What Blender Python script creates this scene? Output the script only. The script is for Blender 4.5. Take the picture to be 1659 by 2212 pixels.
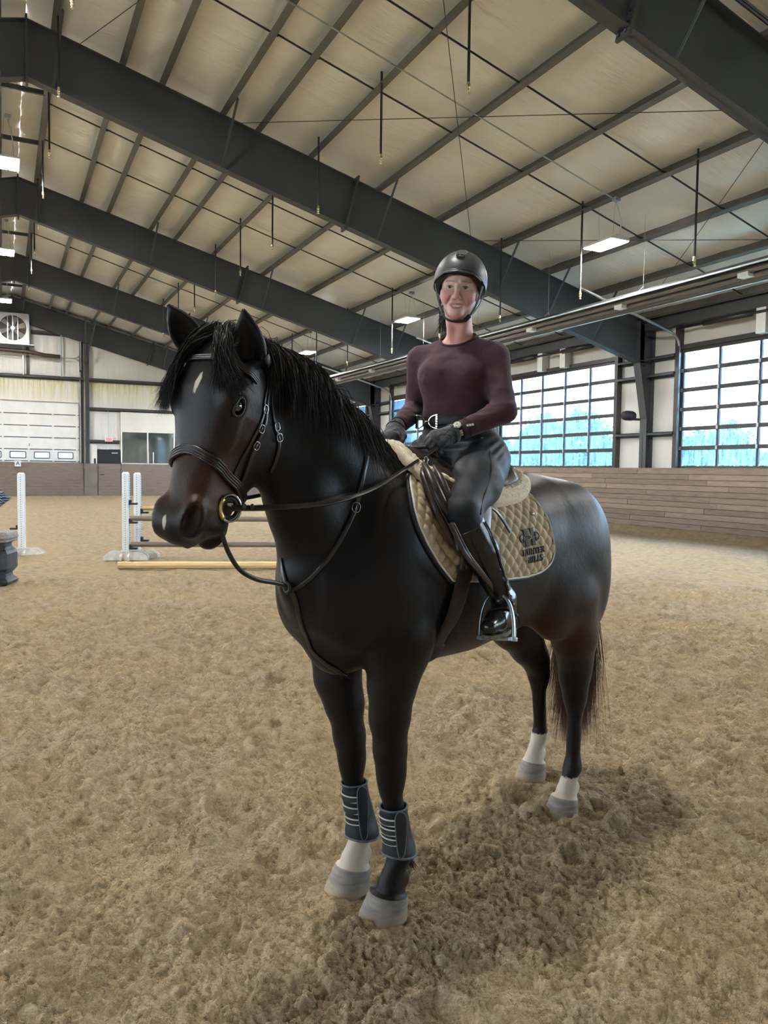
import bpy, bmesh, math, random
import numpy as np
from mathutils import Vector, Matrix

random.seed(7)
scene = bpy.context.scene
COL = scene.collection
for o in list(bpy.data.objects):
    bpy.data.objects.remove(o, do_unlink=True)

# ------------------------------------------------------------------ camera
CAM_F, CAM_YAW, CAM_PITCH, CAM_ROLL, CAM_H = 1659.0, 0.46096, -0.0547, 0.0120, 1.6
_fw = np.array([math.sin(CAM_YAW) * math.cos(CAM_PITCH), math.cos(CAM_YAW) * math.cos(CAM_PITCH), math.sin(CAM_PITCH)])
_rt = np.array([math.cos(CAM_YAW), -math.sin(CAM_YAW), 0.0])
_dn = np.cross(_fw, _rt)
_c, _s = math.cos(CAM_ROLL), math.sin(CAM_ROLL)
_rt, _dn = _c * _rt - _s * _dn, _s * _rt + _c * _dn
CAM_C = np.array([0.0, 0.0, CAM_H])
cam_data = bpy.data.cameras.new('camera')
cam_data.sensor_fit = 'VERTICAL'
cam_data.sensor_height = 36.0
cam_data.lens = 36.0 * CAM_F / 2212.0
cam_data.clip_start, cam_data.clip_end = 0.05, 500.0
camera = bpy.data.objects.new('camera', cam_data)
camera.matrix_world = Matrix(((_rt[0], -_dn[0], -_fw[0], 0), (_rt[1], -_dn[1], -_fw[1], 0),
                              (_rt[2], -_dn[2], -_fw[2], CAM_H), (0, 0, 0, 1)))
COL.objects.link(camera)
scene.camera = camera

# ------------------------------------------------------------------ sky, light, exposure
world = bpy.data.worlds.new('overcast_sky')
scene.world = world
world.use_nodes = True
_wn = world.node_tree.nodes
_wn.clear()
_wo = _wn.new('ShaderNodeOutputWorld')
_wb = _wn.new('ShaderNodeBackground')
_wb.inputs['Color'].default_value = (0.90, 0.95, 1.0, 1)
_wb.inputs['Strength'].default_value = 8.5
world.node_tree.links.new(_wb.outputs[0], _wo.inputs[0])
scene.view_settings.view_transform = 'Standard'
scene.view_settings.look = 'None'
scene.view_settings.gamma = 1.0
scene.view_settings.use_curve_mapping = False
scene.view_settings.exposure = 1.25
scene.cycles.use_denoising = True
scene.cycles.use_adaptive_sampling = True
scene.cycles.adaptive_threshold = 0.17
scene.cycles.adaptive_min_samples = 16
scene.cycles.max_bounces = 6
scene.cycles.diffuse_bounces = 4
scene.cycles.glossy_bounces = 3
scene.cycles.transmission_bounces = 4
scene.cycles.transparent_max_bounces = 12
scene.cycles.caustics_reflective = False
scene.cycles.caustics_refractive = False
scene.cycles.sample_clamp_indirect = 6.0

# building measures (metres): ridge line, side wall, end wall, frame lines
RX, WX, LX = 0.5, 16.3, -15.3
FAR_Y, NEAR_Y = 42.4, -19.0
FRAMES = [-9.85, -1.2, 7.45, 16.1, 24.75, 33.4, 42.05]
def z_roof(x):            # underside of purlins = top of rafters
    return 9.80 - 0.262 * (abs(x - RX))
def z_raf(x):             # underside of rafters
    return 8.75 - 0.2705 * (abs(x - RX))

def portal(x, y, z, w, h, rot):
    l = bpy.data.lights.new('daylight_portal', 'AREA')
    l.shape = 'RECTANGLE'; l.size = w; l.size_y = h
    l.cycles.is_portal = True
    ob = bpy.data.objects.new('daylight_portal', l)
    ob.location = (x, y, z); ob.rotation_euler = rot
    COL.objects.link(ob)
DOOR_W, DOOR_Z0, DOOR_Z1 = 5.85, 1.76, 4.84
DOORS_R = [9.1, 17.4, 26.05, 34.7]                      # first jamb of each glazed door, right wall
DOORS_L = [-7.9, 0.75, 9.1, 17.4, 26.05, 34.7]
DOORS_R0 = [-7.9, 0.75]
for y0 in DOORS_R + DOORS_R0:
    portal(WX + 0.05, y0 + DOOR_W / 2, (DOOR_Z0 + DOOR_Z1) / 2, DOOR_Z1 - DOOR_Z0, DOOR_W, (0, math.pi / 2, 0))
for y0 in DOORS_L:
    portal(LX - 0.05, y0 + DOOR_W / 2, (DOOR_Z0 + DOOR_Z1) / 2, DOOR_Z1 - DOOR_Z0, DOOR_W, (0, -math.pi / 2, 0))

# ------------------------------------------------------------------ helpers
def unproj(u, v):
    return _fw + _rt * (u - 829.5) / CAM_F + _dn * (v - 1106.0) / CAM_F

def tag(o, label=None, cat=None, group=None, kind=None):
    if label: o['label'] = label
    if cat: o['category'] = cat
    if group: o['group'] = group
    if kind: o['kind'] = kind
    return o

def empty(name, loc=(0, 0, 0), rotz=0.0):
    o = bpy.data.objects.new(name, None)
    o.empty_display_size = 0.1
    o.location = loc; o.rotation_euler = (0, 0, rotz)
    COL.objects.link(o)
    return o

def link_mesh(name, me, parent=None, mat=None):
    o = bpy.data.objects.new(name, me)
    COL.objects.link(o)
    if parent is not None: o.parent = parent
    if mat is not None and not me.materials: me.materials.append(mat)
    return o

def copy_tree(o, parent=None):
    c = o.copy(); COL.objects.link(c)
    if parent is not None: c.parent = parent
    for ch in list(o.children): copy_tree(ch, c)
    return c

class MB:
    """collects simple shapes and links them as one mesh object"""
    def __init__(s): s.v, s.f, s.m = [], [], []
    def add(s, vs, fs, mi=0):
        b = len(s.v); s.v += [tuple(map(float, p)) for p in vs]
        for f in fs: s.f.append(tuple(i + b for i in f)); s.m.append(mi)
        return s
    def box(s, a, b, mi=0, M=None):
        (x0, y0, z0), (x1, y1, z1) = a, b
        vs = [(x0, y0, z0), (x1, y0, z0), (x1, y1, z0), (x0, y1, z0), (x0, y0, z1), (x1, y0, z1), (x1, y1, z1), (x0, y1, z1)]
        if M is not None: vs = [tuple(M @ Vector(p)) for p in vs]
        return s.add(vs, [(0, 3, 2, 1), (4, 5, 6, 7), (0, 1, 5, 4), (1, 2, 6, 5), (2, 3, 7, 6), (3, 0, 4, 7)], mi)
    def bar(s, p, q, w, h=None, up=(0, 0, 1), mi=0):
        """box beam from p to q, w across, h along up"""
        h = w if h is None else h
        p, q, up = Vector(p), Vector(q), Vector(up)
        d = (q - p).normalized(); a = d.cross(up)
        if a.length < 1e-5: a = d.cross(Vector((1, 0, 0)))
        a.normalize(); b = a.cross(d).normalized()
        vs = []
        for c in (p, q):
            for sx, sy in ((-1, -1), (1, -1), (1, 1), (-1, 1)):
                vs.append(c + a * (sx * w / 2) + b * (sy * h / 2))
        return s.add(vs, [(0, 1, 2, 3)[::-1], (4, 5, 6, 7), (0, 1, 5, 4), (1, 2, 6, 5), (2, 3, 7, 6), (3, 0, 4, 7)], mi)
    def tube(s, pts, r, n=8, mi=0, cap=True, closed=False):
        pts = [np.array(p, float) for p in pts]; N = len(pts)
        rr = r if hasattr(r, '__len__') else [r] * N
        T = []
        for i in range(N):
            a = pts[i - 1] if (i > 0 or closed) else pts[i]
            b = pts[(i + 1) % N] if (i < N - 1 or closed) else pts[i]
            t = b - a; T.append(t / (np.linalg.norm(t) + 1e-12))
        ref = np.array([0, 0, 1.0]) if abs(T[0][2]) < 0.9 else np.array([1.0, 0, 0])
        u = np.cross(T[0], ref); u /= np.linalg.norm(u)
        base = len(s.v)
        for i in range(N):
            u = u - T[i] * (u @ T[i]); u /= np.linalg.norm(u) + 1e-12
            w = np.cross(T[i], u)
            for k in range(n):
                an = 2 * math.pi * k / n
                s.v.append(tuple(pts[i] + rr[i] * (u * math.cos(an) + w * math.sin(an))))
        for i in range(N if closed else N - 1):
            j = (i + 1) % N
            for k in range(n):
                k2 = (k + 1) % n
                s.f.append((base + i * n + k, base + i * n + k2, base + j * n + k2, base + j * n + k)); s.m.append(mi)
        if cap and not closed:
            s.f.append(tuple(base + k for k in range(n))[::-1]); s.m.append(mi)
            s.f.append(tuple(base + (N - 1) * n + k for k in range(n))); s.m.append(mi)
        return s
    def prism(s, poly, a, b, mi=0):
        """poly: list of 3-vectors (planar outline); a, b offsets along two ends"""
        n = len(poly); a = np.array(a, float); b = np.array(b, float)
        vs = [np.array(p, float) + a for p in poly] + [np.array(p, float) + b for p in poly]
        return s.add(vs, [tuple(range(n))[::-1], tuple(range(n, 2 * n))] +
                     [(i, (i + 1) % n, n + (i + 1) % n, n + i) for i in range(n)], mi)
    def lathe(s, prof, c=(0, 0, 0), n=20, mi=0, axis='z'):
        base = len(s.v); c = np.array(c, float)
        for (r, z) in prof:
            for k in range(n):
                a = 2 * math.pi * k / n
                p = (r * math.cos(a), r * math.sin(a), z)
                if axis == 'x': p = (p[2], p[0], p[1])
                if axis == 'y': p = (p[1], p[2], p[0])
                s.v.append(tuple(c + np.array(p)))
        for i in range(len(prof) - 1):
            for k in range(n):
                k2 = (k + 1) % n
                s.f.append((base + i * n + k, base + i * n + k2, base + (i + 1) * n + k2, base + (i + 1) * n + k)); s.m.append(mi)
        s.f.append(tuple(base + k for k in range(n))[::-1]); s.m.append(mi)
        s.f.append(tuple(base + (len(prof) - 1) * n + k for k in range(n))); s.m.append(mi)
        return s
    def mesh(s, name, mats=None, smooth=False):
        me = bpy.data.meshes.new(name)
        me.from_pydata(s.v, [], s.f)
        if mats is not None:
            for m in (mats if isinstance(mats, (list, tuple)) else [mats]): me.materials.append(m)
        if s.m: me.polygons.foreach_set('material_index', s.m)
        if smooth: me.polygons.foreach_set('use_smooth', [True] * len(me.polygons))
        me.update()
        return me
    def build(s, name, mats, parent=None, smooth=False, bevel=0.0, seg=2):
        me = s.mesh(name, mats, smooth)
        o = link_mesh(name, me, parent)
        if bevel:
            md = o.modifiers.new('bevel', 'BEVEL'); md.width = bevel; md.segments = seg; md.limit_method = 'ANGLE'
        return o

def np_mesh(name, V, F, mats=None, smooth=True):
    """V (n,3) array, F (m,4) or (m,3) array"""
    me = bpy.data.meshes.new(name)
    V = np.asarray(V, np.float32); F = np.asarray(F, np.int32)
    k = F.shape[1]
    me.vertices.add(len(V)); me.vertices.foreach_set('co', V.ravel())
    me.loops.add(F.size); me.loops.foreach_set('vertex_index', F.ravel())
    me.polygons.add(len(F)); me.polygons.foreach_set('loop_start', np.arange(0, F.size, k, dtype=np.int32))
    try: me.polygons.foreach_set('loop_total', np.full(len(F), k, np.int32))
    except Exception: pass
    if mats is not None:
        for m in (mats if isinstance(mats, (list, tuple)) else [mats]): me.materials.append(m)
    if smooth: me.polygons.foreach_set('use_smooth', np.ones(len(F), bool))
    me.update(calc_edges=True)
    me.validate()
    return me

def set_attr(me, name, vals):
    a = me.attributes.new(name, 'FLOAT', 'POINT')
    a.data.foreach_set('value', np.asarray(vals, np.float32))

def grid_faces(nu, nv, wrap=False):
    i = np.arange(nu - 1 if not wrap else nu)[:, None]; j = np.arange(nv - 1)[None, :]
    i2 = (i + 1) % nu
    return np.stack([i * nv + j, i2 * nv + j, i2 * nv + j + 1, i * nv + j + 1], -1).reshape(-1, 4)

# vectorised gradient noise
def _hash(ix, iy, iz, seed):
    h = (ix.astype(np.int64) * 374761393 + iy.astype(np.int64) * 668265263 + iz.astype(np.int64) * 2147483647 + seed * 1013904223) & 0xFFFFFFFF
    h = ((h ^ (h >> 13)) * 1274126177) & 0xFFFFFFFF
    return (h ^ (h >> 16)) & 0xFFFFFFFF
def vnoise(x, y, z=None, seed=0):
    x = np.asarray(x, float); y = np.asarray(y, float)
    z = np.zeros_like(x) if z is None else np.asarray(z, float)
    fx, fy, fz = np.floor(x), np.floor(y), np.floor(z)
    tx, ty, tz = x - fx, y - fy, z - fz
    sx, sy, sz = (t * t * t * (t * (t * 6 - 15) + 10) for t in (tx, ty, tz))
    out = 0
    flat = not np.any(tz)
    for dz in ((0,) if flat else (0, 1)):
        for dy in (0, 1):
            for dx in (0, 1):
                h = _hash(fx + dx, fy + dy, fz + dz, seed)
                a = h / 4294967296.0 * 2 * math.pi
                g = np.cos(a) * (tx - dx) + np.sin(a) * (ty - dy)
                if not flat: g = g + (((h >> 7) % 1024) / 512.0 - 1.0) * (tz - dz)
                w = (sx if dx else 1 - sx) * (sy if dy else 1 - sy) * ((sz if dz else 1 - sz) if not flat else 1)
                out = out + w * g
    return out * 1.5

# ------------------------------------------------------------------ materials
def nt(name):
    m = bpy.data.materials.new(name); m.use_nodes = True
    n = m.node_tree.nodes; n.clear()
    out = n.new('ShaderNodeOutputMaterial'); b = n.new('ShaderNodeBsdfPrincipled')
    m.node_tree.links.new(b.outputs[0], out.inputs[0])
    return m, m.node_tree, b
def _in(t, node, sock, val):
    s = node.inputs[sock]
    if isinstance(val, bpy.types.NodeSocket): t.links.new(val, s)
    else: s.default_value = val
def coord(t, kind='Object', scale=(1, 1, 1), rot=(0, 0, 0)):
    c = t.nodes.new('ShaderNodeTexCoord'); m = t.nodes.new('ShaderNodeMapping')
    t.links.new(c.outputs[kind], m.inputs[0]); m.inputs['Scale'].default_value = scale; m.inputs['Rotation'].default_value = rot
    return m.outputs[0]
def geo_pos(t, scale=(1, 1, 1)):
    g = t.nodes.new('ShaderNodeNewGeometry'); m = t.nodes.new('ShaderNodeMapping')
    t.links.new(g.outputs['Position'], m.inputs[0]); m.inputs['Scale'].default_value = scale
    return m.outputs[0]
def noise(t, vec, scale, detail=4.0, rough=0.55, dist=0.0, out='Fac'):
    n = t.nodes.new('ShaderNodeTexNoise'); t.links.new(vec, n.inputs['Vector'])
    n.inputs['Scale'].default_value = scale; n.inputs['Detail'].default_value = detail
    n.inputs['Roughness'].default_value = rough; n.inputs['Distortion'].default_value = dist
    return n.outputs[out]
def ramp(t, fac, stops, interp='LINEAR'):
    r = t.nodes.new('ShaderNodeValToRGB'); t.links.new(fac, r.inputs[0]); cr = r.color_ramp; cr.interpolation = interp
    while len(cr.elements) < len(stops): cr.elements.new(0.5)
    for e, (p, c) in zip(cr.elements, stops):
        e.position = p; e.color = (c, c, c, 1) if isinstance(c, (int, float)) else (*c[:3], 1)
    return r.outputs[0]
def math_n(t, op, a, b=0.0, clamp=False):
    n = t.nodes.new('ShaderNodeMath'); n.operation = op; n.use_clamp = clamp
    _in(t, n, 0, a); _in(t, n, 1, b)
    return n.outputs[0]
def mix(t, fac, a, b, mode='MIX'):
    n = t.nodes.new('ShaderNodeMix'); n.data_type = 'RGBA'; n.blend_type = mode
    _in(t, n, 'Factor', fac)
    for k, v in ((6, a), (7, b)):
        if isinstance(v, bpy.types.NodeSocket): t.links.new(v, n.inputs[k])
        else: n.inputs[k].default_value = (*v[:3], 1)
    return n.outputs[2]
def bump(t, h, strength=0.3, dist=0.01, normal=None):
    b = t.nodes.new('ShaderNodeBump'); t.links.new(h, b.inputs['Height'])
    b.inputs['Strength'].default_value = strength; b.inputs['Distance'].default_value = dist
    if normal is not None: t.links.new(normal, b.inputs['Normal'])
    return b.outputs[0]
def attr(t, name, out='Fac'):
    a = t.nodes.new('ShaderNodeAttribute'); a.attribute_name = name
    return a.outputs[out]
def plain(name, col, rough=0.5, metal=0.0, vary=0.12, nscale=8.0, bmp=0.0, bscale=60.0, spec=0.5, **kw):
    """principled colour with a little procedural mottling and fine relief"""
    m, t, b = nt(name)
    p = coord(t, 'Object')
    n = noise(t, p, nscale, 5)
    lo = tuple(c * (1 - vary) for c in col); hi = tuple(min(1, c * (1 + vary)) for c in col)
    _in(t, b, 'Base Color', ramp(t, n, [(0.3, lo), (0.7, hi)]))
    _in(t, b, 'Roughness', rough); _in(t, b, 'Metallic', metal)
    b.inputs['Specular IOR Level'].default_value = spec
    if bmp: _in(t, b, 'Normal', bump(t, noise(t, p, bscale, 3), bmp, 0.004))
    for k, v in kw.items(): b.inputs[k.replace('_', ' ')].default_value = v
    return m
# ================================================================== materials of the place
def mat_sand():
    m, t, b = nt('sand_footing')
    p = geo_pos(t)
    big = noise(t, p, 0.9, 4, 0.6)
    mid = noise(t, p, 9.0, 5, 0.65)
    fine = noise(t, p, 160.0, 3, 0.7)
    c = ramp(t, mid, [(0.28, (0.28, 0.205, 0.115)), (0.5, (0.42, 0.325, 0.205)), (0.72, (0.53, 0.435, 0.305))])
    c = mix(t, math_n(t, 'MULTIPLY', ramp(t, big, [(0.42, 0.0), (0.68, 1.0)]), 0.55), c, (0.50, 0.36, 0.175))
    c = mix(t, ramp(t, fine, [(0.35, 0.28), (0.65, 0.0)]), c, (0.24, 0.185, 0.12))
    _in(t, b, 'Base Color', c); _in(t, b, 'Roughness', 0.95)
    b.inputs['Specular IOR Level'].default_value = 0.15
    h = math_n(t, 'ADD', math_n(t, 'MULTIPLY', noise(t, p, 95.0, 4, 0.65), 1.0), math_n(t, 'MULTIPLY', fine, 0.35))
    h2 = noise(t, p, 22.0, 4, 0.7, 0.5)
    _in(t, b, 'Normal', bump(t, h, 0.8, 0.012, bump(t, h2, 0.8, 0.045)))
    return m

def mat_vinyl(name, wr=1.0, stain=0.0, axis='x', val=1.0):
    """white vinyl insulation facing, creased; optional yellow water stains"""
    m, t, b = nt(name)
    p = geo_pos(t)
    sc = {'x': (0.55, 5.0, 0.55), 'v': (7.0, 7.0, 0.35)}[axis]
    q = t.nodes.new('ShaderNodeMapping'); t.links.new(p, q.inputs[0]); q.inputs['Scale'].default_value = sc
    q = q.outputs[0]
    n1 = noise(t, q, 1.0, 5, 0.6, 0.6)
    n2 = noise(t, q, 4.5, 3, 0.6, 0.8)
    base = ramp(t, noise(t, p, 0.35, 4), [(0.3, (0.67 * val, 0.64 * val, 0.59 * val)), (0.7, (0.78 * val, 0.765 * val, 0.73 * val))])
    if stain:
        sep = t.nodes.new('ShaderNodeSeparateXYZ'); t.links.new(p, sep.inputs[0])
        st = noise(t, q, 1.6, 4, 0.7, 0.3)
        hgt = math_n(t, 'MULTIPLY', math_n(t, 'MULTIPLY', math_n(t, 'SUBTRACT', sep.outputs['Z'], 4.55), 0.72, True), math_n(t, 'LESS_THAN', sep.outputs['Z'], 6.02))
        fac = math_n(t, 'MULTIPLY', ramp(t, st, [(0.40, 0.0), (0.62, 1.0)]), math_n(t, 'MULTIPLY', hgt, stain), True)
        base = mix(t, fac, base, (0.52, 0.47, 0.16))
    _in(t, b, 'Base Color', base)
    _in(t, b, 'Roughness', 0.34); b.inputs['Specular IOR Level'].default_value = 0.45
    h = math_n(t, 'ADD', n1, math_n(t, 'MULTIPLY', n2, 0.22))
    _in(t, b, 'Normal', bump(t, h, 0.55 * wr, 0.06))
    return m

def mat_wood(name, c0, c1, rough=0.75):
    m, t, b = nt(name)
    p = coord(t, 'Object', (1.0, 1.0, 9.0))
    oi = t.nodes.new('ShaderNodeObjectInfo')
    add = t.nodes.new('ShaderNodeVectorMath'); add.operation = 'ADD'
    t.links.new(p, add.inputs[0])
    sc = t.nodes.new('ShaderNodeVectorMath'); sc.operation = 'SCALE'; sc.inputs[0].default_value = (37.0, 17.0, 9.0)
    t.links.new(oi.outputs['Random'], sc.inputs['Scale']); t.links.new(sc.outputs[0], add.inputs[1])
    n = noise(t, add.outputs[0], 2.2, 6, 0.62, 0.4)
    kn = noise(t, add.outputs[0], 1.1, 2)
    c = ramp(t, n, [(0.3, c0), (0.7, c1)])
    c = mix(t, ramp(t, kn, [(0.66, 0.0), (0.74, 0.55)]), c, tuple(x * 0.45 for x in c0))
    v = t.nodes.new('ShaderNodeHueSaturation'); t.links.new(c, v.inputs['Color'])
    _in(t, v, 'Value', math_n(t, 'ADD', math_n(t, 'MULTIPLY', oi.outputs['Random'], 0.40), 0.80))
    _in(t, b, 'Base Color', v.outputs[0]); _in(t, b, 'Roughness', rough)
    _in(t, b, 'Normal', bump(t, n, 0.25, 0.006))
    return m

def mat_pane(name, tint):
    m = bpy.data.materials.new(name); m.use_nodes = True
    t = m.node_tree; t.nodes.clear()
    out = t.nodes.new('ShaderNodeOutputMaterial')
    tr = t.nodes.new('ShaderNodeBsdfTransparent'); tr.inputs[0].default_value = (*tint, 1)
    gl = t.nodes.new('ShaderNodeBsdfGlossy'); gl.inputs['Roughness'].default_value = 0.04
    tl = t.nodes.new('ShaderNodeBsdfTranslucent'); tl.inputs[0].default_value = (0.45, 0.72, 0.98, 1)  # streaky dirt film, with bluish outdoor haze put into its colour
    p = geo_pos(t, (3.0, 9.0, 0.8))
    dirt_haze = ramp(t, noise(t, p, 2.2, 5, 0.7), [(0.38, 0.04), (0.70, 0.20)])
    m1 = t.nodes.new('ShaderNodeMixShader'); t.links.new(dirt_haze, m1.inputs[0]); t.links.new(tr.outputs[0], m1.inputs[1]); t.links.new(tl.outputs[0], m1.inputs[2])
    lw = t.nodes.new('ShaderNodeLayerWeight'); lw.inputs[0].default_value = 0.12
    m2 = t.nodes.new('ShaderNodeMixShader'); t.links.new(lw.outputs['Fresnel'], m2.inputs[0]); t.links.new(m1.outputs[0], m2.inputs[1]); t.links.new(gl.outputs[0], m2.inputs[2])
    t.links.new(m2.outputs[0], out.inputs[0])
    return m

def mat_emit(name, col, strength):
    m = bpy.data.materials.new(name); m.use_nodes = True
    t = m.node_tree; t.nodes.clear()
    out = t.nodes.new('ShaderNodeOutputMaterial'); e = t.nodes.new('ShaderNodeEmission')
    p = coord(t, 'Object')
    c = ramp(t, noise(t, p, 3.0, 2), [(0.2, tuple(x * 0.97 for x in col)), (0.8, col)])
    t.links.new(c, e.inputs[0]); e.inputs[1].default_value = strength
    t.links.new(e.outputs[0], out.inputs[0])
    return m

M_SAND = mat_sand()
M_CEIL = mat_vinyl('ceiling_vinyl', 1.0, 0.0, 'x')
M_WALLV = mat_vinyl('shaded_wall_vinyl', 0.55, 0.0, 'v', 0.80)  # shade of the backlit side wall is put into this darker vinyl
M_WALLS = mat_vinyl('stained_wall_vinyl', 0.55, 1.0, 'v')
M_STEEL = plain('charcoal_steel', (0.050, 0.054, 0.060), 0.55, 0.0, 0.15, 0.8, 0.05, 40)
M_PURL = plain('primed_purlin_steel', (0.092, 0.084, 0.074), 0.5, 0.0, 0.25, 1.5, 0.04, 40)
M_GIRT = plain('girt_steel', (0.060, 0.057, 0.053), 0.5, 0.0, 0.2, 1.5)
M_GALV = plain('galvanised_steel', (0.42, 0.45, 0.47), 0.38, 0.85, 0.15, 6.0)
M_DKMETAL = plain('black_metal', (0.022, 0.022, 0.024), 0.4, 0.0, 0.2, 5.0)
M_BRASS = plain('brass_tip', (0.70, 0.62, 0.42), 0.25, 0.9, 0.1, 9.0)
M_KICK = mat_wood('kickboard_planks', (0.165, 0.122, 0.091), (0.255, 0.192, 0.147))
M_KICKFAR = mat_wood('far_kickboard_planks', (0.14, 0.108, 0.084), (0.205, 0.162, 0.128))
M_PANE = mat_pane('acrylic_pane', (0.56, 0.76, 1.0))  # blue cast of the outdoor light is put into the tint
M_PANE2 = mat_pane('clear_pane', (0.78, 0.85, 0.90))
M_FRAME = plain('dark_door_frame', (0.042, 0.036, 0.032), 0.42, 0.0, 0.15, 3.0)
M_WHITE = plain('white_paint', (0.74, 0.74, 0.71), 0.42, 0.0, 0.06, 2.0)
M_CREAM = plain('cream_panel', (0.74, 0.73, 0.66), 0.5, 0.0, 0.06, 1.0)
M_BLACK = plain('flat_black', (0.012, 0.013, 0.017), 0.6, 0.0, 0.2, 3.0)
M_LED = mat_emit('led_diffuser', (1.0, 0.985, 0.955), 205.0)

# ================================================================== floor: raked sand, fine where it is near
def clods(x, y, cell, amp, prob, seed):
    """crumbs of damp sand: half-buried lumps scattered on a jittered grid"""
    ix, iy = np.floor(x / cell), np.floor(y / cell); out = np.zeros_like(x)
    for dx in (-1, 0, 1):
        for dy in (-1, 0, 1):
            cx, cy = ix + dx, iy + dy
            z0 = np.zeros_like(cx)
            r1 = _hash(cx, cy, z0, seed) / 4294967296.0; r2 = _hash(cx, cy, z0 + 1, seed) / 4294967296.0; r3 = _hash(cx, cy, z0 + 2, seed) / 4294967296.0; r4 = _hash(cx, cy, z0 + 3, seed) / 4294967296.0
            d2 = ((x / cell - cx - r1) ** 2 + (y / cell - cy - r2) ** 2) / (0.36 + 0.44 * r3) ** 2
            out = np.maximum(out, np.where(r4 < prob, amp * (0.35 + 0.65 * r3) * np.sqrt(np.clip(1 - d2, 0, 1)), 0))
    return out
def hoof_clear(x, y):
    f = np.ones_like(x)
    for (a, b) in ((1.245, 2.415), (1.20, 2.645), (2.37, 2.80), (2.51, 3.23)): f *= 1 - 0.75 * np.exp(-((x - a) ** 2 + (y - b) ** 2) / 0.020)
    return f
def floor_height(x, y):
    r = np.hypot(x, y)
    wx = x + 0.05 * vnoise(x * 5, y * 5, seed=11); wy = y + 0.05 * vnoise(x * 5, y * 5, seed=12)
    patch = np.clip(0.80 + 0.8 * vnoise(x * 0.9, y * 0.9, seed=3) + 0.6 * vnoise(x * 2.7, y * 2.7, seed=4), 0.22, 1.2)
    h = 0.026 * vnoise(x * 1.6, y * 1.6, seed=8) + 0.018 * vnoise(wx * 5, wy * 5, seed=9) - 0.010
    h = h + 0.006 * np.abs(vnoise(wx * 46, wy * 46, seed=5)) + 0.010 * np.abs(vnoise(wx * 11, wy * 11, seed=1))
    near = r < 12.0
    if near.any():
        xn, yn = x[near], y[near]
        wx2 = xn + 0.010 * vnoise(xn * 40, yn * 40, seed=15) + 0.004 * vnoise(xn * 110, yn * 110, seed=17); wy2 = yn + 0.010 * vnoise(xn * 40, yn * 40, seed=16) + 0.004 * vnoise(xn * 110, yn * 110, seed=18)
        pt = patch[near]
        h[near] += (clods(wx2, wy2, 0.046, 0.020, pt - 0.42, 101) + clods(wx2, wy2, 0.027, 0.016, pt - 0.05, 102) + clods(wx2, wy2, 0.0155, 0.0095, pt + 0.2, 103)) * hoof_clear(xn, yn)
        h[near] += clods(wx2, wy2, 0.085, 0.030, np.clip((r[near] - 2.8) / 3.0, 0, 0.7), 104) + clods(wx2, wy2, 0.15, 0.030, np.clip((r[near] - 5.0) / 4.0, 0, 0.6), 105)
    # hoof prints
    rng = np.random.RandomState(4)
    for k in range(150):
        ax, ay = rng.uniform(-3, 9), rng.uniform(0.8, 9); rad = rng.uniform(0.07, 0.11)
        near = (np.abs(x - ax) < 0.35) & (np.abs(y - ay) < 0.35)
        if near.any():
            dd = np.hypot(x[near] - ax, (y[near] - ay)) / rad
            h[near] += -0.030 * np.exp(-dd ** 4) + 0.018 * np.exp(-((dd - 1.35) / 0.35) ** 2)
    return h - 0.018

def make_floor():
    ang_f = np.concatenate([np.linspace(-math.pi + 0.62, -0.75, 60, endpoint=False), np.linspace(-0.75, 0.75, 800, endpoint=False), np.linspace(0.75, math.pi + 0.62, 60)])
    th = CAM_YAW + ang_f
    rad = np.concatenate([[0.01, 0.4, 0.8, 1.2], np.exp(np.linspace(math.log(1.55), math.log(9.0), 720)), np.exp(np.linspace(math.log(9.15), math.log(66.0), 190))])
    T, Rr = np.meshgrid(th, rad, indexing='ij')
    x = Rr * np.sin(T); y = Rr * np.cos(T)
    x = np.clip(x, LX + 0.3, WX - 0.25); y = np.clip(y, NEAR_Y + 0.3, FAR_Y - 0.1)
    h = floor_height(x.ravel(), y.ravel()).reshape(x.shape)
    # banks of sand against the boards
    h = h + 0.16 * np.exp(-((15.75 - x) / 0.45).clip(0) ** 2) + 0.12 * np.exp(-((41.7 - y) / 0.5).clip(0) ** 2)
    V = np.stack([x, y, h], -1).reshape(-1, 3)
    me = np_mesh('floor', V, grid_faces(len(th), len(rad))[:, ::-1], M_SAND)
    o = link_mesh('floor', me)
    tag(o, 'raked tan sand footing full of clods and hoof prints', kind='structure')
    return o
FLOOR = make_floor()
def ground_z(x, y):
    return float(floor_height(np.array([float(x)]), np.array([float(y)]))[0])

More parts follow.
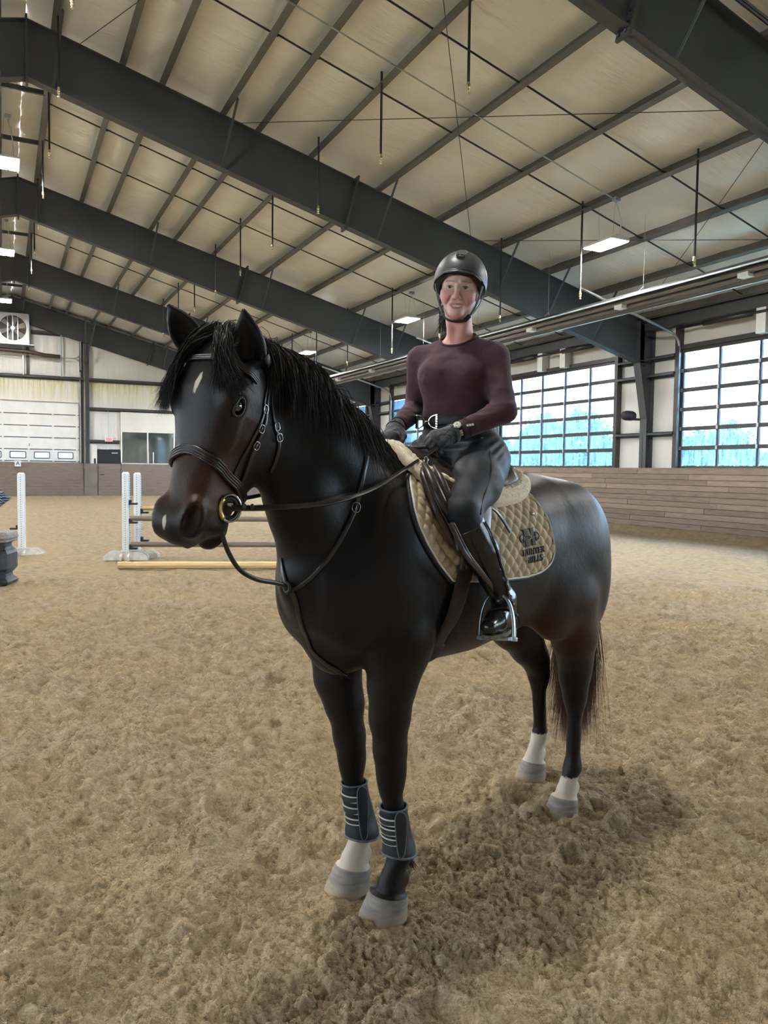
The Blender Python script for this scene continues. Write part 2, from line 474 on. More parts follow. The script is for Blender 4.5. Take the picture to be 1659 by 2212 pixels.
# ================================================================== ceiling: vinyl sheets sagging between purlins
PURL_X = [0.97, 2.18, 2.93, 4.15, 4.89, 6.07, 7.71, 9.34, 10.98, 12.54, 14.08, 15.75]
def make_ceiling():
    root = empty('ceiling', (RX, 12, 9.8))
    tag(root, kind='structure', label='sloping white vinyl insulated ceiling between dark purlins')
    root_inv = (-RX, -12, -9.8)
    for sgn, n in ((1, 'ceiling_sheet'), (-1, 'ceiling_sheet')):
        xs = np.unique(np.round(np.concatenate([np.linspace(0, 15.98, 150), np.array(PURL_X) - RX]), 4))
        ys = np.linspace(NEAR_Y, FAR_Y + 0.05, 420)
        X, Y = np.meshgrid(xs, ys, indexing='ij')
        edges = np.array([-0.47] + [p - RX for p in PURL_X] + [16.2])
        k = np.clip(np.searchsorted(edges, X, 'right') - 1, 0, len(edges) - 2)
        f = (X - edges[k]) / (edges[k + 1] - edges[k])
        sag = -0.045 * np.sin(np.clip(f, 0, 1) * math.pi)
        fold = 0.035 * vnoise(X * 0.8 + 31 * (sgn < 0), Y * 1.7, seed=21) + 0.014 * vnoise(X * 1.2, Y * 6.0, seed=22)
        fold *= np.sin(np.clip(f, 0.02, 0.98) * math.pi) ** 0.6
        Z = z_roof(RX + X) + 0.255 + sag + fold
        V = np.stack([X * sgn, Y - 12, Z - 9.8], -1).reshape(-1, 3)
        F = grid_faces(len(xs), len(ys))
        if sgn > 0: F = F[:, ::-1]
        link_mesh(n, np_mesh(n, V, F, M_CEIL), root)
    # purlins: Z sections, each its own piece
    def purlin(x, sgn, y0, y1):
        b = MB()
        s = 0.262 / math.hypot(1, 0.262); c = 1 / math.hypot(1, 0.262)
        x0 = x - RX; z0 = z_roof(x) - 9.8
        def P(u, w): return (sgn * (x0 + u * c + w * s), 0, z0 - u * s + w * c)
        th = 0.006
        prof = [(0, 0.025), (0, 0), (0.115, 0), (0.115 + th, 0), (0.115 + th, 0.27), (0.115, 0.27), (0.115, th), (th, th), (th, 0.025)]
        poly = [P(u - 0.06, w) for u, w in prof]
        if sgn < 0: poly = poly[::-1]
        b.prism(poly, (0, y1 - 12, 0), (0, y0 - 12, 0))
        return b.build('purlin', M_PURL, root)
    for x in PURL_X:
        purlin(x, 1, NEAR_Y, FAR_Y)
    for x in PURL_X: purlin(x, -1, NEAR_Y, FAR_Y)
    # sag rods between neighbouring purlins; beyond the second bay they are hair-thin
    for y0 in FRAMES[1:6]:
        for dy in (3.25, 5.38):
            for a, c in zip(PURL_X[:-1], PURL_X[1:]):
                b = MB()
                b.tube([(a - RX + 0.02, y0 + dy - 12, z_roof(a) + 0.10 - 9.8), (c - RX + 0.08, y0 + dy - 12, z_roof(c) + 0.06 - 9.8)], 0.017, 6)
                b.box((c - RX + 0.04, y0 + dy - 12 - 0.018, z_roof(c) + 0.045 - 9.8), (c - RX + 0.13, y0 + dy - 12 + 0.018, z_roof(c) + 0.075 - 9.8))
                b.build('sag_rod', M_DKMETAL, root)
    # ridge struts between the two ridge purlins
    for y0 in FRAMES[1:6]:
        for dy in (2.7, 5.6):
            MB().box((-0.5, y0 + dy - 12 - 0.03, -0.12), (0.5, y0 + dy - 12 + 0.03, -0.02)).build('ridge_strut', M_STEEL, root)
    return root
CEILING = make_ceiling()

# ================================================================== steel frames
def make_frame(y, label):
    r = empty('steel_frame', (RX, y, 0))
    tag(r, label, 'steel frame', 'steel roof frames')
    for sg in (1, -1):
        XE = 16.0 - RX
        # rafter: web, two flanges
        w = MB()
        w.prism([(0, 0, z_raf(RX)), (XE, 0, z_raf(RX + XE)), (XE, 0, z_roof(RX + XE)), (0, 0, z_roof(RX))][::(1 if sg > 0 else 1)], (0, -0.008, 0), (0, 0.008, 0))
        for f, d in ((z_raf, 0.02), (z_roof, -0.02)):
            w.prism([(0, 0, f(RX)), (XE, 0, f(RX + XE)), (XE, 0, f(RX + XE) + d), (0, 0, f(RX) + d)], (0, -0.115, 0), (0, 0.115, 0))
        w.v = [(sg * a, b_, c) for a, b_, c in w.v]
        w.build('rafter', M_STEEL, r)
        # column, tapered
        c = MB()
        xi0, xi1, xo = 16.04 - RX, 15.72 - RX, 16.27 - RX
        zt = z_roof(RX + xo) - 0.02; zk = 4.70
        c.prism([(xi0, 0, 0), (xo, 0, 0), (xo, 0, zt), (xi1, 0, zt + 0.1), (xi1, 0, zk), (xi0, 0, 3.1)], (0, -0.008, 0), (0, 0.008, 0))
        for (p, q) in (((xi0, 0), (xi0, 3.1)), ((xi0, 3.1), (xi1, zk)), ((xo, 0), (xo, zt))):
            c.prism([(p[0], 0, p[1]), (q[0], 0, q[1]), (q[0] + 0.02, 0, q[1]), (p[0] + 0.02, 0, p[1])], (0, -0.125, 0), (0, 0.125, 0))
        c.v = [(sg * a, b_, d) for a, b_, d in c.v]
        c.build('column', M_STEEL, r)
        # knee plates and bolts
        k = MB()
        k.box((xi1 - 0.02, -0.12, zk - 0.05), (xi1 + 0.02, 0.12, zt + 0.12))
        k.box((xi1, -0.11, zk - 0.012), (xo, 0.11, zk + 0.012))
        for i in range(6):
            for s2 in (-1, 1):
                k.box((xi1 - 0.045, s2 * 0.06 - 0.018, zk + 0.1 + i * 0.16), (xi1 - 0.02, s2 * 0.06 + 0.018, zk + 0.136 + i * 0.16))
        k.v = [(sg * a, b_, d) for a, b_, d in k.v]
        k.build('knee_plate', M_STEEL, r)
        # splice plate with bolts at mid span
        xs = 6.9 - RX
        n = np.array([0.262, 0, 1.0]) / math.hypot(1, 0.262)
        s = MB()
        p0 = np.array([xs, 0, z_raf(RX + xs) - 0.09]); p1 = p0 + n * (z_roof(RX + xs) - z_raf(RX + xs) + 0.16)
        s.bar(p0, p1, 0.24, 0.045, up=(1, 0, 0))
        for q in (0.05, 0.16, 0.27, 0.82, 0.93):
            for yy in (-0.06, 0.06):
                s.bar(p0 + (p1 - p0) * q + np.array([-0.05, yy, 0]), p0 + (p1 - p0) * q + np.array([0.05, yy, 0]), 0.035)
        s.v = [(sg * a, b_, d) for a, b_, d in s.v]
        s.build('splice_plate', M_STEEL, r)
        # flange braces from rafter foot up to purlins, on the camera side
        for px_ in (0.97, 4.15, 7.71, 10.98, 12.54, 14.08):
            f = MB()
            a = (px_ - RX - 0.02, -0.10, z_raf(px_) + 0.03); c_ = (px_ - RX + 0.10, -0.85, z_roof(px_) + 0.03)
            f.bar(a, c_, 0.05, 0.012)
            f.bar(np.array(a) + (0, 0, 0.02), np.array(c_) + (0, 0, 0.02), 0.012, 0.045)
            f.v = [(sg * a_, b_, d) for a_, b_, d in f.v]
            f.build('flange_brace', M_STEEL, r)
    # ridge stiffener
    MB().box((-0.02, -0.11, z_raf(RX) - 0.1), (0.02, 0.11, z_roof(RX) + 0.08)).build('ridge_plate', M_STEEL, r)
    return r
FL = {7.45: 'charcoal steel roof frame nearest the camera, cutting across the upper right corner',
      16.1: 'charcoal steel roof frame whose column stands between the two large glazed doors',
      24.75: 'charcoal steel roof frame second beyond the camera, meeting behind the rider',
      33.4: 'charcoal steel roof frame third away, its column left of the rider\'s arm',
      42.05: 'charcoal steel end frame against the far gable wall above the fan',
      -1.2: 'charcoal steel roof frame overhead behind the camera', -9.85: 'charcoal steel roof frame far behind the camera'}
for y in FRAMES: make_frame(y, FL[y])

# ================================================================== right wall: kickboards, girts, insulation, glazed doors
def kick_x(z): return 15.80 + 0.16 * z / 1.72      # boards lean outwards
def make_right_wall():
    root = empty('wall_right', (WX, 12, 0)); tag(root, kind='structure', label='side wall of white insulation over brown plank kickboards')
    iv = lambda p: (p[0] - WX, p[1] - 12, p[2])
    # insulation facing with openings for the doors
    spans = []
    yy = NEAR_Y
    for y0 in sorted(DOORS_R0 + DOORS_R):
        spans.append((yy, y0 - 0.1, 0.0, 6.1)); spans.append((y0 - 0.1, y0 + DOOR_W + 0.1, DOOR_Z1 + 0.12, 6.1)); spans.append((y0 - 0.1, y0 + DOOR_W + 0.1, 0.0, DOOR_Z0 - 0.06)); yy = y0 + DOOR_W + 0.1
    spans.append((yy, FAR_Y, 0.0, 6.1))
    for (a, b_, z0, z1) in spans:
        ny = max(2, int((b_ - a) / 0.09)); nz = max(2, int((z1 - z0) / 0.25))
        Y, Z = np.meshgrid(np.linspace(a, b_, ny), np.linspace(z0, z1, nz), indexing='ij')
        bul = 0.03 * vnoise(Y * 4.0, Z * 0.35, seed=31) + 0.02 * vnoise(Y * 1.2, Z * 0.6, seed=32)
        X = WX + 0.0 - np.abs(bul) * 0.9
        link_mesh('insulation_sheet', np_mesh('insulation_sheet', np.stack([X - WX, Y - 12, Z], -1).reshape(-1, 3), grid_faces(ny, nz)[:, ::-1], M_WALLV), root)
    # outer skin blocks the light
    for (a, b_, z0, z1) in spans:
        MB().box((0.04, a - 12, z0), (0.09, b_ - 12, z1)).build('cladding', M_STEEL, root)
    # girts, interrupted by the doors
    yy = 7.45
    segs = []
    for y0 in DOORS_R:
        segs.append((yy, y0 - 0.15)); yy = y0 + DOOR_W + 0.15
    segs.append((yy, FAR_Y))
    for (a, b_) in segs:
        for z in (4.75, 4.28, 2.68):
            g = MB()
            g.box((-0.22, a - 12, z + 0.03), (-0.02, b_ - 12, z + 0.045)); g.box((-0.22, a - 12, z - 0.03), (-0.205, b_ - 12, z + 0.045)); g.box((-0.035, a - 12, z - 0.08), (-0.02, b_ - 12, z + 0.045))
            g.build('girt', M_STEEL, root)
    # eave strut and torsion shaft above the doors
    e = MB(); e.box((-0.32, NEAR_Y - 12, 5.52), (-0.02, FAR_Y - 12, 5.80)); e.build('eave_strut', M_STEEL, root)
    for y0 in DOORS_R:
        s = MB(); s.tube([(-0.30, y0 - 12, 5.42), (-0.30, y0 + DOOR_W - 12, 5.42)], 0.035, 10)
        s.tube([(-0.30, y0 + 0.8 - 12, 5.42), (-0.30, y0 + 2.2 - 12, 5.42)], 0.07, 12)
        s.tube([(-0.30, y0 + 3.6 - 12, 5.42), (-0.30, y0 + 5.0 - 12, 5.42)], 0.07, 12)
        s.build('torsion_shaft', M_DKMETAL, root, smooth=True)
        for yb in (y0 + 2.2, y0 + 3.35):
            MB().box((-0.30, yb - 12 - 0.13, 4.92), (-0.03, yb - 12 + 0.13, 5.75)).build('white_post', M_WHITE, root, bevel=0.01)
        MB().lathe([(0.10, 0), (0.10, 0.03), (0.05, 0.05), (0.05, 0.16), (0.10, 0.18), (0.10, 0.21)], (-0.30, y0 + 0.28 - 12, 5.42), 14, axis='y').build('cable_drum', M_WHITE, root)
    # kickboard planks: eleven rows of single boards with butt joints
    rng = random.Random(5)
    rows = 12; top = 1.72; ph = top / rows
    for r_ in range(rows):
        z0 = r_ * ph; y = 2.0 - rng.random() * 3.6
        while y < FAR_Y - 0.3:
            L = rng.choice((3.05, 3.66, 4.27, 4.88)); y2 = min(y + L, FAR_Y - 0.3)
            zc = z0 + ph / 2; o_ = rng.uniform(-0.004, 0.004)
            b = MB()
            a0, a1 = kick_x(z0 + 0.006) - WX + o_, kick_x(z0 + ph - 0.004) - WX + o_
            g = 0.004
            b.add([(a0, y - 12 + g, z0 + 0.006), (a0, y2 - 12 - g, z0 + 0.006), (a0 + 0.045, y2 - 12 - g, z0 + 0.006), (a0 + 0.045, y - 12 + g, z0 + 0.006),
                   (a1, y - 12 + g, z0 + ph - 0.006), (a1, y2 - 12 - g, z0 + ph - 0.006), (a1 + 0.045, y2 - 12 - g, z0 + ph - 0.006), (a1 + 0.045, y - 12 + g, z0 + ph - 0.006)],
                  [(0, 1, 2, 3), (4, 7, 6, 5), (0, 4, 5, 1), (1, 5, 6, 2), (2, 6, 7, 3), (3, 7, 4, 0)])
            b.build('plank', M_KICK, root)
            y = y2
    b = MB(); b.prism([(kick_x(0) - WX + 0.04, 0, 0), (kick_x(0) - WX + 0.06, 0, 0), (kick_x(1.71) - WX + 0.06, 0, 1.71), (kick_x(1.71) - WX + 0.04, 0, 1.71)], (0, NEAR_Y - 12, 0), (0, FAR_Y - 12, 0))
    b.build('board_backing', M_BLACK, root)
    MB().box((kick_x(1.72) - WX - 0.01, NEAR_Y - 12, 1.715), (0.0, FAR_Y - 12, 1.745)).build('cap_board', M_KICK, root)
    MB().box((-0.2, -2 - 12, 0.0), (-0.1, NEAR_Y - 12, 1.7)).build('board_run', M_KICK, root)
    return root
WALL_R = make_right_wall()

def pane_shape(w, h, r=0.045, d=0.012):
    """rounded rectangle in the y/z plane, d thick"""
    pts = []
    for (cy, cz, a0) in ((w - r, h - r, 0), (r, h - r, 90), (r, r, 180), (w - r, r, 270)):
        for k in range(4):
            a = math.radians(a0 + 30 * k); pts.append((0, cy + r * math.cos(a), cz + r * math.sin(a)))
    b = MB(); b.prism(pts, (0, 0, 0), (d, 0, 0))
    return b

def glazed_door(n, y0, detailed=True, x=WX, sgn=1):
    root = empty('door_%d' % n, (x, y0, DOOR_Z0)); tag(root, kind='structure', label='overhead sectional door of clear panes in a dark frame')
    H = DOOR_Z1 - DOOR_Z0; rows, cols = 6, 5
    rh, cw = H / rows, DOOR_W / cols
    if not detailed:
        MB().box((0.0, 0, 0), (0.012, DOOR_W, H)).build('glazing', M_PANE2, root)
        f = MB()
        for i in range(rows + 1): f.box((-0.03, 0, i * rh - 0.04), (0.03, DOOR_W, i * rh + 0.04))
        for j in range(cols + 1): f.box((-0.03, j * cw - 0.025, 0), (0.03, j * cw + 0.025, H))
        f.build('door_frame', M_FRAME, root)
        return root
    # rails and stiles (each section rail is doubled where sections meet)
    for i in range(rows + 1):
        f = MB(); t_ = 0.105 if 0 < i < rows else 0.07
        lo, hi = i * rh - t_ / 2, i * rh + t_ / 2
        if i == 0: lo, hi = -0.05, 0.035
        if i == rows: lo, hi = H - 0.035, H + 0.05
        f.box((-0.045, -0.03, lo), (0.02, DOOR_W + 0.03, hi))
        if 0 < i < rows: f.box((-0.055, -0.03, i * rh - 0.006), (-0.045, DOOR_W + 0.03, i * rh + 0.03))
        f.build('rail', M_FRAME, root)
    for j in range(cols + 1):
        MB().box((-0.04, j * cw - 0.032, 0), (0.016, j * cw + 0.032, H)).build('stile', M_FRAME, root)
    w, h = cw - 0.064, rh - 0.105
    pm = pane_shape(w, h).mesh('pane', M_PANE)
    for i in range(rows):
        for j in range(cols):
            o = link_mesh('pane', pm, root); o.location = (-0.005, j * cw + 0.032, i * rh + 0.0525)
    hg = MB()
    for i in range(1, rows):
        for j in range(cols + 1): hg.box((-0.075, j * cw - 0.03, i * rh - 0.045), (-0.045, j * cw + 0.03, i * rh + 0.045))
    hg.build('hinge_set', M_GALV, root)['kind'] = 'stuff'
    # posts beside the opening, header
    for yy in (-0.16, DOOR_W + 0.03):
        MB().box((-0.18, yy, -1.7), (0.03, yy + 0.13, H + 0.75)).build('jamb', M_FRAME, root)
    MB().box((-0.10, -0.16, H + 0.05), (0.03, DOOR_W + 0.16, H + 0.17)).build('header', M_FRAME, root)
    # lifting track: upright, bend, run under the roof
    for yy in (-0.05, DOOR_W + 0.05):
        pts = [(-0.14, yy, 0.05), (-0.14, yy, H + 0.05)]
        R_ = 0.45
        for k in range(1, 9):
            a = math.radians(75 * k / 8); pts.append((-0.14 - R_ * (1 - math.cos(a)), yy, H + 0.05 + R_ * math.sin(a)))
        e = pts[-1]; pts.append((e[0] - 3.1, yy, e[2] + 3.1 * 0.26))
        t_ = MB(); t_.tube(pts, 0.034, 6); t_.build('track', M_GALV, root, smooth=True)
    return root
for n, y0 in enumerate(DOORS_R): glazed_door(n + 1, y0)
for n, y0 in enumerate(DOORS_R0): glazed_door(n + 5, y0, False)

# ================================================================== left wall and near wall (behind the camera)
def make_left_wall():
    root = empty('wall_left', (LX, 12, 0)); tag(root, kind='structure', label='opposite side wall with glazed doors')
    yy = NEAR_Y; b = MB()
    for y0 in sorted(DOORS_L):
        b.box((-0.06, yy - 12, 0), (0, y0 - 12, 6.1)); b.box((-0.06, y0 - 12, DOOR_Z1), (0, y0 + DOOR_W - 12, 6.1)); b.box((-0.06, y0 - 12, 0), (0, y0 + DOOR_W - 12, DOOR_Z0)); yy = y0 + DOOR_W
    b.box((-0.06, yy - 12, 0), (0, FAR_Y - 12, 6.1))
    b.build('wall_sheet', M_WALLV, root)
    MB().box((0.05, NEAR_Y - 12, 0), (0.4, FAR_Y - 12, 1.72)).build('kickboard', M_KICK, root)
make_left_wall()
for n, y0 in enumerate(DOORS_L): glazed_door(n + 7, y0, False, LX)
b = MB(); b.prism([(LX, NEAR_Y, 0), (WX, NEAR_Y, 0), (WX, NEAR_Y, 6.1), (RX, NEAR_Y, 10.3), (LX, NEAR_Y, 6.1)], (0, -0.1, 0), (0, 0, 0))
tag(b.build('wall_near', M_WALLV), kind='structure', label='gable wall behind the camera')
# ================================================================== far gable wall
def make_far_wall():
    Y = FAR_Y
    root = empty('wall_far', (0, Y, 0)); tag(root, kind='structure', label='far gable wall of white insulation with plank kickboards')
    # insulation facing up to the gable
    xs = np.linspace(LX, WX, 330)
    V, nz = [], 34
    for x in xs:
        zt = z_roof(x) + 0.2
        z = np.linspace(1.5, zt, nz)
        V.append(np.stack([np.full(nz, x), -0.04 * np.abs(vnoise(np.full(nz, x) * 3.2, z * 0.3, seed=41)) - 0.02 * np.abs(vnoise(np.full(nz, x) * 9, z * 0.5, seed=42)), z], -1))
    link_mesh('insulation_sheet', np_mesh('insulation_sheet', np.concatenate(V), grid_faces(len(xs), nz), M_WALLS), root)
    MB().prism([(LX, 0, 0), (WX, 0, 0), (WX, 0, 6.1), (RX, 0, 10.3), (LX, 0, 6.1)], (0, 0.03, 0), (0, 0.1, 0)).build('cladding', M_STEEL, root)
    # girts
    def girt(x0, x1, z):
        g = MB(); g.box((x0, -0.22, z + 0.07), (x1, -0.03, z + 0.09)); g.box((x0, -0.22, z - 0.02), (x1, -0.205, z + 0.09)); g.box((x0, -0.05, z - 0.10), (x1, -0.03, z + 0.09))
        g.build('girt', M_GIRT, root)
    for z in (6.02,):
        girt(-15, 3.75, z); girt(4.02, 15.5, z)
    girt(4.02, 15.5, 4.54); girt(4.02, 5.5, 2.88); girt(1.35, 3.75, 8.22); girt(-15, -3.9, 4.54)
    # wind column and door posts
    c = MB(); c.box((3.84, -0.30, 0), (4.02, -0.28, 8.9)); c.box((3.84, -0.06, 0), (4.02, -0.04, 8.9)); c.box((3.92, -0.30, 0), (3.94, -0.04, 8.9)); c.build('wind_column', M_STEEL, root)
    MB().box((3.58, -0.12, 0), (3.74, -0.02, 8.6)).build('door_post', M_FRAME, root)
    MB().box((-3.75, -0.12, 0), (-3.58, -0.02, 8.6)).build('door_post', M_FRAME, root)
    MB().box((1.12, -0.14, 6.1), (1.26, -0.02, 8.7)).build('fan_post', M_GIRT, root)
    # lower boards: long plank runs, two gate leaves and the next run
    def boards(x0, x1, name, mat=M_KICKFAR):
        b = MB(); n = 12; h = 1.76 / n
        for i in range(n):
            yb = -0.55 + 0.12 * (i + 0.5) / n
            b.box((x0, yb - 0.02, i * h + 0.006), (x1, yb + 0.03, (i + 1) * h - 0.006))
        b.box((x0, -0.5 + 0.02, 0), (x1, -0.36, 1.74))
        return b.build(name, mat, root)
    boards(-15, 3.70, 'board_run'); boards(5.53, 15.4, 'board_run')
    M_LEAF = plain('grey_gate_panel', (0.175, 0.148, 0.125), 0.7, 0, 0.2, 2.0)
    MB().box((3.73, -0.56, 0.03), (4.36, -0.44, 1.75)).build('gate_leaf', M_LEAF, root)
    g = boards(4.39, 5.50, 'gate_leaf')
    MB().box((4.50, -0.585, 1.16), (4.68, -0.56, 1.205)).build('gate_slot', M_BLACK, g)
    return root
WALL_F = make_far_wall()

def far_door():
    root = empty('door_13', (0, FAR_Y - 0.12, 1.78)); tag(root, kind='structure', label='white sectional overhead door with small windows in its lowest section')
    M_LINE = M_BLACK
    h = 0.588; x0, x1 = -3.53, 3.53
    for i in range(6):
        z0 = i * h - 0.51 if i else 0.0
        z0 = -0.51 + i * h; z1 = z0 + h - 0.03
        z0 = max(z0, 0.0); z1 = min(z1, 3.06)
        if z1 - z0 < 0.03: continue
        MB().box((x0, 0, z0), (x1, 0.05, z1)).build('door_section', M_WHITE, root, bevel=0.006)
        if i:
            MB().box((x0, -0.012, z0 - 0.032), (x1, 0.04, z0 + 0.002)).build('joint_seal', M_LINE, root)
            b = MB()
            for xx in (-3.3, -2.25, -1.1, 0.03, 1.18, 2.30, 3.42): b.box((xx - 0.045, -0.035, z0 - 0.05), (xx + 0.045, 0.0, z0 + 0.025))
            b.build('hinge_set', M_WHITE, root)['kind'] = 'stuff'
    M_BLUE = mat_pane('far_door_pane', (0.55, 0.78, 1.0))
    for xx in (-2.98, -1.87, -0.77, 0.33, 1.42, 2.52):
        w = MB(); w.prism([(p[1], 0, p[2]) for p in pane_shape(0.74, 0.34, 0.05).v[:16]], (xx - 0.01, -0.02, 0.19), (xx - 0.01, 0.0, 0.19))
        fo = w.build('window_frame', M_BLACK, root)
        w = MB(); w.prism([(p[1], 0, p[2]) for p in pane_shape(0.66, 0.26, 0.03).v[:16]], (xx + 0.03, -0.026, 0.23), (xx + 0.03, -0.018, 0.23))
        w.build('pane', plain('glowing_door_pane', (0.42, 0.62, 0.80), 0.08, 0, 0.35, 3.0, Emission_Color=(0.45, 0.72, 1.0, 1), Emission_Strength=0.9) if 'glowing_door_pane' not in bpy.data.materials else bpy.data.materials['glowing_door_pane'], fo)  # daylight behind these panes is put in as a blue glow
    text('number_plate', '3', (1.20, -0.006, 0.86), 0.17, M_BLACK, root, rot=(math.pi / 2, 0, 0))
    # top seal, track, torsion spring
    MB().box((x0, -0.03, 3.06), (x1, 0.06, 3.10)).build('top_seal', M_WHITE, root)
    for xx in (3.56, -3.62):
        t = MB(); t.box((xx, -0.10, 0), (xx + 0.06, -0.02, 4.6)); t.build('track', M_GALV, root)
    sp = MB()
    M_SPR = plain('brown_spring', (0.065, 0.040, 0.026), 0.5, 0.3, 0.3, 12)
    pts = [(-2.6, -0.25, 5.44), (-0.4, -0.25, 5.46), (1.2, -0.25, 5.42), (2.0, -0.25, 5.30), (2.66, -0.25, 5.28)]
    sp.tube(pts, 0.10, 12); sp.build('torsion_spring', M_SPR, root, smooth=True)
    MB().tube([(-3.6, -0.25, 5.3), (3.6, -0.25, 5.25)], 0.022, 8).build('shaft', M_GALV, root)
    MB().lathe([(0.03, 0), (0.05, 0.1), (0.15, 0.22), (0.15, 0.26), (0.03, 0.3)], (3.3, -0.25, 5.25), 14, axis='x').build('cable_drum', M_GALV, root)
    for xx in (0.98, 2.72, 3.62):
        MB().box((xx - 0.03, -0.2, 4.3 if xx < 3 else 4.7), (xx + 0.03, -0.14, 6.45)).build('strut', M_GALV, root)
    # braces up to the roof
    for q in ((3.75, -1.4, 7.1), (4.25, -1.4, 7.05)):
        MB().bar((3.85, -0.3, 5.1), q, 0.06, 0.03).build('roof_brace', M_STEEL, root)
    return root

def text(name, s, loc, size, mat, parent=None, rot=(0, 0, 0), extr=0.004, align='CENTER', font_scale=None):
    cu = bpy.data.curves.new(name, 'FONT'); cu.body = s; cu.size = size; cu.extrude = extr
    cu.align_x = align; cu.align_y = 'CENTER'
    tmp = bpy.data.objects.new(name, cu); COL.objects.link(tmp)
    dg = bpy.context.evaluated_depsgraph_get()
    me = bpy.data.meshes.new_from_object(tmp.evaluated_get(dg))
    bpy.data.objects.remove(tmp)
    me.materials.clear(); me.materials.append(mat)
    o = link_mesh(name, me, parent); o.location = loc; o.rotation_euler = rot
    return o
far_door()

def wall_fan():
    r = empty('exhaust_fan', (0.53, FAR_Y - 0.48, 7.52)); tag(r, 'large square exhaust fan high in the far gable wall', 'fan')
    M_H = plain('fan_housing', (0.46, 0.47, 0.47), 0.4, 0.6, 0.15, 3)
    # housing plate with a round hole
    n = 40; R_ = 0.60; hw, zc = 0.71, 0.72
    outer, inner = [], []
    for k in range(n):
        a = 2 * math.pi * k / n; c, s = math.cos(a), math.sin(a); m_ = max(abs(c), abs(s))
        outer.append((hw * c / m_, zc + hw * s / m_)); inner.append((R_ * c, zc + R_ * s))
    b = MB()
    vs = [(x, -0.30, z) for x, z in outer] + [(x, -0.30, z) for x, z in inner] + [(x, -0.05, z) for x, z in outer] + [(x, -0.05, z) for x, z in inner]
    fs = []
    for k in range(n):
        j = (k + 1) % n
        fs += [(k, j, n + j, n + k), (k, 2 * n + k, 2 * n + j, j), (n + k, n + j, 3 * n + j, 3 * n + k)]
    b.add(vs, fs); b.build('housing', M_H, r)
    e = MB()
    for z in (0, 1.4): e.box((-0.73, -0.33, z), (0.73, -0.29, z + 0.04))
    for x in (-0.73, 0.69): e.box((x, -0.33, 0), (x + 0.04, -0.29, 1.44))
    e.build('rim', M_GALV, r)
    MB().lathe([(R_, 0.0), (R_, 0.01)], (0, -0.06, zc), 40, axis='y').build('louver_back', plain('fan_dark', (0.10, 0.09, 0.08), 0.6), r)
    for k in range(6):
        a = math.radians(60 * k + 20)
        bl = MB(); u = np.array([math.cos(a), 0, math.sin(a)]); w = np.array([-math.sin(a), 0, math.cos(a)])
        c = np.array([0, -0.16, zc])
        P = [c + u * 0.08 - w * 0.05 + (0, 0.03, 0), c + u * 0.56 - w * 0.13 + (0, 0.05, 0), c + u * 0.58 + w * 0.13 + (0, -0.05, 0), c + u * 0.08 + w * 0.05 + (0, -0.03, 0)]
        bl.add(P + [p + np.array([0, 0.01, 0]) for p in P], [(0, 1, 2, 3), (7, 6, 5, 4), (0, 4, 5, 1), (1, 5, 6, 2), (2, 6, 7, 3), (3, 7, 4, 0)])
        bl.build('blade', M_H, r)
    MB().lathe([(0.09, -0.06), (0.11, 0), (0.11, 0.1)], (0, -0.2, zc), 16, axis='y').build('hub', M_GALV, r)
    for x in (-0.22, 0.0, 0.22):
        MB().box((x - 0.02, -0.31, 0.1), (x + 0.02, -0.28, 1.34)).build('guard_bar', M_GALV, r)
    MB().box((-1.2, -0.42, -0.07), (0.95, 0.40, -0.02)).build('shelf', M_GALV, r)
wall_fan()

def exit_sign():
    r = empty('exit_sign', (4.95, FAR_Y - 0.24, 2.9)); tag(r, 'small red exit sign above the dark doorway in the far wall', 'sign')
    MB().box((-0.19, -0.04, 0), (0.19, 0.02, 0.22)).build('sign_box', M_WHITE, r, bevel=0.01)
    m, t, b_ = nt('exit_red')
    _in(t, b_, 'Base Color', ramp(t, noise(t, coord(t), 20, 2), [(0.3, (0.72, 0.10, 0.12)), (0.7, (0.80, 0.14, 0.16))]))
    b_.inputs['Emission Color'].default_value = (1, 0.16, 0.18, 1); b_.inputs['Emission Strength'].default_value = 0.5
    MB().box((-0.15, -0.046, 0.03), (0.15, -0.039, 0.19)).build('sign_face', m, r)
    text('lettering', 'EXIT', (0, -0.048, 0.11), 0.12, plain('exit_letters', (0.85, 0.42, 0.42), 0.5), r, rot=(math.pi / 2, 0, 0), extr=0.002)
    MB().tube([(0, 0, 0.22), (-0.02, 0, 1.6)], 0.012, 6).build('conduit', M_GALV, r)
exit_sign()

# personnel doorway, cream leaf and the viewing-room front
d = empty('door_14', (4.95, FAR_Y - 0.1, 0)); tag(d, kind='structure', label='dark personnel doorway with a pale side leaf')
MB().box((-0.55, -0.06, 0), (0.56, 0.0, 2.5)).build('door_leaf', M_BLACK, d)
MB().box((-0.94, -0.10, 0), (-0.57, -0.02, 2.73)).build('side_leaf', M_CREAM, d)
MB().box((-0.72, -0.13, 1.72), (-0.64, -0.10, 2.02)).build('handle', M_BLACK, d)
MB().box((0.15, -0.10, 2.28), (0.45, -0.05, 2.34)).build('door_closer', M_GALV, d)
for k in range(3): MB().box((-0.42 + 0.15 * k, -0.12, 2.49), (-0.30 + 0.15 * k, -0.07, 2.58)).build('lamp_block', M_WHITE, d)
wv = empty('window_1', (5.56, FAR_Y - 0.14, 0)); tag(wv, kind='structure', label='viewing room window in a white panel on the far wall')
MB().box((0, 0, 3.42), (6.2, 0.08, 4.46)).build('panel', M_CREAM, wv)
for xx in (0.0, 1.33, 2.72, 4.1, 5.5): MB().box((xx, -0.02, 1.72), (xx + 0.07, 0.08, 3.44)).build('mullion', M_CREAM, wv)
MB().box((0, -0.02, 1.72), (6.2, 0.08, 1.80)).build('sill', M_CREAM, wv)
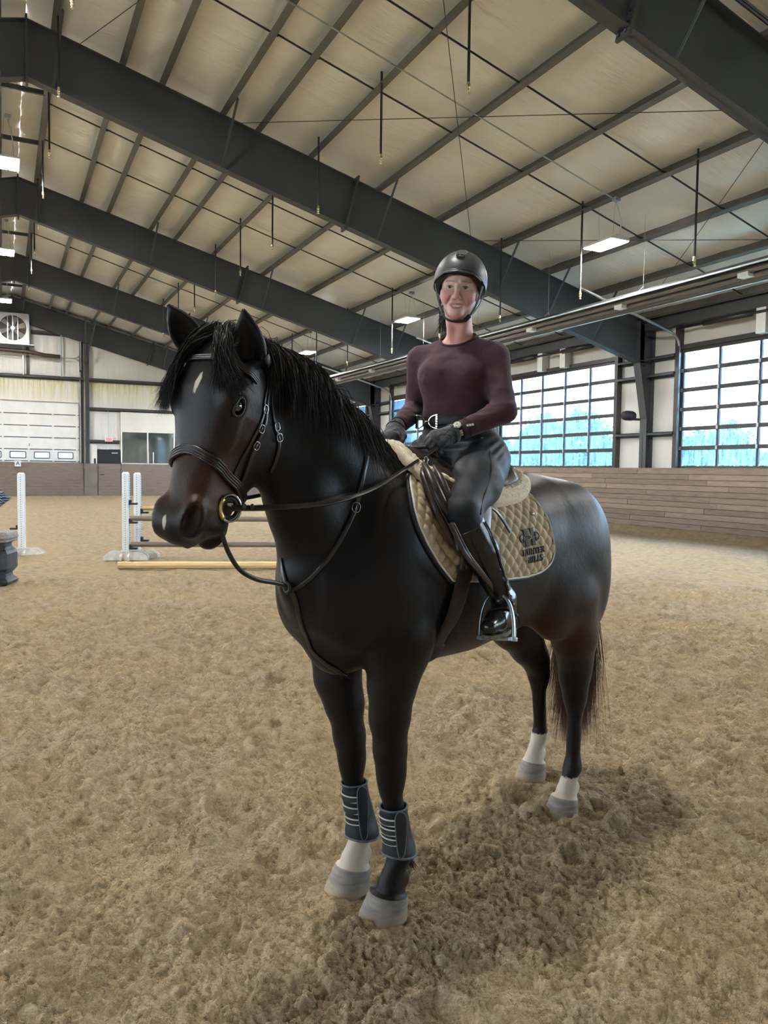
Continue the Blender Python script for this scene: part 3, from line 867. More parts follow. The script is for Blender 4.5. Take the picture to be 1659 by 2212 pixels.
M_REFL = plain('reflecting_glass', (0.52, 0.55, 0.54), 0.05, 0.92, 0.25, 1.0, 0.03, 1.2)
for a, c in ((0.07, 1.33), (1.40, 2.72), (2.79, 4.1), (4.17, 5.5)):
    MB().box((a, 0.02, 1.8), (c, 0.04, 3.42)).build('pane', M_REFL, wv)
for xx in (1.62, 1.36): MB().box((xx, -0.07, 1.8), (xx + 0.05, -0.03, 2.4)).build('white_rod', M_WHITE, wv)

s = empty('letter_marker', (0.67, FAR_Y - 0.62, 1.56)); tag(s, 'small white letter A marker on top of the far kickboards', 'marker')
MB().box((-0.14, 0, 0), (0.14, 0.015, 0.28)).build('card', M_WHITE, s)
text('lettering', 'A', (0, -0.006, 0.14), 0.27, M_BLACK, s, rot=(math.pi / 2, 0, 0), extr=0.003)

# ================================================================== overhead services
def lamp(x, y, z, label, zr):
    r = empty('high_bay_lamp', (x, y, z)); tag(r, label, 'lamp', 'linear high bay lamps')
    b = MB(); b.box((-0.24, -0.42, 0.0), (0.24, 0.42, 0.055)); b.box((-0.10, -0.40, 0.055), (0.10, 0.40, 0.095)); b.build('housing', M_WHITE, r, bevel=0.012)
    for sx in (-0.125, 0.125): MB().box((sx - 0.095, -0.40, -0.014), (sx + 0.095, 0.40, 0.0)).build('diffuser', M_LED, r)
    for (ax, ay) in ((-0.15, -0.36), (0.15, 0.36)):
        MB().tube([(ax, ay, 0.09), (ax * 0.5, ay * 0.9, zr - z)], 0.004, 4).build('suspension_wire', M_GALV, r)
    pts = [(0.05, -0.3, 0.09), (0.09, -0.34, (zr - z) * 0.45), (0.02, -0.28, (zr - z) * 0.8), (0.0, -0.2, zr - z)]
    MB().tube(pts, 0.012, 6).build('power_cord', M_WHITE, r, smooth=True)
    MB().box((-0.06, -0.32, zr - z - 0.06), (0.06, -0.20, zr - z + 0.02)).build('junction_box', M_GALV, r)
LAMPS = [(11.0, 12.2, 6.2, 'lit linear lamp hanging upper right of the rider\'s helmet'),
         (11.2, 21.1, 6.2, 'lit linear lamp hanging just left of the rider\'s face'),
         (11.0, 29.2, 6.25, 'lit linear lamp hanging just above the horse\'s mane'),
         (11.0, 37.7, 6.25, 'lit linear lamp at the far end of the right slope'),
         (11.0, 3.7, 6.2, 'lit linear lamp on the right slope above the photographer')]
for i, (x, y, z, lb) in enumerate(LAMPS): lamp(x, y, z, lb, z_roof(x) + 0.0)
for y, lb in ((20.7, 'lit ridge lamp nearest the camera at the left edge'), (29.2, 'second lit ridge lamp at the left edge'), (37.7, 'farthest lit ridge lamp at the left edge above the fan'),
              (12.2, 'lit ridge lamp above the photographer'), (3.7, 'lit ridge lamp behind the photographer')):
    lamp(0.22, y, 8.75, lb, 9.75)
LSL = {3.7: 'lamp on the unseen left slope behind the camera', 12.2: 'lamp on the unseen left slope beside the camera', 20.7: 'lamp on the unseen left slope level with the nearest ridge lamp', 29.2: 'lamp on the unseen left slope level with the second ridge lamp', 37.7: 'lamp on the unseen left slope at the far end'}
for y in (3.7, 12.2, 20.7, 29.2, 37.7):
    lamp(-10.0, y, 6.2, LSL[y], z_roof(-10.0))

def drop(x, y, zt, zb, gi):
    r = empty('sprinkler_drop', (x, y, zb)); g = 'hanging pipe drops in the ' + gi
    tag(r, 'thin black metal-tipped pipe drop in the ' + gi, 'pipe drop', g)
    L = zt - zb
    MB().tube([(0, 0, 0.16), (0, 0, L)], 0.021, 6).build('pipe', M_DKMETAL, r)
    MB().lathe([(0.012, 0), (0.03, 0.012), (0.012, 0.03), (0.03, 0.06), (0.018, 0.08), (0.032, 0.10), (0.026, 0.17)], n=8).build('tip', M_BRASS, r)
for y in (9.6, 12.44, 15.43, 18.5, 21.35, 24.15, 27.1, 29.8, 32.8):
    drop(1.0, y, z_roof(1.0) + 0.2, 8.26, 'row beside the roof ridge'); drop(6.03, y, z_roof(6.03) + 0.2, 6.97, 'row halfway down the roof slope')
for y in (9.89, 12.88, 15.8, 18.7, 21.64, 25.1, 28.1, 30.9):
    drop(10.95, y, z_roof(10.95) + 0.2, 5.24, 'row nearest the side wall')

def cable(p, q, label):
    a, c = np.array(p), np.array(q)
    b = MB(); b.tube([a - a, c - a], 0.007, 5)
    o = b.build('bracing_cable', M_DKMETAL); o.location = p
    tag(o, label, 'cable', 'roof bracing cables')
zc_ = lambda x: z_roof(x) - 0.06
cable((4.4, 16.0, zc_(4.4)), (10.9, 7.6, zc_(10.9)), 'thin bracing cable running almost level across the roof bay above the rider')
cable((4.1, 7.6, zc_(4.1)), (10.2, 16.0, zc_(10.2)), 'thin bracing cable dropping steeply to the helmet')
cable((1.4, 15.9, zc_(1.4)), (4.1, 7.6, zc_(4.1)), 'thin bracing cable rising from the nearest ridge joint at upper left')
cable((10.4, 15.9, zc_(10.4)), (15.6, 7.6, zc_(15.6)), 'thin bracing cable right of the helmet')
cable((10.4, 7.6, zc_(10.4)), (15.6, 16.0, zc_(15.6)), 'thin bracing cable beside the right lamp')

# conduit that runs across the purlins to the right lamp
c = MB(); c.tube([(3.2, 11.7, z_roof(3.2) - 0.03), (10.95, 11.95, z_roof(10.95) - 0.03)], 0.013, 6)
tag(c.build('lamp_conduit', M_GALV), 'grey conduit crossing the purlins down to the right lamp', 'conduit')
c = MB()
for dz in (0.0, 0.05): c.tube([(6.9, 7.05, z_roof(6.9) - 0.12 - dz), (12.5, 6.95, z_roof(12.5) - 0.12 - dz)], 0.022, 6)
tag(c.build('cable_bundle', M_DKMETAL), 'black cables strapped along the nearest roof frame at upper right', 'cables')

def heater():
    X, Z = 11.75, 5.0
    y0, y1 = -8.0, 33.0
    r = empty('tube_heater', (X, y0, Z)); tag(r, 'long radiant tube heater with metal reflector hanging along the side', 'heater')
    M_R = plain('reflector_metal', (0.13, 0.13, 0.13), 0.32, 0.9, 0.2, 1.5)
    prof = [(-0.22, 0.20), (-0.20, 0.235), (-0.12, 0.30), (0.02, 0.30), (0.14, 0.22), (0.20, 0.02), (0.235, 0.0)]
    b = MB(); n = len(prof)
    for yy in (0, y1 - y0):
        for (x, z) in prof: b.v.append((x, yy, z))
        for (x, z) in prof: b.v.append((x * 0.96 + 0.0, yy, z - 0.008))
    for i in range(n - 1):
        for o_, fl in ((0, 0), (n, 1)):
            q = (o_ + i, o_ + i + 1, 2 * n + o_ + i + 1, 2 * n + o_ + i); b.f.append(q if not fl else q[::-1]); b.m.append(0)
    b.build('reflector', M_R, r)
    for dx, dz, rr in ((-0.05, 0.16, 0.05), (0.09, 0.09, 0.05)):
        MB().tube([(dx, 0, dz), (dx, y1 - y0, dz)], rr, 10).build('burner_tube', plain('tube_steel', (0.16, 0.14, 0.12), 0.4, 0.6, 0.2, 2) if 'tube_steel' not in bpy.data.materials else bpy.data.materials['tube_steel'], r, smooth=True)
    for dx, dz in ((-0.225, 0.205), (0.235, 0.0)):
        MB().bar((dx, 0, dz), (dx, y1 - y0, dz), 0.03, 0.03).build('reflector_lip', M_GALV, r)
    yy = 1.6
    while yy < y1 - y0:
        h = MB(); h.tube([(-0.22, yy, 0.21), (0.0, yy, 0.40), (0.22, yy, 0.02)], 0.006, 5); h.tube([(0.0, yy, 0.40), (0.0, yy, z_roof(X) - Z)], 0.004, 4); h.build('hanger', M_GALV, r)
        MB().box((-0.10, yy + 0.5, 0.05), (0.10, yy + 0.72, 0.13)).build('bracket', M_WHITE, r)
        yy += 3.05
heater()

def speaker():
    r = empty('loudspeaker', (15.55, 16.05, 3.05)); tag(r, 'black rounded loudspeaker fixed to the steel column', 'loudspeaker')
    MB().lathe([(0.02, -0.20), (0.11, -0.18), (0.135, -0.10), (0.135, 0.10), (0.11, 0.18), (0.02, 0.20)], (-0.10, 0, 0.12), 16, axis='x').build('cabinet', M_BLACK, r, smooth=True)
    MB().box((-0.02, -0.04, 0.0), (0.30, 0.04, 0.06)).build('bracket', M_DKMETAL, r)
speaker()

# ================================================================== outdoors
m, t, b_ = nt('meadow')
_in(t, b_, 'Base Color', ramp(t, noise(t, geo_pos(t), 0.4, 5), [(0.3, (0.10, 0.17, 0.07)), (0.7, (0.24, 0.30, 0.14))])); _in(t, b_, 'Roughness', 0.9)
g = MB(); g.add([(WX + 0.1, -60, -0.05), (140, -60, -0.05), (140, 160, -0.05), (WX + 0.1, 160, -0.05)], [(0, 1, 2, 3)])
g.add([(-140, -60, -0.05), (LX - 0.1, -60, -0.05), (LX - 0.1, 160, -0.05), (-140, 160, -0.05)], [(0, 1, 2, 3)])
tag(g.build('meadow', m), 'grass outside the glazed doors', kind='structure')
m, t, b_ = nt('hedgerow_leaves')
_in(t, b_, 'Base Color', ramp(t, noise(t, geo_pos(t), 1.2, 5), [(0.3, (0.040, 0.060, 0.065)), (0.55, (0.070, 0.10, 0.090)), (0.75, (0.12, 0.135, 0.085))])); _in(t, b_, 'Roughness', 0.8)  # bluish outdoor light is mixed into the leaf greens
M_LEAVES = m
M_BARK = plain('bark', (0.12, 0.10, 0.085), 0.9, 0, 0.3, 6)
def tree_mesh(seed, h, w, n):
    rng = np.random.RandomState(seed)
    c = rng.normal(size=(n, 3)); c /= np.linalg.norm(c, axis=1)[:, None]; c *= rng.uniform(0.35, 1, (n, 1)) ** 0.5
    lump = 1 + 0.35 * vnoise(c[:, 0] * 2.2 + seed, c[:, 1] * 2.2, c[:, 2] * 2.2, seed=seed)
    c *= lump[:, None]; c[:, 0] *= w; c[:, 1] *= w; c[:, 2] = (c[:, 2] * 0.5 + 0.52) * h
    s = rng.uniform(0.10, 0.24, n)
    a = rng.normal(size=(n, 3)); a /= np.linalg.norm(a, axis=1)[:, None]
    b2 = np.cross(a, rng.normal(size=(n, 3))); b2 /= np.linalg.norm(b2, axis=1)[:, None]
    V = np.stack([c - a * s[:, None], c + b2 * s[:, None] * 0.6, c + a * s[:, None], c - b2 * s[:, None] * 0.6], 1).reshape(-1, 3)
    return np_mesh('crown', V, np.arange(4 * n).reshape(n, 4), M_LEAVES, smooth=False)
TM = [tree_mesh(60 + i, 5.4 + 0.5 * i, 2.3, 5200) for i in range(3)]
TREES = [('rounded tree at the far left of the hedgerow outside', 20.0, 0.8), ('small tree low behind the nearest glazed door', 29.0, 0.72), ('low bushy tree behind the nearest glazed door, left of its neighbour', 36.5, 0.78), ('broad tree behind the second glazed door, right side', 44.0, 1.05),
         ('leafy tree behind the middle of the second glazed door', 51.0, 1.12), ('leafy tree behind the left panes of the second glazed door', 58.0, 1.05), ('tall tree behind the glazed door left of the rider', 66.0, 1.2), ('tall tree beyond the rider\'s arm, outside', 75.0, 1.3), ('farthest tree of the hedgerow outside', 86.0, 1.4)]
for k, (lb, yy, sc) in enumerate(TREES):
    r = empty('hedgerow_tree', (44.0 + (k % 2) * 1.2, yy, 0)); r.scale = (sc, sc, sc)
    tag(r, lb, 'tree', 'trees outside the glazed doors')
    link_mesh('crown', TM[k % 3], r)
    MB().tube([(0, 0, 0), (0.1, 0.05, 1.6), (0, 0.1, 3.4)], [0.16, 0.12, 0.05], 7).build('trunk', M_BARK, r)
def hedge():
    rng = np.random.RandomState(77); n = 26000
    y = rng.uniform(8, 100, n); x = 49.5 + rng.uniform(-1.3, 1.3, n)
    top = 3.2 + 1.1 * vnoise(y * 0.22, 0 * y, seed=78) + 0.5 * vnoise(y * 0.9, 0 * y, seed=79) + np.where(y > 42, 1.2, 0)
    z = rng.uniform(0, 1, n) ** 0.8 * top
    c = np.stack([x, y, z], -1); s = rng.uniform(0.16, 0.36, n)
    a = rng.normal(size=(n, 3)); a /= np.linalg.norm(a, axis=1)[:, None]; b2 = np.cross(a, rng.normal(size=(n, 3))); b2 /= np.linalg.norm(b2, axis=1)[:, None]
    V = np.stack([c - a * s[:, None], c + b2 * s[:, None] * 0.6, c + a * s[:, None], c - b2 * s[:, None] * 0.6], 1).reshape(-1, 3)
    o = link_mesh('hedge', np_mesh('hedge', V, np.arange(4 * n).reshape(n, 4), M_LEAVES, smooth=False))
    tag(o, 'continuous leafy hedge behind the trees outside', 'hedge', kind='stuff')
hedge()
# ================================================================== jumps
M_PVC = plain('white_pvc', (0.74, 0.78, 0.80), 0.4, 0, 0.05, 4)
M_DIRTY = plain('dirty_white_board', (0.62, 0.60, 0.55), 0.6, 0, 0.25, 9)
M_RAIL = mat_wood('weathered_rail', (0.13, 0.105, 0.085), (0.22, 0.18, 0.145))
M_TAN = mat_wood('tan_ground_pole', (0.50, 0.36, 0.17), (0.66, 0.50, 0.27))
JD = np.array([0.934, -0.357, 0]); JN = np.array([0.357, 0.934, 0])    # along and across the jump
def standard(x, y, label, toward=1, foot=0.74, cups=(), rot=None):
    z0 = ground_z(x, y) - 0.01
    r = empty('jump_standard', (x, y, z0), math.atan2(JD[1], JD[0]) if rot is None else rot)
    tag(r, label, 'jump standard', 'white jump standards')
    w = 0.055; h = 1.524
    p = MB(); p.box((-w, -w, 0.0), (w, w, h - 0.03))
    p.add([(-w, -w, h - 0.03), (w, -w, h - 0.03), (w, w, h - 0.03), (-w, w, h - 0.03), (-w * 0.6, -w * 0.6, h), (w * 0.6, -w * 0.6, h), (w * 0.6, w * 0.6, h), (-w * 0.6, w * 0.6, h)],
          [(0, 1, 5, 4), (1, 2, 6, 5), (2, 3, 7, 6), (3, 0, 4, 7), (4, 5, 6, 7)])
    p.build('post', M_PVC, r)
    tr = MB(); tr.box((toward * w if toward > 0 else -w - 0.008, -0.032, 0.1), (toward * w + 0.008 if toward > 0 else -w, 0.032, h - 0.05)); tk = tr.build('cup_track', M_PVC, r)
    hb = MB()
    for k in range(34):
        z = 0.14 + k * 0.0405
        xs = toward * (w + 0.008)
        hb.box((min(xs, xs + toward * 0.002), -0.014, z), (max(xs, xs + toward * 0.002), 0.014, z + 0.021))
        hb.box((-0.006, -w - 0.0022, z), (0.006, -w, z + 0.012))
    hb.build('peg_holes', M_BLACK, r)['kind'] = 'stuff'
    for a, foot in (((1, 0), foot), ((0, 1), 0.28)):
        f = MB(); ax = np.array([a[0], a[1], 0.0]); ay = np.array([-a[1], a[0], 0.0])
        for sd in (-1, 1):
            prof = [(-foot / 2, 0.0), (foot / 2, 0.0), (foot / 2, 0.07), (foot / 2 - 0.10, 0.15), (-foot / 2 + 0.10, 0.15), (-foot / 2, 0.07)]
            poly = [ax * u + np.array([0, 0, v]) + ay * sd * 0.062 for u, v in prof]
            f.prism(poly, -ay * 0.017, ay * 0.017)
        f.build('foot', M_DIRTY, r)
        if a == (1, 0): pass
    for z in cups:
        c = MB(); x0 = toward * (w + 0.008)
        c.box((min(x0, x0 + toward * 0.03), -0.045, z - 0.03), (max(x0, x0 + toward * 0.03), 0.045, z + 0.05))
        c.box((min(x0, x0 + toward * 0.13), -0.05, z - 0.03), (max(x0, x0 + toward * 0.13), 0.05, z + 0.0))
        c.build('jump_cup', M_BLACK, r)
    return r
def pole(p, q, rad, mat, label, name='jump_pole'):
    p, q = np.array(p, float), np.array(q, float)
    b = MB(); n = 8; d = q - p
    b.tube([(0, 0, 0), d * 0.5, d], rad, n)
    o = b.build(name, mat); o.location = p
    tag(o, label, 'pole')
    return o
S1 = np.array([1.90, 13.86, 0.0]); S2 = np.array([2.14, 14.17, 0.0])
standard(S1[0], S1[1], 'white jump standard just left of the horse\'s muzzle, in front of its twin', 1, cups=(0.99, 0.665, 0.215))
standard(S2[0], S2[1], 'white jump standard just left of the horse\'s muzzle, behind its twin', 1, cups=(0.83, 0.33))
E1, E2 = S1 + JD * 3.85, S2 + JD * 3.85
standard(E1[0], E1[1], 'white jump standard hidden behind the horse\'s chest, front one', -1, cups=(0.665, 0.215))
standard(E2[0], E2[1], 'white jump standard hidden behind the horse\'s chest, rear one', -1, cups=(0.83,))
ux = np.array([0, 0, 1.0])
pole(S1 + JD * 0.085 + ux * 0.71, E1 - JD * 0.085 + ux * 0.71, 0.045, M_RAIL, 'upper weathered brown rail of the jump behind the muzzle')
pole(S1 + JD * 0.085 + ux * 0.26, E1 - JD * 0.085 + ux * 0.26, 0.045, M_RAIL, 'lower weathered brown rail of the jump behind the muzzle')
pole(S2 + JD * 0.085 + ux * 0.875, E2 - JD * 0.085 + ux * 0.875, 0.045, M_TAN, 'tan back pole of the jump behind the muzzle')
pole((1.61, 12.66, 0.05), (5.2, 11.29, 0.05), 0.058, M_TAN, 'tan ground pole lying on the sand in front of the jump')
standard(0.30, 15.42, 'lone white jump standard at the left edge with a single black cup', -1, foot=0.75, cups=(0.52,), rot=-0.25)
pole((0.12, 15.2, 0.22), (-3.2, 15.9, 0.22), 0.045, M_TAN, 'tan pole end showing between the black block and the lone standard')

def block():
    M_PL = plain('black_moulded_plastic', (0.028, 0.030, 0.036), 0.42, 0, 0.3, 14, 0.08, 30)
    M_GW = plain('grey_weathered_cap', (0.25, 0.225, 0.20), 0.7, 0, 0.35, 18, 0.3, 30)
    r = empty('jump_block', (-0.13, 11.42, ground_z(-0.13, 11.42)), -0.35)
    tag(r, 'black moulded plastic jump block with a grey ribbed top at the left edge', 'jump block')
    prof = [(0.25, 0.0), (0.26, 0.03), (0.24, 0.055), (0.205, 0.09), (0.20, 0.13), (0.245, 0.185), (0.255, 0.20), (0.255, 0.40), (0.235, 0.44), (0.20, 0.48), (0.20, 0.53), (0.245, 0.555)]
    def sq(pr, mat, name):
        b = MB(); n = 24; vs = []
        for (w, z) in pr:
            for k in range(n):
                a = 2 * math.pi * (k + 0.5) / n; c, s = math.cos(a), math.sin(a)
                m_ = (abs(c) ** 6 + abs(s) ** 6) ** (1 / 6)
                vs.append((w * c / m_, w * s / m_, z))
        fs = [tuple(range(n))[::-1], tuple(range((len(pr) - 1) * n, len(pr) * n))]
        for i in range(len(pr) - 1):
            for k in range(n): fs.append((i * n + k, i * n + (k + 1) % n, (i + 1) * n + (k + 1) % n, (i + 1) * n + k))
        b.add(vs, fs); return b.build(name, mat, r, bevel=0.004)
    sq(prof, M_PL, 'body')
    sq([(0.245, 0.55), (0.262, 0.56), (0.262, 0.585), (0.25, 0.592), (0.268, 0.60), (0.268, 0.625), (0.255, 0.632), (0.258, 0.64), (0.25, 0.675), (0.225, 0.69)], M_GW, 'ribbed_top')
    # oval hand holes at the waist corners
    for sx in (-1, 1):
        for z in (0.50, 0.12):
            h = MB(); h.lathe([(0.05, 0.0), (0.05, 0.012)], (sx * 0.19, -0.225, z), 14, axis='y'); h.build('hand_hole', M_BLACK, r)
block()
def panel():
    m, t, b_ = nt('wavy_navy_stripes')
    w = t.nodes.new('ShaderNodeTexWave'); t.links.new(coord(t, 'Object', (1, 1, 1)), w.inputs[0])
    w.wave_type = 'BANDS'; w.bands_direction = 'Z'; w.inputs['Scale'].default_value = 9.0; w.inputs['Distortion'].default_value = 5.0; w.inputs['Detail'].default_value = 2.0; w.inputs['Detail Scale'].default_value = 2.5
    _in(t, b_, 'Base Color', ramp(t, w.outputs['Fac'], [(0.55, (0.006, 0.009, 0.022)), (0.72, (0.10, 0.15, 0.24)), (0.9, (0.28, 0.36, 0.46))])); _in(t, b_, 'Roughness', 0.45)
    r = empty('striped_panel', (-0.50, 11.95, ground_z(-0.50, 11.95)), -0.3)
    tag(r, 'navy blue diamond panel with pale wavy stripes, its corner poking in at the left edge', 'jump panel')
    s = 0.62
    b = MB(); b.prism([(-s, 0, 1.14), (0, 0, 1.14 - s * 0.75), (s, 0, 1.14), (0, 0, 1.14 + s * 0.95)], (0, -0.045, 0), (0, 0.045, 0)); b.build('board', m, r, bevel=0.01)
    MB().box((-0.05, 0.05, 0), (0.05, 0.13, 1.5)).build('post', M_PVC, r)
    MB().box((-0.25, 0.0, 0), (0.25, 0.2, 0.08)).build('foot', M_DIRTY, r)
panel()
# ================================================================== signed-distance modelling (numpy only)
def smin(a, b, k):
    if k <= 0: return np.minimum(a, b)
    h = np.clip(0.5 + 0.5 * (b - a) / k, 0, 1)
    return b * (1 - h) + a * h - k * h * (1 - h)
def smax(a, b, k): return -smin(-a, -b, k)

class Prim:
    def __init__(s, fn, lo, hi, k=0.03, op='u'): s.fn, s.lo, s.hi, s.k, s.op = fn, np.array(lo, float), np.array(hi, float), k, op
def p_cap(a, b, ra, rb, k=0.03, sy=1.0, op='u', frame=None):
    """tapered capsule; sy squashes across local y"""
    a, b = np.array(a, float), np.array(b, float); r = max(ra, rb)
    def fn(P):
        q = P - a; d = b - a
        if sy != 1.0:
            t0 = np.clip((q @ d) / (d @ d), 0, 1)
            e = q - t0[..., None] * d; e = e * np.array([1, 1 / sy, 1])
            return (np.linalg.norm(e, axis=-1) - (ra + (rb - ra) * t0)) * min(1, sy)
        t = np.clip((q @ d) / (d @ d), 0, 1)
        return np.linalg.norm(q - t[..., None] * d, axis=-1) - (ra + (rb - ra) * t)
    ext = np.array([r, r * max(1, sy), r])
    return Prim(fn, np.minimum(a, b) - ext, np.maximum(a, b) + ext, k, op)
def p_ell(c, r, k=0.03, R=None, op='u'):
    c, r = np.array(c, float), np.array(r, float)
    def fn(P):
        q = P - c
        if R is not None: q = q @ R.T
        k0 = np.linalg.norm(q / r, axis=-1); k1 = np.linalg.norm(q / (r * r), axis=-1)
        return np.where(k1 > 1e-6, k0 * (k0 - 1) / np.maximum(k1, 1e-6), -r.min())
    m = r if R is None else np.full(3, r.max())
    return Prim(fn, c - m, c + m, k, op)
def p_loft(O, A, Bv, Cv, rows, k=0.03, n=2.2, op='u'):
    """rows: (t along A, centre along C, half width, up radius, down radius)"""
    O, A, Bv, Cv = (np.array(q, float) for q in (O, A, Bv, Cv)); R = np.array(rows, float)
    def fn(P):
        q = P - O; t = q @ A; y = q @ Bv; z = q @ Cv
        g = [np.interp(t, R[:, 0], R[:, i]) for i in range(1, 5)]
        dz = z - g[0]; rz = np.where(dz > 0, g[2], g[3])
        m = ((np.abs(y) / g[1]) ** n + (np.abs(dz) / rz) ** n) ** (1 / n)
        d = (m - 1) * np.minimum(g[1], rz) * 0.95
        e = np.maximum(np.maximum(R[0, 0] - t, t - R[-1, 0]), 0)
        return np.where(d > 0, np.sqrt(d * d + e * e), np.maximum(d, -0.2) + e)
    cs = []
    for r in R:
        for sy in (-1, 1):
            for zz in (r[3], -r[4]): cs.append(O + A * r[0] + Bv * sy * r[2] + Cv * (r[1] + zz))
    cs = np.array(cs)
    return Prim(fn, cs.min(0), cs.max(0), k, op)
def eval_prims(prims, P):
    f = np.full(P.shape[:-1], 0.5)
    for p in prims:
        d = p.fn(P)
        f = smin(f, d, p.k) if p.op == 'u' else smax(f, -d, p.k)
    return f
def field_grid(prims, gx, gy, gz, margin=0.10):
    f = np.full((len(gx), len(gy), len(gz)), 0.5, np.float32)
    for p in prims:
        m = margin + p.k
        sl = [slice(max(0, np.searchsorted(g, p.lo[i] - m) - 1), min(len(g), np.searchsorted(g, p.hi[i] + m) + 1)) for i, g in enumerate((gx, gy, gz))]
        if any(s.stop <= s.start for s in sl): continue
        G = np.stack(np.meshgrid(gx[sl[0]], gy[sl[1]], gz[sl[2]], indexing='ij'), -1)
        d = p.fn(G)
        cur = f[sl[0], sl[1], sl[2]]
        f[sl[0], sl[1], sl[2]] = smin(cur, d, p.k) if p.op == 'u' else smax(cur, -d, p.k)
    return f
def surface_net(f, gx, gy, gz):
    """naive surface nets on a rectilinear grid -> V, quads"""
    ins = f < 0
    nx, ny, nz = f.shape
    c = np.zeros((nx - 1, ny - 1, nz - 1), np.int8)
    for dx in (0, 1):
        for dy in (0, 1):
            for dz in (0, 1): c += ins[dx:nx - 1 + dx, dy:ny - 1 + dy, dz:nz - 1 + dz]
    act = (c > 0) & (c < 8)
    I = np.argwhere(act); idx = -np.ones(act.shape, np.int64); idx[act] = np.arange(len(I))
    acc = np.zeros((len(I), 3)); cnt = np.zeros(len(I))
    co = lambda i, j, k: np.stack([gx[i], gy[j], gz[k]], -1)
    i, j, k = I.T
    cor = [(0, 0, 0), (1, 0, 0), (0, 1, 0), (1, 1, 0), (0, 0, 1), (1, 0, 1), (0, 1, 1), (1, 1, 1)]
    for a, b in ((0, 1), (2, 3), (4, 5), (6, 7), (0, 2), (1, 3), (4, 6), (5, 7), (0, 4), (1, 5), (2, 6), (3, 7)):
        A, B_ = cor[a], cor[b]
        fa = f[i + A[0], j + A[1], k + A[2]]; fb = f[i + B_[0], j + B_[1], k + B_[2]]
        m = (fa < 0) != (fb < 0)
        t = np.where(m, fa / np.where(m, fa - fb, 1), 0)[:, None]
        p = co(i + A[0], j + A[1], k + A[2]) * (1 - t) + co(i + B_[0], j + B_[1], k + B_[2]) * t
        acc += np.where(m[:, None], p, 0); cnt += m
    V = acc / cnt[:, None]
    Q = []
    for ax in range(3):
        sl0 = [slice(None)] * 3; sl1 = [slice(None)] * 3; sl0[ax] = slice(0, -1); sl1[ax] = slice(1, None)
        s0, s1 = ins[tuple(sl0)], ins[tuple(sl1)]
        E = np.argwhere(s0 != s1)
        b, c_ = [(1, 2), (2, 0), (0, 1)][ax]
        ok = (E[:, b] > 0) & (E[:, c_] > 0) & (E[:, b] < f.shape[b] - 1) & (E[:, c_] < f.shape[c_] - 1)
        E = E[ok]
        def at(db, dc):
            q = E.copy(); q[:, b] += db; q[:, c_] += dc
            return idx[q[:, 0], q[:, 1], q[:, 2]]
        q = np.stack([at(-1, -1), at(0, -1), at(0, 0), at(-1, 0)], -1)
        fl = s0[tuple(E.T)]
        q[~fl] = q[~fl][:, ::-1]
        Q.append(q)
    return V, np.concatenate(Q)
def sdf_grad(prims, P, e=0.002):
    g = np.stack([eval_prims(prims, P + d) - eval_prims(prims, P - d) for d in np.eye(3) * e], -1) / (2 * e)
    return g
def vnormals(V, Q):
    n = np.cross(V[Q[:, 2]] - V[Q[:, 0]], V[Q[:, 3]] - V[Q[:, 1]])
    N = np.zeros_like(V)
    for k in range(4): np.add.at(N, Q[:, k], n)
    return N / (np.linalg.norm(N, axis=1)[:, None] + 1e-12)
def smooth_mesh(V, Q, it=2, lam=0.5, w=None):
    n = len(V); E = np.concatenate([Q[:, [0, 1]], Q[:, [1, 2]], Q[:, [2, 3]], Q[:, [3, 0]]])
    E = np.concatenate([E, E[:, ::-1]])
    cnt = np.bincount(E[:, 0], minlength=n)[:, None]
    for _ in range(it):
        A = np.stack([np.bincount(E[:, 0], V[E[:, 1], d], n) for d in range(3)], -1) / np.maximum(cnt, 1)
        V = V + (A - V) * (lam if w is None else lam * w[:, None])
    return V
def sdf_mesh(prims, gx, gy, gz, it=2):
    f = field_grid(prims, gx, gy, gz)
    V, Q = surface_net(f, gx, gy, gz)
    return smooth_mesh(V, Q, it), Q
def march(prims, o, d, tmax=6.0, t0=0.8):
    """first hit of rays o + t d (arrays n,3)"""
    t = np.full(len(d), t0); best = np.full(len(d), 9.0); tb = t.copy()
    L = np.linalg.norm(d, axis=1)
    for _ in range(90):
        f = eval_prims(prims, o + d * t[:, None])
        f = np.where(np.isfinite(f), f, 0.3)
        up = (np.abs(f) < best) & (t < tmax); best = np.where(up, np.abs(f), best); tb = np.where(up, t, tb)
        t = np.where(np.abs(f) > 4e-4, t + np.clip(f * 0.75, -0.02, 0.25) / L, t)
        if ((np.abs(f) < 5e-4) | (t > tmax)).all(): break
    return o + d * tb[:, None], best < 0.004
def spaced(*segs):
    """rectilinear grid from (start, stop, step) pieces"""
    out = []
    for a, b, h in segs:
        n = max(1, int(round((b - a) / h))); out.append(np.linspace(a, b, n, endpoint=False))
    out.append([segs[-1][1]])
    return np.concatenate(out)
# ================================================================== horse (local frame: x forward, y left, z up)
HF = np.array([1.17, 2.505]); _hb = np.array([2.41, 2.995])
Hh = (HF - _hb) / np.linalg.norm(HF - _hb); Hl = np.array([-Hh[1], Hh[0]])
HROT = math.atan2(Hh[1], Hh[0])
def to_local(P):
    P = np.atleast_2d(np.asarray(P, float)); q = P[:, :2] - HF
    return np.stack([q @ Hh, q @ Hl, P[:, 2]], -1)
def dir_local(D):
    D = np.atleast_2d(D); return np.stack([D[:, :2] @ Hh, D[:, :2] @ Hl, D[:, 2]], -1)
CAM_L = to_local(CAM_C)[0]
def pix_rays(uv):
    return dir_local(np.array([unproj(u, v) for u, v in uv]))
def at_lat(u, v, lat):
    d = pix_rays([(u, v)])[0]; t = (lat - CAM_L[1]) / d[1]
    return CAM_L + d * t

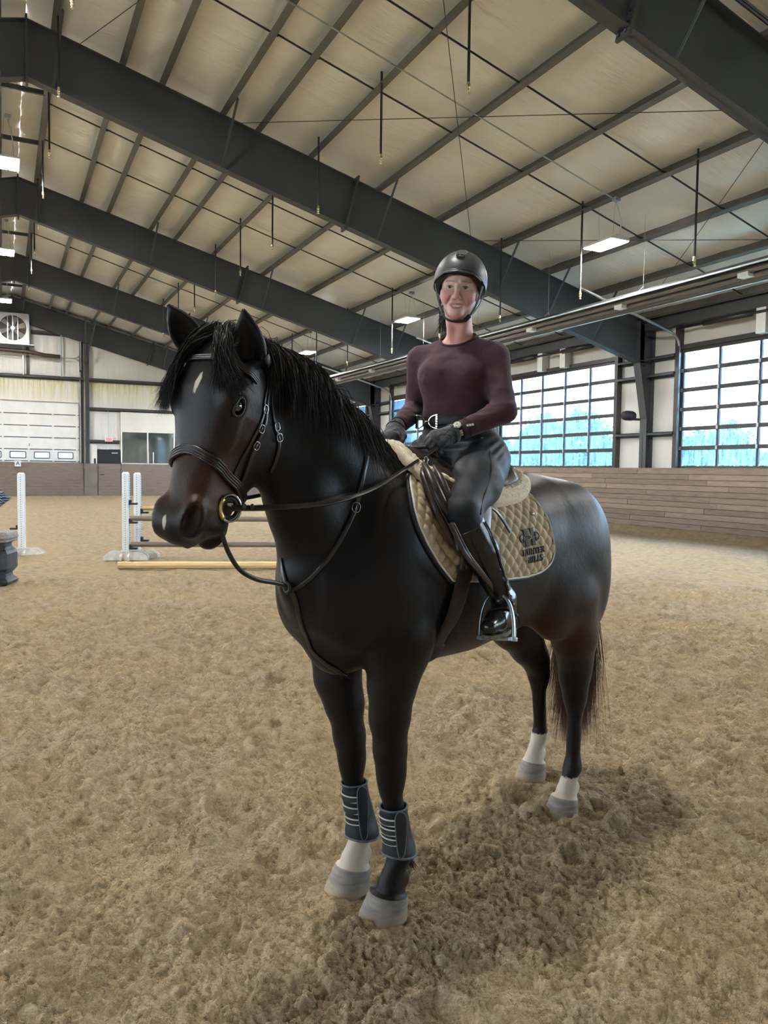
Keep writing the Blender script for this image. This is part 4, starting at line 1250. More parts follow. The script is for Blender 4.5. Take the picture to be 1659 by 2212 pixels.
# head frame
_ps, _th, _ph = 0.10, 1.27, -0.12
HA = np.array([math.cos(_th) * math.cos(_ps), math.cos(_th) * math.sin(_ps), -math.sin(_th)])
HC = np.array([math.sin(_th) * math.cos(_ps), math.sin(_th) * math.sin(_ps), math.cos(_th)])
HB = np.array([-math.sin(_ps), math.cos(_ps), 0.0])
HB, HC = math.cos(_ph) * HB + math.sin(_ph) * HC, -math.sin(_ph) * HB + math.cos(_ph) * HC
HO = np.array([0.60, -0.025, 1.974])
HR = np.stack([HA, HB, HC])           # rows: head axes
def hd(a, b, c): return HO + HA * a + HB * b + HC * c

def horse_prims():
    P = []
    Z = np.array([0, 0, 1.0]); Y = np.array([0, 1.0, 0]); X = np.array([1.0, 0, 0])
    # trunk
    P.append(p_loft((0, 0, 0), X, Y, Z, [
        (-1.56, 1.26, 0.06, 0.06, 0.08), (-1.50, 1.26, 0.15, 0.14, 0.18), (-1.40, 1.27, 0.225, 0.235, 0.27), (-1.25, 1.28, 0.275, 0.295, 0.30), (-1.05, 1.27, 0.29, 0.325, 0.31),
        (-0.80, 1.24, 0.295, 0.325, 0.345), (-0.50, 1.22, 0.29, 0.335, 0.36), (-0.22, 1.23, 0.27, 0.36, 0.365), (-0.05, 1.24, 0.245, 0.36, 0.34), (0.10, 1.25, 0.215, 0.30, 0.30), (0.22, 1.24, 0.17, 0.22, 0.25), (0.30, 1.22, 0.11, 0.12, 0.16)], k=0.05, n=2.3))
    P.append(p_cap((0.02, 0, 1.55), (-0.32, 0, 1.55), 0.055, 0.05, k=0.09, sy=0.9))            # withers
    # neck
    for a, b, ra, rb, sy in (((0.50, -0.02, 1.86), (0.38, -0.015, 1.83), 0.085, 0.10, 0.80), ((0.38, -0.015, 1.83), (0.22, -0.005, 1.66), 0.105, 0.135, 0.80), ((0.22, 0, 1.66), (0.02, 0, 1.46), 0.14, 0.20, 0.85),
                             ((0.415, -0.015, 1.66), (0.315, 0, 1.48), 0.088, 0.11, 0.82), ((0.30, 0, 1.50), (0.20, 0, 1.28), 0.115, 0.16, 0.95),
                             ((0.46, -0.02, 1.905), (0.30, -0.01, 1.838), 0.055, 0.06, 0.75), ((0.30, -0.01, 1.838), (0.10, 0, 1.70), 0.06, 0.065, 0.75), ((0.10, 0, 1.70), (-0.12, 0, 1.55), 0.065, 0.07, 0.8)):
        P.append(p_cap(a, b, ra, rb, 0.06, sy))
    # chest, shoulders
    for s in (1, -1):
        P.append(p_ell((0.168, 0.105 * s, 1.16), (0.13, 0.105, 0.17), 0.06))
        P.append(p_ell((0.02, 0.165 * s, 1.25), (0.14, 0.095, 0.26), 0.07))
        P.append(p_ell((-0.02, 0.16 * s, 1.02), (0.13, 0.085, 0.17), 0.06))
        # haunch
        P.append(p_ell((-1.215, 0.155 * s, 1.22), (0.285, 0.155, 0.31), 0.07)); P.append(p_ell((-1.33, 0.165 * s, 1.04), (0.155, 0.115, 0.22), 0.07))
        P.append(p_ell((-1.02, 0.20 * s, 1.05), (0.18, 0.10, 0.20), 0.07))
    P.append(p_ell((0.12, 0, 1.00), (0.13, 0.10, 0.12), 0.06))
    # fore legs: joint lists (x, y, z, r, squash)
    LF = [(-0.03, 0.155, 1.00, 0.115), (-0.015, 0.125, 0.84, 0.085), (-0.015, 0.115, 0.72, 0.070), (-0.02, 0.115, 0.60, 0.056), (-0.025, 0.115, 0.54, 0.055)]
    RF = [(0.00, -0.155, 1.00, 0.115), (0.0, -0.135, 0.82, 0.085), (-0.02, -0.118, 0.72, 0.070), (-0.045, -0.115, 0.59, 0.056), (-0.055, -0.115, 0.53, 0.055)]
    def lower(x, y, zk, dx, fy=0.0, hoof=0.075, hind=False):
        """knee/hock down: cannon, fetlock, pastern, hoof. x,y of the knee; dx = fetlock shift"""
        fx = x + dx
        rk = 0.056
        q = []
        q.append(p_ell((x, y, zk), (rk, rk * 0.88, 0.075), 0.03))
        q.append(p_cap((x, y, zk - 0.06), (fx - 0.004, y + fy, 0.24), 0.036, 0.031, 0.025))
        q.append(p_cap((x - 0.028, y, zk - 0.08), (fx - 0.032, y + fy, 0.25), 0.020, 0.022, 0.025))
        q.append(p_ell((fx - 0.01, y + fy, 0.20), (0.046, 0.041, 0.048), 0.025))
        q.append(p_ell((fx - 0.04, y + fy, 0.185), (0.026, 0.026, 0.035), 0.02))
        q.append(p_cap((fx, y + fy, 0.185), (fx + 0.05, y + fy, 0.095), 0.037, 0.043, 0.025))
        q.append(p_cap((fx - 0.01, y + fy, 0.10), (fx + 0.045, y + fy, 0.085), 0.036, 0.045, 0.02))
        return q, fx
    def hoof(cx, y, w=0.068):
        """truncated sloping cone standing on the ground, toe forward"""
        def fn(P_):
            z = np.clip(P_[..., 2], -0.03, 0.12); t = z / 0.085
            x0 = cx + 0.030 - 0.034 * t; rx = w * (1.10 - 0.26 * t); ry = w * (1.0 - 0.20 * t)
            d = (np.sqrt(((P_[..., 0] - x0) / rx) ** 2 + ((P_[..., 1] - y) / ry) ** 2) - 1) * w * 0.75
            top = P_[..., 2] - (0.086 - 0.22 * (cx + 0.06 - P_[..., 0])* 1.0)
            return np.maximum(np.maximum(d, top), -0.02 - P_[..., 2])
        return Prim(fn, (cx - 0.09, y - 0.09, -0.03), (cx + 0.14, y + 0.09, 0.11), 0.012)
    for J in (LF, RF):
        for a, b in zip(J[:-1], J[1:]): P.append(p_cap(a[:3], b[:3], a[3], b[3], 0.04, 0.92))
    ql, fl = lower(-0.028, 0.115, 0.49, -0.045); P += ql; P.append(hoof(-0.026, 0.110, 0.085))
    qr, fr = lower(-0.062, -0.115, 0.48, -0.055); P += qr; P.append(hoof(-0.078, -0.120, 0.082))
    # hind legs
    LH = [(-1.15, 0.19, 1.02, 0.15), (-1.225, 0.19, 0.84, 0.112), (-1.265, 0.178, 0.70, 0.080), (-1.275, 0.17, 0.62, 0.066), (-1.285, 0.17, 0.55, 0.058)]
    RH = [(-1.18, -0.185, 1.02, 0.155), (-1.28, -0.185, 0.84, 0.125), (-1.41, -0.175, 0.70, 0.088), (-1.495, -0.17, 0.61, 0.066), (-1.525, -0.17, 0.54, 0.058)]
    for J in (LH, RH):
        for a, b in zip(J[:-1], J[1:]): P.append(p_cap(a[:3], b[:3], a[3], b[3], 0.05, 0.85))
        hx, hy, hz = J[-1][:3]
        P.append(p_cap((hx - 0.05, hy, hz + 0.06), (hx - 0.035, hy, hz - 0.06), 0.022, 0.026, 0.03))   # point of hock
        P.append(p_cap((hx - 0.05, hy, hz + 0.06), (J[2][0] - 0.07, hy, J[2][2] + 0.06), 0.020, 0.03, 0.04))
    q, f = lower(-1.285, 0.17, 0.525, 0.015); P += q; P.append(hoof(-1.215, 0.166, 0.076))
    q, f = lower(-1.527, -0.17, 0.515, -0.015); P += q; P.append(hoof(-1.505, -0.174, 0.076))
    # head
    P.append(p_loft(HO, HA, HB, HC, [
        (-0.035, -0.06, 0.07, 0.08, 0.08), (0.02, -0.04, 0.098, 0.092, 0.13), (0.09, -0.025, 0.118, 0.094, 0.18), (0.16, -0.02, 0.126, 0.092, 0.24), (0.22, -0.025, 0.124, 0.086, 0.272), (0.29, -0.03, 0.106, 0.076, 0.268),
        (0.36, -0.035, 0.092, 0.070, 0.222), (0.43, -0.035, 0.080, 0.076, 0.165), (0.495, -0.04, 0.076, 0.079, 0.125), (0.55, -0.045, 0.078, 0.077, 0.105), (0.570, -0.045, 0.066, 0.066, 0.080), (0.580, -0.050, 0.045, 0.045, 0.050)], k=0.035, n=2.5))
    for s in (1, -1):
        P.append(p_ell(hd(0.24, 0.055 * s, -0.165), (0.125, 0.05, 0.11), 0.03, HR))            # jowl
        P.append(p_ell(hd(0.165, 0.100 * s, 0.028), (0.055, 0.030, 0.030), 0.025, HR))         # brow
        P.append(p_ell(hd(0.40, 0.118 * s, -0.05), (0.10, 0.034, 0.055), 0.03, HR, 'd'))       # hollow below the crest
        P.append(p_ell(hd(0.120, 0.128 * s, 0.030), (0.028, 0.018, 0.020), 0.025, HR, 'd'))    # hollow above the eye
        P.append(p_ell(hd(0.255, 0.098 * s, -0.02), (0.07, 0.018, 0.014), 0.02, HR))           # cheek crest
        P.append(p_ell(hd(0.540, 0.058 * s, 0.012), (0.060, 0.032, 0.042), 0.02, HR))         # nostril wing
        P.append(p_ell(hd(0.556, 0.078 * s + (0.008 if s < 0 else 0) * s, 0.032), (0.047, 0.046 if s > 0 else 0.026, 0.019), 0.010, HR, 'd'))   # nostril opening
        P.append(p_ell(hd(0.202, 0.118 * s, 0.004), (0.027, 0.022, 0.018), 0.012, HR, 'd'))    # eye socket
    P.append(p_ell(hd(0.560, -0.008, -0.014), (0.062, 0.069, 0.066), 0.03, HR))                     # upper lip
    P.append(p_ell(hd(0.545, 0, -0.128), (0.064, 0.050, 0.046), 0.015, HR))                    # lower lip, chin
    P.append(p_cap(hd(0.47, 0.095, -0.088), hd(0.60, 0.085, -0.104), 0.010, 0.010, 0.010, 1, 'd'))
    # ears: leaf-shaped shells
    for s, tip in ((1, np.array([0.042, 0.012, 0.155])), (-1, np.array([0.075, -0.020, 0.118]))):
        base = hd(0.062, 0.098, -0.035) if s > 0 else hd(0.012, -0.118, 0.0)
        up = tip / np.linalg.norm(tip); L = np.linalg.norm(tip) + 0.01
        out = HC * 0.9 + HB * (0.45 if s > 0 else 0.25); out -= up * (out @ up); out /= np.linalg.norm(out)   # open side
        sd = np.cross(up, out)
        def ear(base=base, up=up, out=out, sd=sd, L=L):
            def fn(Pt):
                q = Pt - base; t = (q @ up) / L; x = q @ sd; y = q @ out
                tt = np.clip(t, 0, 1)
                w = 0.046 * (np.sin(np.pi * np.clip(tt * 0.62 + 0.30, 0, 1)) ** 0.9) * (1 - tt ** 3.5) ** 0.6 + 0.004
                bowl = np.sqrt((x / w) ** 2 + ((y + 0.008) / (w * 0.62)) ** 2)
                d = (bowl - 1) * w * 0.55
                e = np.maximum(-t, t - 1) * L
                return np.where(e > 0, np.sqrt(np.maximum(d, 0) ** 2 + e * e), d)
            def cav(Pt):
                q = Pt - base; t = (q @ up) / L; x = q @ sd; y = q @ out
                tt = np.clip(t, 0, 1)
                w = 0.038 * (np.sin(np.pi * np.clip(tt * 0.62 + 0.30, 0, 1)) ** 0.9) * (1 - tt ** 3.0) ** 0.7 + 0.001
                d = (np.sqrt((x / w) ** 2 + ((y - 0.016) / (w * 0.72)) ** 2) - 1) * w * 0.55
                e = np.maximum(0.10 - t, t - 0.97) * L
                return np.maximum(d, e)
            lo = np.minimum(base, base + up * L) - 0.06; hi = np.maximum(base, base + up * L) + 0.06
            return Prim(fn, lo, hi, 0.018), Prim(cav, lo, hi, 0.004, 'd')
        P += list(ear())
    return P
HP = horse_prims()
def horse_mesh_data():
    gx = spaced((-1.66, -0.25, 0.0125), (-0.25, 0.42, 0.011), (0.42, 0.98, 0.0062))
    gy = spaced((-0.37, -0.19, 0.011), (-0.19, 0.19, 0.0068), (0.19, 0.37, 0.011))
    gz = spaced((-0.025, 0.55, 0.0095), (0.55, 1.30, 0.012), (1.30, 2.22, 0.0065))
    return sdf_mesh(HP, gx, gy, gz, 2)
def mat_coat():
    m, t, b = nt('dark_bay_coat')
    p = coord(t, 'Object')
    n1 = noise(t, p, 3.0, 4); n2 = noise(t, coord(t, 'Object', (1, 1, 0.22)), 120.0, 3, 0.7)
    base = ramp(t, n1, [(0.3, (0.0055, 0.0047, 0.0048)), (0.7, (0.013, 0.0098, 0.0090))])
    base = mix(t, attr(t, 'brown'), base, (0.085, 0.036, 0.017))
    wm = math_n(t, 'ADD', attr(t, 'white'), math_n(t, 'MULTIPLY', math_n(t, 'SUBTRACT', n2, 0.5), 0.55))
    base = mix(t, ramp(t, wm, [(0.42, 0.0), (0.58, 1.0)]), base, (0.53, 0.46, 0.37))
    hoof = ramp(t, noise(t, coord(t, 'Object', (1, 1, 5)), 14.0, 4), [(0.3, (0.165, 0.150, 0.135)), (0.7, (0.29, 0.26, 0.23))])
    base = mix(t, ramp(t, attr(t, 'hoof'), [(0.4, 0.0), (0.6, 1.0)]), base, hoof)
    base = mix(t, ramp(t, attr(t, 'dust'), [(0.3, 0.0), (0.8, 0.8)]), base, (0.36, 0.27, 0.18))
    _in(t, b, 'Base Color', base)
    rough = math_n(t, 'ADD', math_n(t, 'MULTIPLY', attr(t, 'hoof'), 0.3), 0.44)
    _in(t, b, 'Roughness', rough); b.inputs['Specular IOR Level'].default_value = 0.19
    b.inputs['Sheen Weight'].default_value = 0.05; b.inputs['Sheen Roughness'].default_value = 0.45
    hair = noise(t, coord(t, 'Object', (60, 160, 60)), 2.0, 3, 0.7)
    h = math_n(t, 'ADD', math_n(t, 'MULTIPLY', hair, 0.25), math_n(t, 'MULTIPLY', noise(t, p, 9.0, 3), 1.0))
    _in(t, b, 'Normal', bump(t, h, 0.35, 0.008))
    return m
HORSE = empty('horse', (HF[0], HF[1], 0.0), HROT)
tag(HORSE, 'dark bay horse with white star and socks carrying the rider', 'horse')
def horse_obj():
    V, Q = horse_mesh_data()
    me = np_mesh('body', V, Q, mat_coat())
    h = (V - HO) @ HR.T
    sstep = lambda e0, e1, x: np.clip((x - e0) / (e1 - e0), 0, 1)
    brown = np.zeros(len(V)); white = np.zeros(len(V)); hoof = np.zeros(len(V)); dust = np.zeros(len(V))
    inhead = (V[:, 0] > 0.45) & (V[:, 2] > 1.28)
    brown += inhead * np.exp(-(((h[:, 0] - 0.455) / 0.085) ** 2 + ((np.abs(h[:, 1]) - 0.06) / 0.06) ** 2 + ((h[:, 2] + 0.03) / 0.08) ** 2)) * 1.0
    brown += 0.45 * inhead * np.exp(-(((h[:, 0] - 0.30) / 0.12) ** 2 + ((h[:, 2] + 0.05) / 0.08) ** 2))
    brown += 0.45 * np.clip((1.12 - V[:, 2]) / 0.2, 0, 1) * np.clip((V[:, 2] - 0.62) / 0.25, 0, 1) * np.clip((-0.2 - V[:, 0]) / 0.2, 0, 1)
    white = np.maximum(white, inhead * np.clip(1.1 - np.hypot((h[:, 0] - 0.155) / 0.050, (h[:, 1] - 0.004 + 0.25 * (h[:, 0] - 0.155)) / 0.015), 0, 1) * (h[:, 2] > 0))
    white = np.maximum(white, inhead * np.clip(1.0 - np.hypot((h[:, 0] - 0.57) / 0.045, (h[:, 1] + 0.012) / 0.016), 0, 1) * (h[:, 2] > -0.04) * 0.9)
    z = V[:, 2]
    leg = lambda x, y: (np.abs(V[:, 0] - x) < 0.17) & (np.abs(V[:, 1] - y) < 0.11)
    for (x, y, zt) in ((-0.05, -0.115, 0.17), (-1.22, 0.17, 0.155), (-1.49, -0.17, 0.21)):
        white = np.maximum(white, leg(x, y) * (1 - sstep(zt - 0.02, zt + 0.03, z)))
    for (x, y, cx) in ((0.0, 0.115, -0.026), (-0.05, -0.115, -0.078), (-1.2, 0.17, -1.215), (-1.48, -0.17, -1.505)):
        top = 0.080 - 0.20 * (cx + 0.06 - V[:, 0])
        hoof = np.maximum(hoof, leg(x, y) * (1 - sstep(-0.008, 0.006, z - top)))
        dust = np.maximum(dust, leg(x, y) * (1 - sstep(0.0, 0.055, z)) * 0.8)
    for n, a in (('brown', np.clip(brown, 0, 1)), ('white', white), ('hoof', hoof), ('dust', dust)): set_attr(me, n, a)
    link_mesh('body', me, HORSE)
horse_obj()
# ================================================================== mane, forelock, tail: strands as thin tapering ribbons
def strands_mesh(name, paths, width, mat, seed=0, parent=None):
    """paths (n, m, 3) -> two crossed-free ribbons, tapering to the tip"""
    paths = np.asarray(paths); n, m, _ = paths.shape
    rng = np.random.RandomState(seed)
    T = np.gradient(paths, axis=1); T /= np.linalg.norm(T, axis=2)[..., None] + 1e-9
    side = np.cross(T, rng.normal(size=(n, 1, 3))); side /= np.linalg.norm(side, axis=2)[..., None] + 1e-9
    w = (width * rng.uniform(0.6, 1.3, (n, 1)) * (1 - np.linspace(0, 1, m) ** 2.2 * 0.9)[None])[..., None]
    V = np.stack([paths - side * w, paths + side * w], 2).reshape(-1, 3)
    base = (np.arange(n) * m * 2)[:, None] + (np.arange(m - 1) * 2)[None]
    F = np.stack([base, base + 1, base + 3, base + 2], -1).reshape(-1, 4)
    o = link_mesh(name, np_mesh(name, V, F, mat), parent)
    o['kind'] = 'stuff'
    return o
def grow(roots, dirs, length, m, prims, clear, grav=0.5, curl=0.02, seed=0, stiff=0.6):
    """march strands from roots; keep them outside the body"""
    rng = np.random.RandomState(seed); n = len(roots)
    p = roots.copy(); d = dirs / np.linalg.norm(dirs, axis=1)[:, None]
    out = [p.copy()]; st = (np.asarray(length) / (m - 1))[:, None]
    ph = rng.uniform(0, 6.28, (n, 3)); am = rng.normal(size=(n, 3)) * curl
    for k in range(1, m):
        d = d * stiff + np.array([0, 0, -1.0]) * grav * (1 - stiff) + am * np.sin(ph + k * 1.3)
        d /= np.linalg.norm(d, axis=1)[:, None]
        q = p + d * st
        f = eval_prims(prims, q)
        bad = f < clear
        if bad.any():
            g = sdf_grad(prims, q[bad], 0.004); g /= np.linalg.norm(g, axis=1)[:, None] + 1e-9
            cl = clear if np.isscalar(clear) else clear[bad]
            q[bad] += g * (cl - f[bad])[:, None]
            d2 = q - p; d = d2 / (np.linalg.norm(d2, axis=1)[:, None] + 1e-9)
        p = q; out.append(p.copy())
    return np.stack(out, 1)
def mat_hair(name, c0, c1, tip=None):
    m, t, b = nt(name)
    p = coord(t, 'Object')
    c = ramp(t, noise(t, p, 25.0, 3), [(0.3, c0), (0.7, c1)])
    if tip is not None:
        sep = t.nodes.new('ShaderNodeSeparateXYZ'); t.links.new(p, sep.inputs[0])
        c = mix(t, ramp(t, sep.outputs['Z'], [(tip[0], 1.0), (tip[1], 0.0)]), c, tip[2])
    _in(t, b, 'Base Color', c); _in(t, b, 'Roughness', 0.55); b.inputs['Specular IOR Level'].default_value = 0.28
    return m
M_MANE = mat_hair('black_mane_hair', (0.006, 0.005, 0.005), (0.022, 0.017, 0.014))
M_TAIL = mat_hair('black_tail_hair', (0.006, 0.006, 0.007), (0.020, 0.016, 0.014), (0.42, 0.95, (0.075, 0.030, 0.016)))
NECKP = [p for p in HP if p.hi[0] > -0.25 and p.lo[2] > 1.05]
def crest_pts(t):
    """t 0 (poll) .. 1 (withers)"""
    kx = [0, 0.15, 0.4, 0.7, 1.0]
    return np.stack([np.interp(t, kx, [0.545, 0.46, 0.30, 0.10, -0.14]), np.interp(t, kx, [-0.02, -0.02, -0.01, 0, 0]), np.interp(t, kx, [1.985, 1.955, 1.890, 1.758, 1.615])], -1)
def hair():
    rng = np.random.RandomState(12)
    n = 13000
    t = rng.uniform(0, 1, n); r0 = crest_pts(t); r0[:, 1] += rng.normal(0, 0.014, n)
    # settle the roots on the surface
    for _ in range(4):
        f = eval_prims(NECKP, r0); g = sdf_grad(NECKP, r0, 0.004); r0 -= g * f[:, None] * 0.9 / (np.linalg.norm(g, axis=1)[:, None] ** 2 + 1e-6)
    fly = rng.uniform(0, 1, n) < 0.10
    d = np.stack([rng.normal(-0.10, 0.22, n), rng.uniform(0.15, 1.0, n), rng.uniform(0.25, 0.8, n)], -1)
    d[fly] = np.stack([rng.normal(0, 0.5, fly.sum()), rng.normal(0.1, 0.6, fly.sum()), rng.uniform(0.6, 1.2, fly.sum())], -1)
    L = rng.uniform(0.10, 0.26, n) * np.interp(t, [0, 0.2, 0.8, 1], [0.9, 1.1, 1.0, 0.6]); L[fly] *= 0.40
    clear = rng.uniform(0.003, 0.020, n)
    pth = grow(r0, d, L, 9, NECKP, clear, grav=1.6, curl=0.16, seed=3, stiff=0.62)
    strands_mesh('mane', pth, 0.0010, M_MANE, 4, HORSE)
    # forelock: parted, sweeping to both sides of the forehead
    n = 4200
    side = np.where(rng.uniform(0, 1, n) < 0.40, 1.0, -1.0); q = rng.uniform(0, 1, n)
    A0 = np.stack([rng.uniform(-0.05, 0.0, n), side * rng.uniform(-0.01, 0.05, n), rng.uniform(0.0, 0.05, n)], -1)
    A1 = np.stack([rng.uniform(0.02, 0.07, n), side * (0.05 + 0.05 * q), rng.uniform(0.075, 0.12, n)], -1)
    A2 = np.stack([0.10 + 0.05 * q, side * (0.075 + 0.055 * q), 0.085 - 0.03 * q], -1)
    Lq = rng.uniform(0.3, 1.0, n)
    A3 = np.stack([np.where(side > 0, 0.10 + 0.09 * Lq, 0.13 + 0.11 * Lq), side * (0.085 + 0.05 * q + 0.02 * rng.normal(size=n)) - 0.02 * (side < 0), 0.075 - 0.06 * q], -1)
    u = np.linspace(0, 1, 10)[None, :, None]
    B3 = (1 - u) ** 3 * A0[:, None] + 3 * (1 - u) ** 2 * u * A1[:, None] + 3 * (1 - u) * u * u * A2[:, None] + u ** 3 * A3[:, None]
    B3 = B3 + rng.normal(0, 0.006, (n, 1, 3)) * u + 0.004 * np.sin(rng.uniform(0, 6.28, (n, 1, 3)) + u * 9)
    pth = HO + B3 @ HR
    flat = pth.reshape(-1, 3); cl = np.repeat(rng.uniform(0.003, 0.020, n), 10)
    for _ in range(2):
        f = eval_prims(NECKP, flat); bad = f < cl
        g = sdf_grad(NECKP, flat[bad], 0.004); g /= np.linalg.norm(g, axis=1)[:, None] + 1e-9
        flat[bad] += g * (cl - f)[bad][:, None]
    strands_mesh('forelock', flat.reshape(n, 10, 3), 0.0009, M_MANE, 6, HORSE)
    # tail
    n = 6000
    roots = np.stack([np.full(n, -1.545) + rng.normal(0, 0.012, n), rng.normal(0, 0.022, n), rng.uniform(1.10, 1.42, n)], -1)
    roots[:, 0] -= 0.05 * (1.42 - roots[:, 2]) / 0.3
    end = rng.uniform(0.17, 0.58, n)
    sp = rng.normal(0, 1, (n, 2)) * np.array([0.032, 0.052])
    u = np.linspace(0, 1, 12)
    ph = rng.uniform(0, 6.28, (n, 1))
    pth = np.zeros((n, 12, 3))
    e = u[None] ** 0.8
    pth[..., 0] = roots[:, 0:1] + (sp[:, 0:1] - 0.03 + 0.02) * e - 0.035 * np.sin(u[None] * 3.1) + 0.008 * np.sin(ph + u[None] * 7)
    pth[..., 1] = roots[:, 1:2] + sp[:, 1:2] * e + 0.008 * np.cos(ph * 2 + u[None] * 6)
    pth[..., 2] = roots[:, 2:3] + (end[:, None] - roots[:, 2:3]) * u[None]
    strands_mesh('tail', pth, 0.0012, M_TAIL, 7, HORSE)
    # fetlock feather on the near fore
    n = 260
    roots = np.stack([-0.10 + rng.normal(0, 0.008, n), 0.115 + rng.normal(0, 0.016, n), rng.uniform(0.165, 0.215, n)], -1)
    u = np.linspace(0, 1, 5)
    pth = roots[:, None, :] + np.stack([-0.035 * u, 0.0 * u, -0.05 * u], -1)[None] * rng.uniform(0.6, 1.4, (n, 1, 1)) + rng.normal(0, 0.006, (n, 1, 3)) * u[None, :, None]
    strands_mesh('feather', pth, 0.0012, M_MANE, 8, HORSE)
    # eyes
    M_EYE = plain('horse_eye', (0.006, 0.005, 0.005), 0.04, 0, 0.2, 20, spec=0.8, Coat_Weight=1.0, Coat_Roughness=0.02)
    M_LID = plain('eyelid_skin', (0.011, 0.008, 0.007), 0.5, 0, 0.2, 30)
    for s in (1, -1):
        c = hd(0.202, 0.104 * s, 0.004)
        b = MB(); prof = [(0.0215 * math.sin(a), -0.0215 * math.cos(a)) for a in np.linspace(0.02, math.pi - 0.02, 14)]
        b.lathe(prof, c, 20); b.build('eye', M_EYE, HORSE, smooth=True)
        # lids: rim around the opening
        rim = []
        for k in range(22):
            a = 2 * math.pi * k / 22
            q = hd(0.202 + 0.025 * math.cos(a) , 0.104 * s + 0.0165 * s, 0.004 + 0.0165 * math.sin(a) + 0.004 * math.cos(a))
            f = eval_prims(HP, q[None])[0]; g = sdf_grad(HP, q[None], 0.003)[0]; q = q - g * f / (g @ g + 1e-6) * 0.8
            rim.append(q + HB * s * 0.002)
        r = MB(); r.tube(rim, [0.0036 + 0.002 * max(0, math.sin(2 * math.pi * k / 22)) for k in range(22)], 7, closed=True); r.build('eyelid', M_LID, HORSE, smooth=True)
hair()
# ================================================================== tack helpers
def on_body(uv, off=0.0, prims=None):
    """photo-digitised strap paths dropped on to the horse's surface: local points and outward normals"""
    prims = HP if prims is None else prims
    d = pix_rays(uv); P, ok = march(prims, np.repeat(CAM_L[None], len(d), 0), d)
    g = sdf_grad(prims, P, 0.006); g /= np.linalg.norm(g, axis=1)[:, None] + 1e-9
    return P + g * off, g
def snap(P, off, prims=None, it=4):
    prims = HP if prims is None else prims
    P = np.array(P, float)
    for _ in range(it):
        f = eval_prims(prims, P); g = sdf_grad(prims, P, 0.006); n = np.linalg.norm(g, axis=1)[:, None]
        P = P - g / n * (f - off)[:, None]
    return P, g / n
def resample(P, n, closed=False):
    P = np.asarray(P, float)
    if closed: P = np.concatenate([P, P[:1]])
    # Catmull-Rom through the points, then even spacing
    Q = []
    N = len(P)
    for i in range(N - 1):
        p0 = P[i - 1] if i > 0 else (P[-2] if closed else 2 * P[0] - P[1]); p1, p2 = P[i], P[i + 1]; p3 = P[i + 2] if i + 2 < N else (P[1] if closed else 2 * P[-1] - P[-2])
        for t in np.linspace(0, 1, 12, endpoint=False):
            Q.append(0.5 * (2 * p1 + (p2 - p0) * t + (2 * p0 - 5 * p1 + 4 * p2 - p3) * t * t + (3 * p1 - p0 - 3 * p2 + p3) * t ** 3))
    Q.append(P[-1]); Q = np.array(Q)
    L = np.concatenate([[0], np.cumsum(np.linalg.norm(np.diff(Q, axis=0), axis=1))])
    u = np.linspace(0, L[-1], n + (1 if closed else 0)); R_ = np.stack([np.interp(u, L, Q[:, k]) for k in range(P.shape[1])], -1)
    return R_[:-1] if closed else R_
def strap(name, P, Nrm, w, th, mat, parent, closed=False, ridges=0):
    """flat leather strap: rounded rectangular section swept along P with face normal Nrm"""
    P = np.asarray(P); n = len(P)
    T = np.roll(P, -1, 0) - np.roll(P, 1, 0) if closed else np.gradient(P, axis=0)
    T /= np.linalg.norm(T, axis=1)[:, None] + 1e-12
    S = np.cross(T, Nrm); S /= np.linalg.norm(S, axis=1)[:, None] + 1e-12
    U = np.cross(S, T)
    if ridges:
        prof = [(-0.5, 0.0)]
        for i in range(ridges * 4 + 1):
            x = -0.5 + i / (ridges * 4); prof.append((x, 0.75 + 0.45 * abs(math.sin(math.pi * (x + 0.5) * ridges))))
        prof.append((0.5, 0.0))
    else:
        prof = [(-0.5, 0.15), (-0.42, 0.85), (-0.3, 1.0), (0.3, 1.0), (0.42, 0.85), (0.5, 0.15), (0.42, 0.0), (-0.42, 0.0)]
    ww = w if hasattr(w, '__len__') else np.full(n, w)
    V = np.concatenate([(P + S * (a * ww)[:, None] + U * (b * th))[:, None] for a, b in prof], 1)
    k = len(prof); V = V.reshape(-1, 3)
    rows = n if closed else n - 1
    F = [(i * k + j, i * k + (j + 1) % k, ((i + 1) % n) * k + (j + 1) % k, ((i + 1) % n) * k + j) for i in range(rows) for j in range(k)]
    me = np_mesh(name, V, np.array(F), mat)
    return link_mesh(name, me, parent)
def body_strap(name, uv, w, th, mat, parent, off=0.001, n=40, ridges=0, prims=None):
    P, g = on_body(uv, 0, prims)
    P = resample(P, n); P, g = snap(P, off, prims)
    return strap(name, P, g, w, th, mat, parent, ridges=ridges)
def leather(name, col, rough=0.35):
    m, t, b = nt(name)
    p = coord(t, 'Object')
    n = noise(t, p, 14.0, 5, 0.6)
    _in(t, b, 'Base Color', ramp(t, n, [(0.3, tuple(c * 0.7 for c in col)), (0.7, tuple(c * 1.25 for c in col))]))
    _in(t, b, 'Roughness', rough); b.inputs['Specular IOR Level'].default_value = 0.55
    v = t.nodes.new('ShaderNodeTexVoronoi'); t.links.new(p, v.inputs['Vector']); v.inputs['Scale'].default_value = 350.0
    _in(t, b, 'Normal', bump(t, v.outputs['Distance'], 0.15, 0.001))
    return m
M_BRIDLE = leather('dark_brown_bridle_leather', (0.020, 0.013, 0.010), 0.28)
M_BROWN = leather('brown_saddle_leather', (0.034, 0.019, 0.013), 0.36)
M_CHROME = plain('polished_steel', (0.62, 0.63, 0.64), 0.16, 1.0, 0.06, 20)
M_STIR = plain('brushed_aluminium', (0.46, 0.50, 0.55), 0.32, 0.9, 0.1, 20)
M_GOLD = plain('brass_fitting', (0.66, 0.47, 0.17), 0.28, 0.9, 0.1, 20)
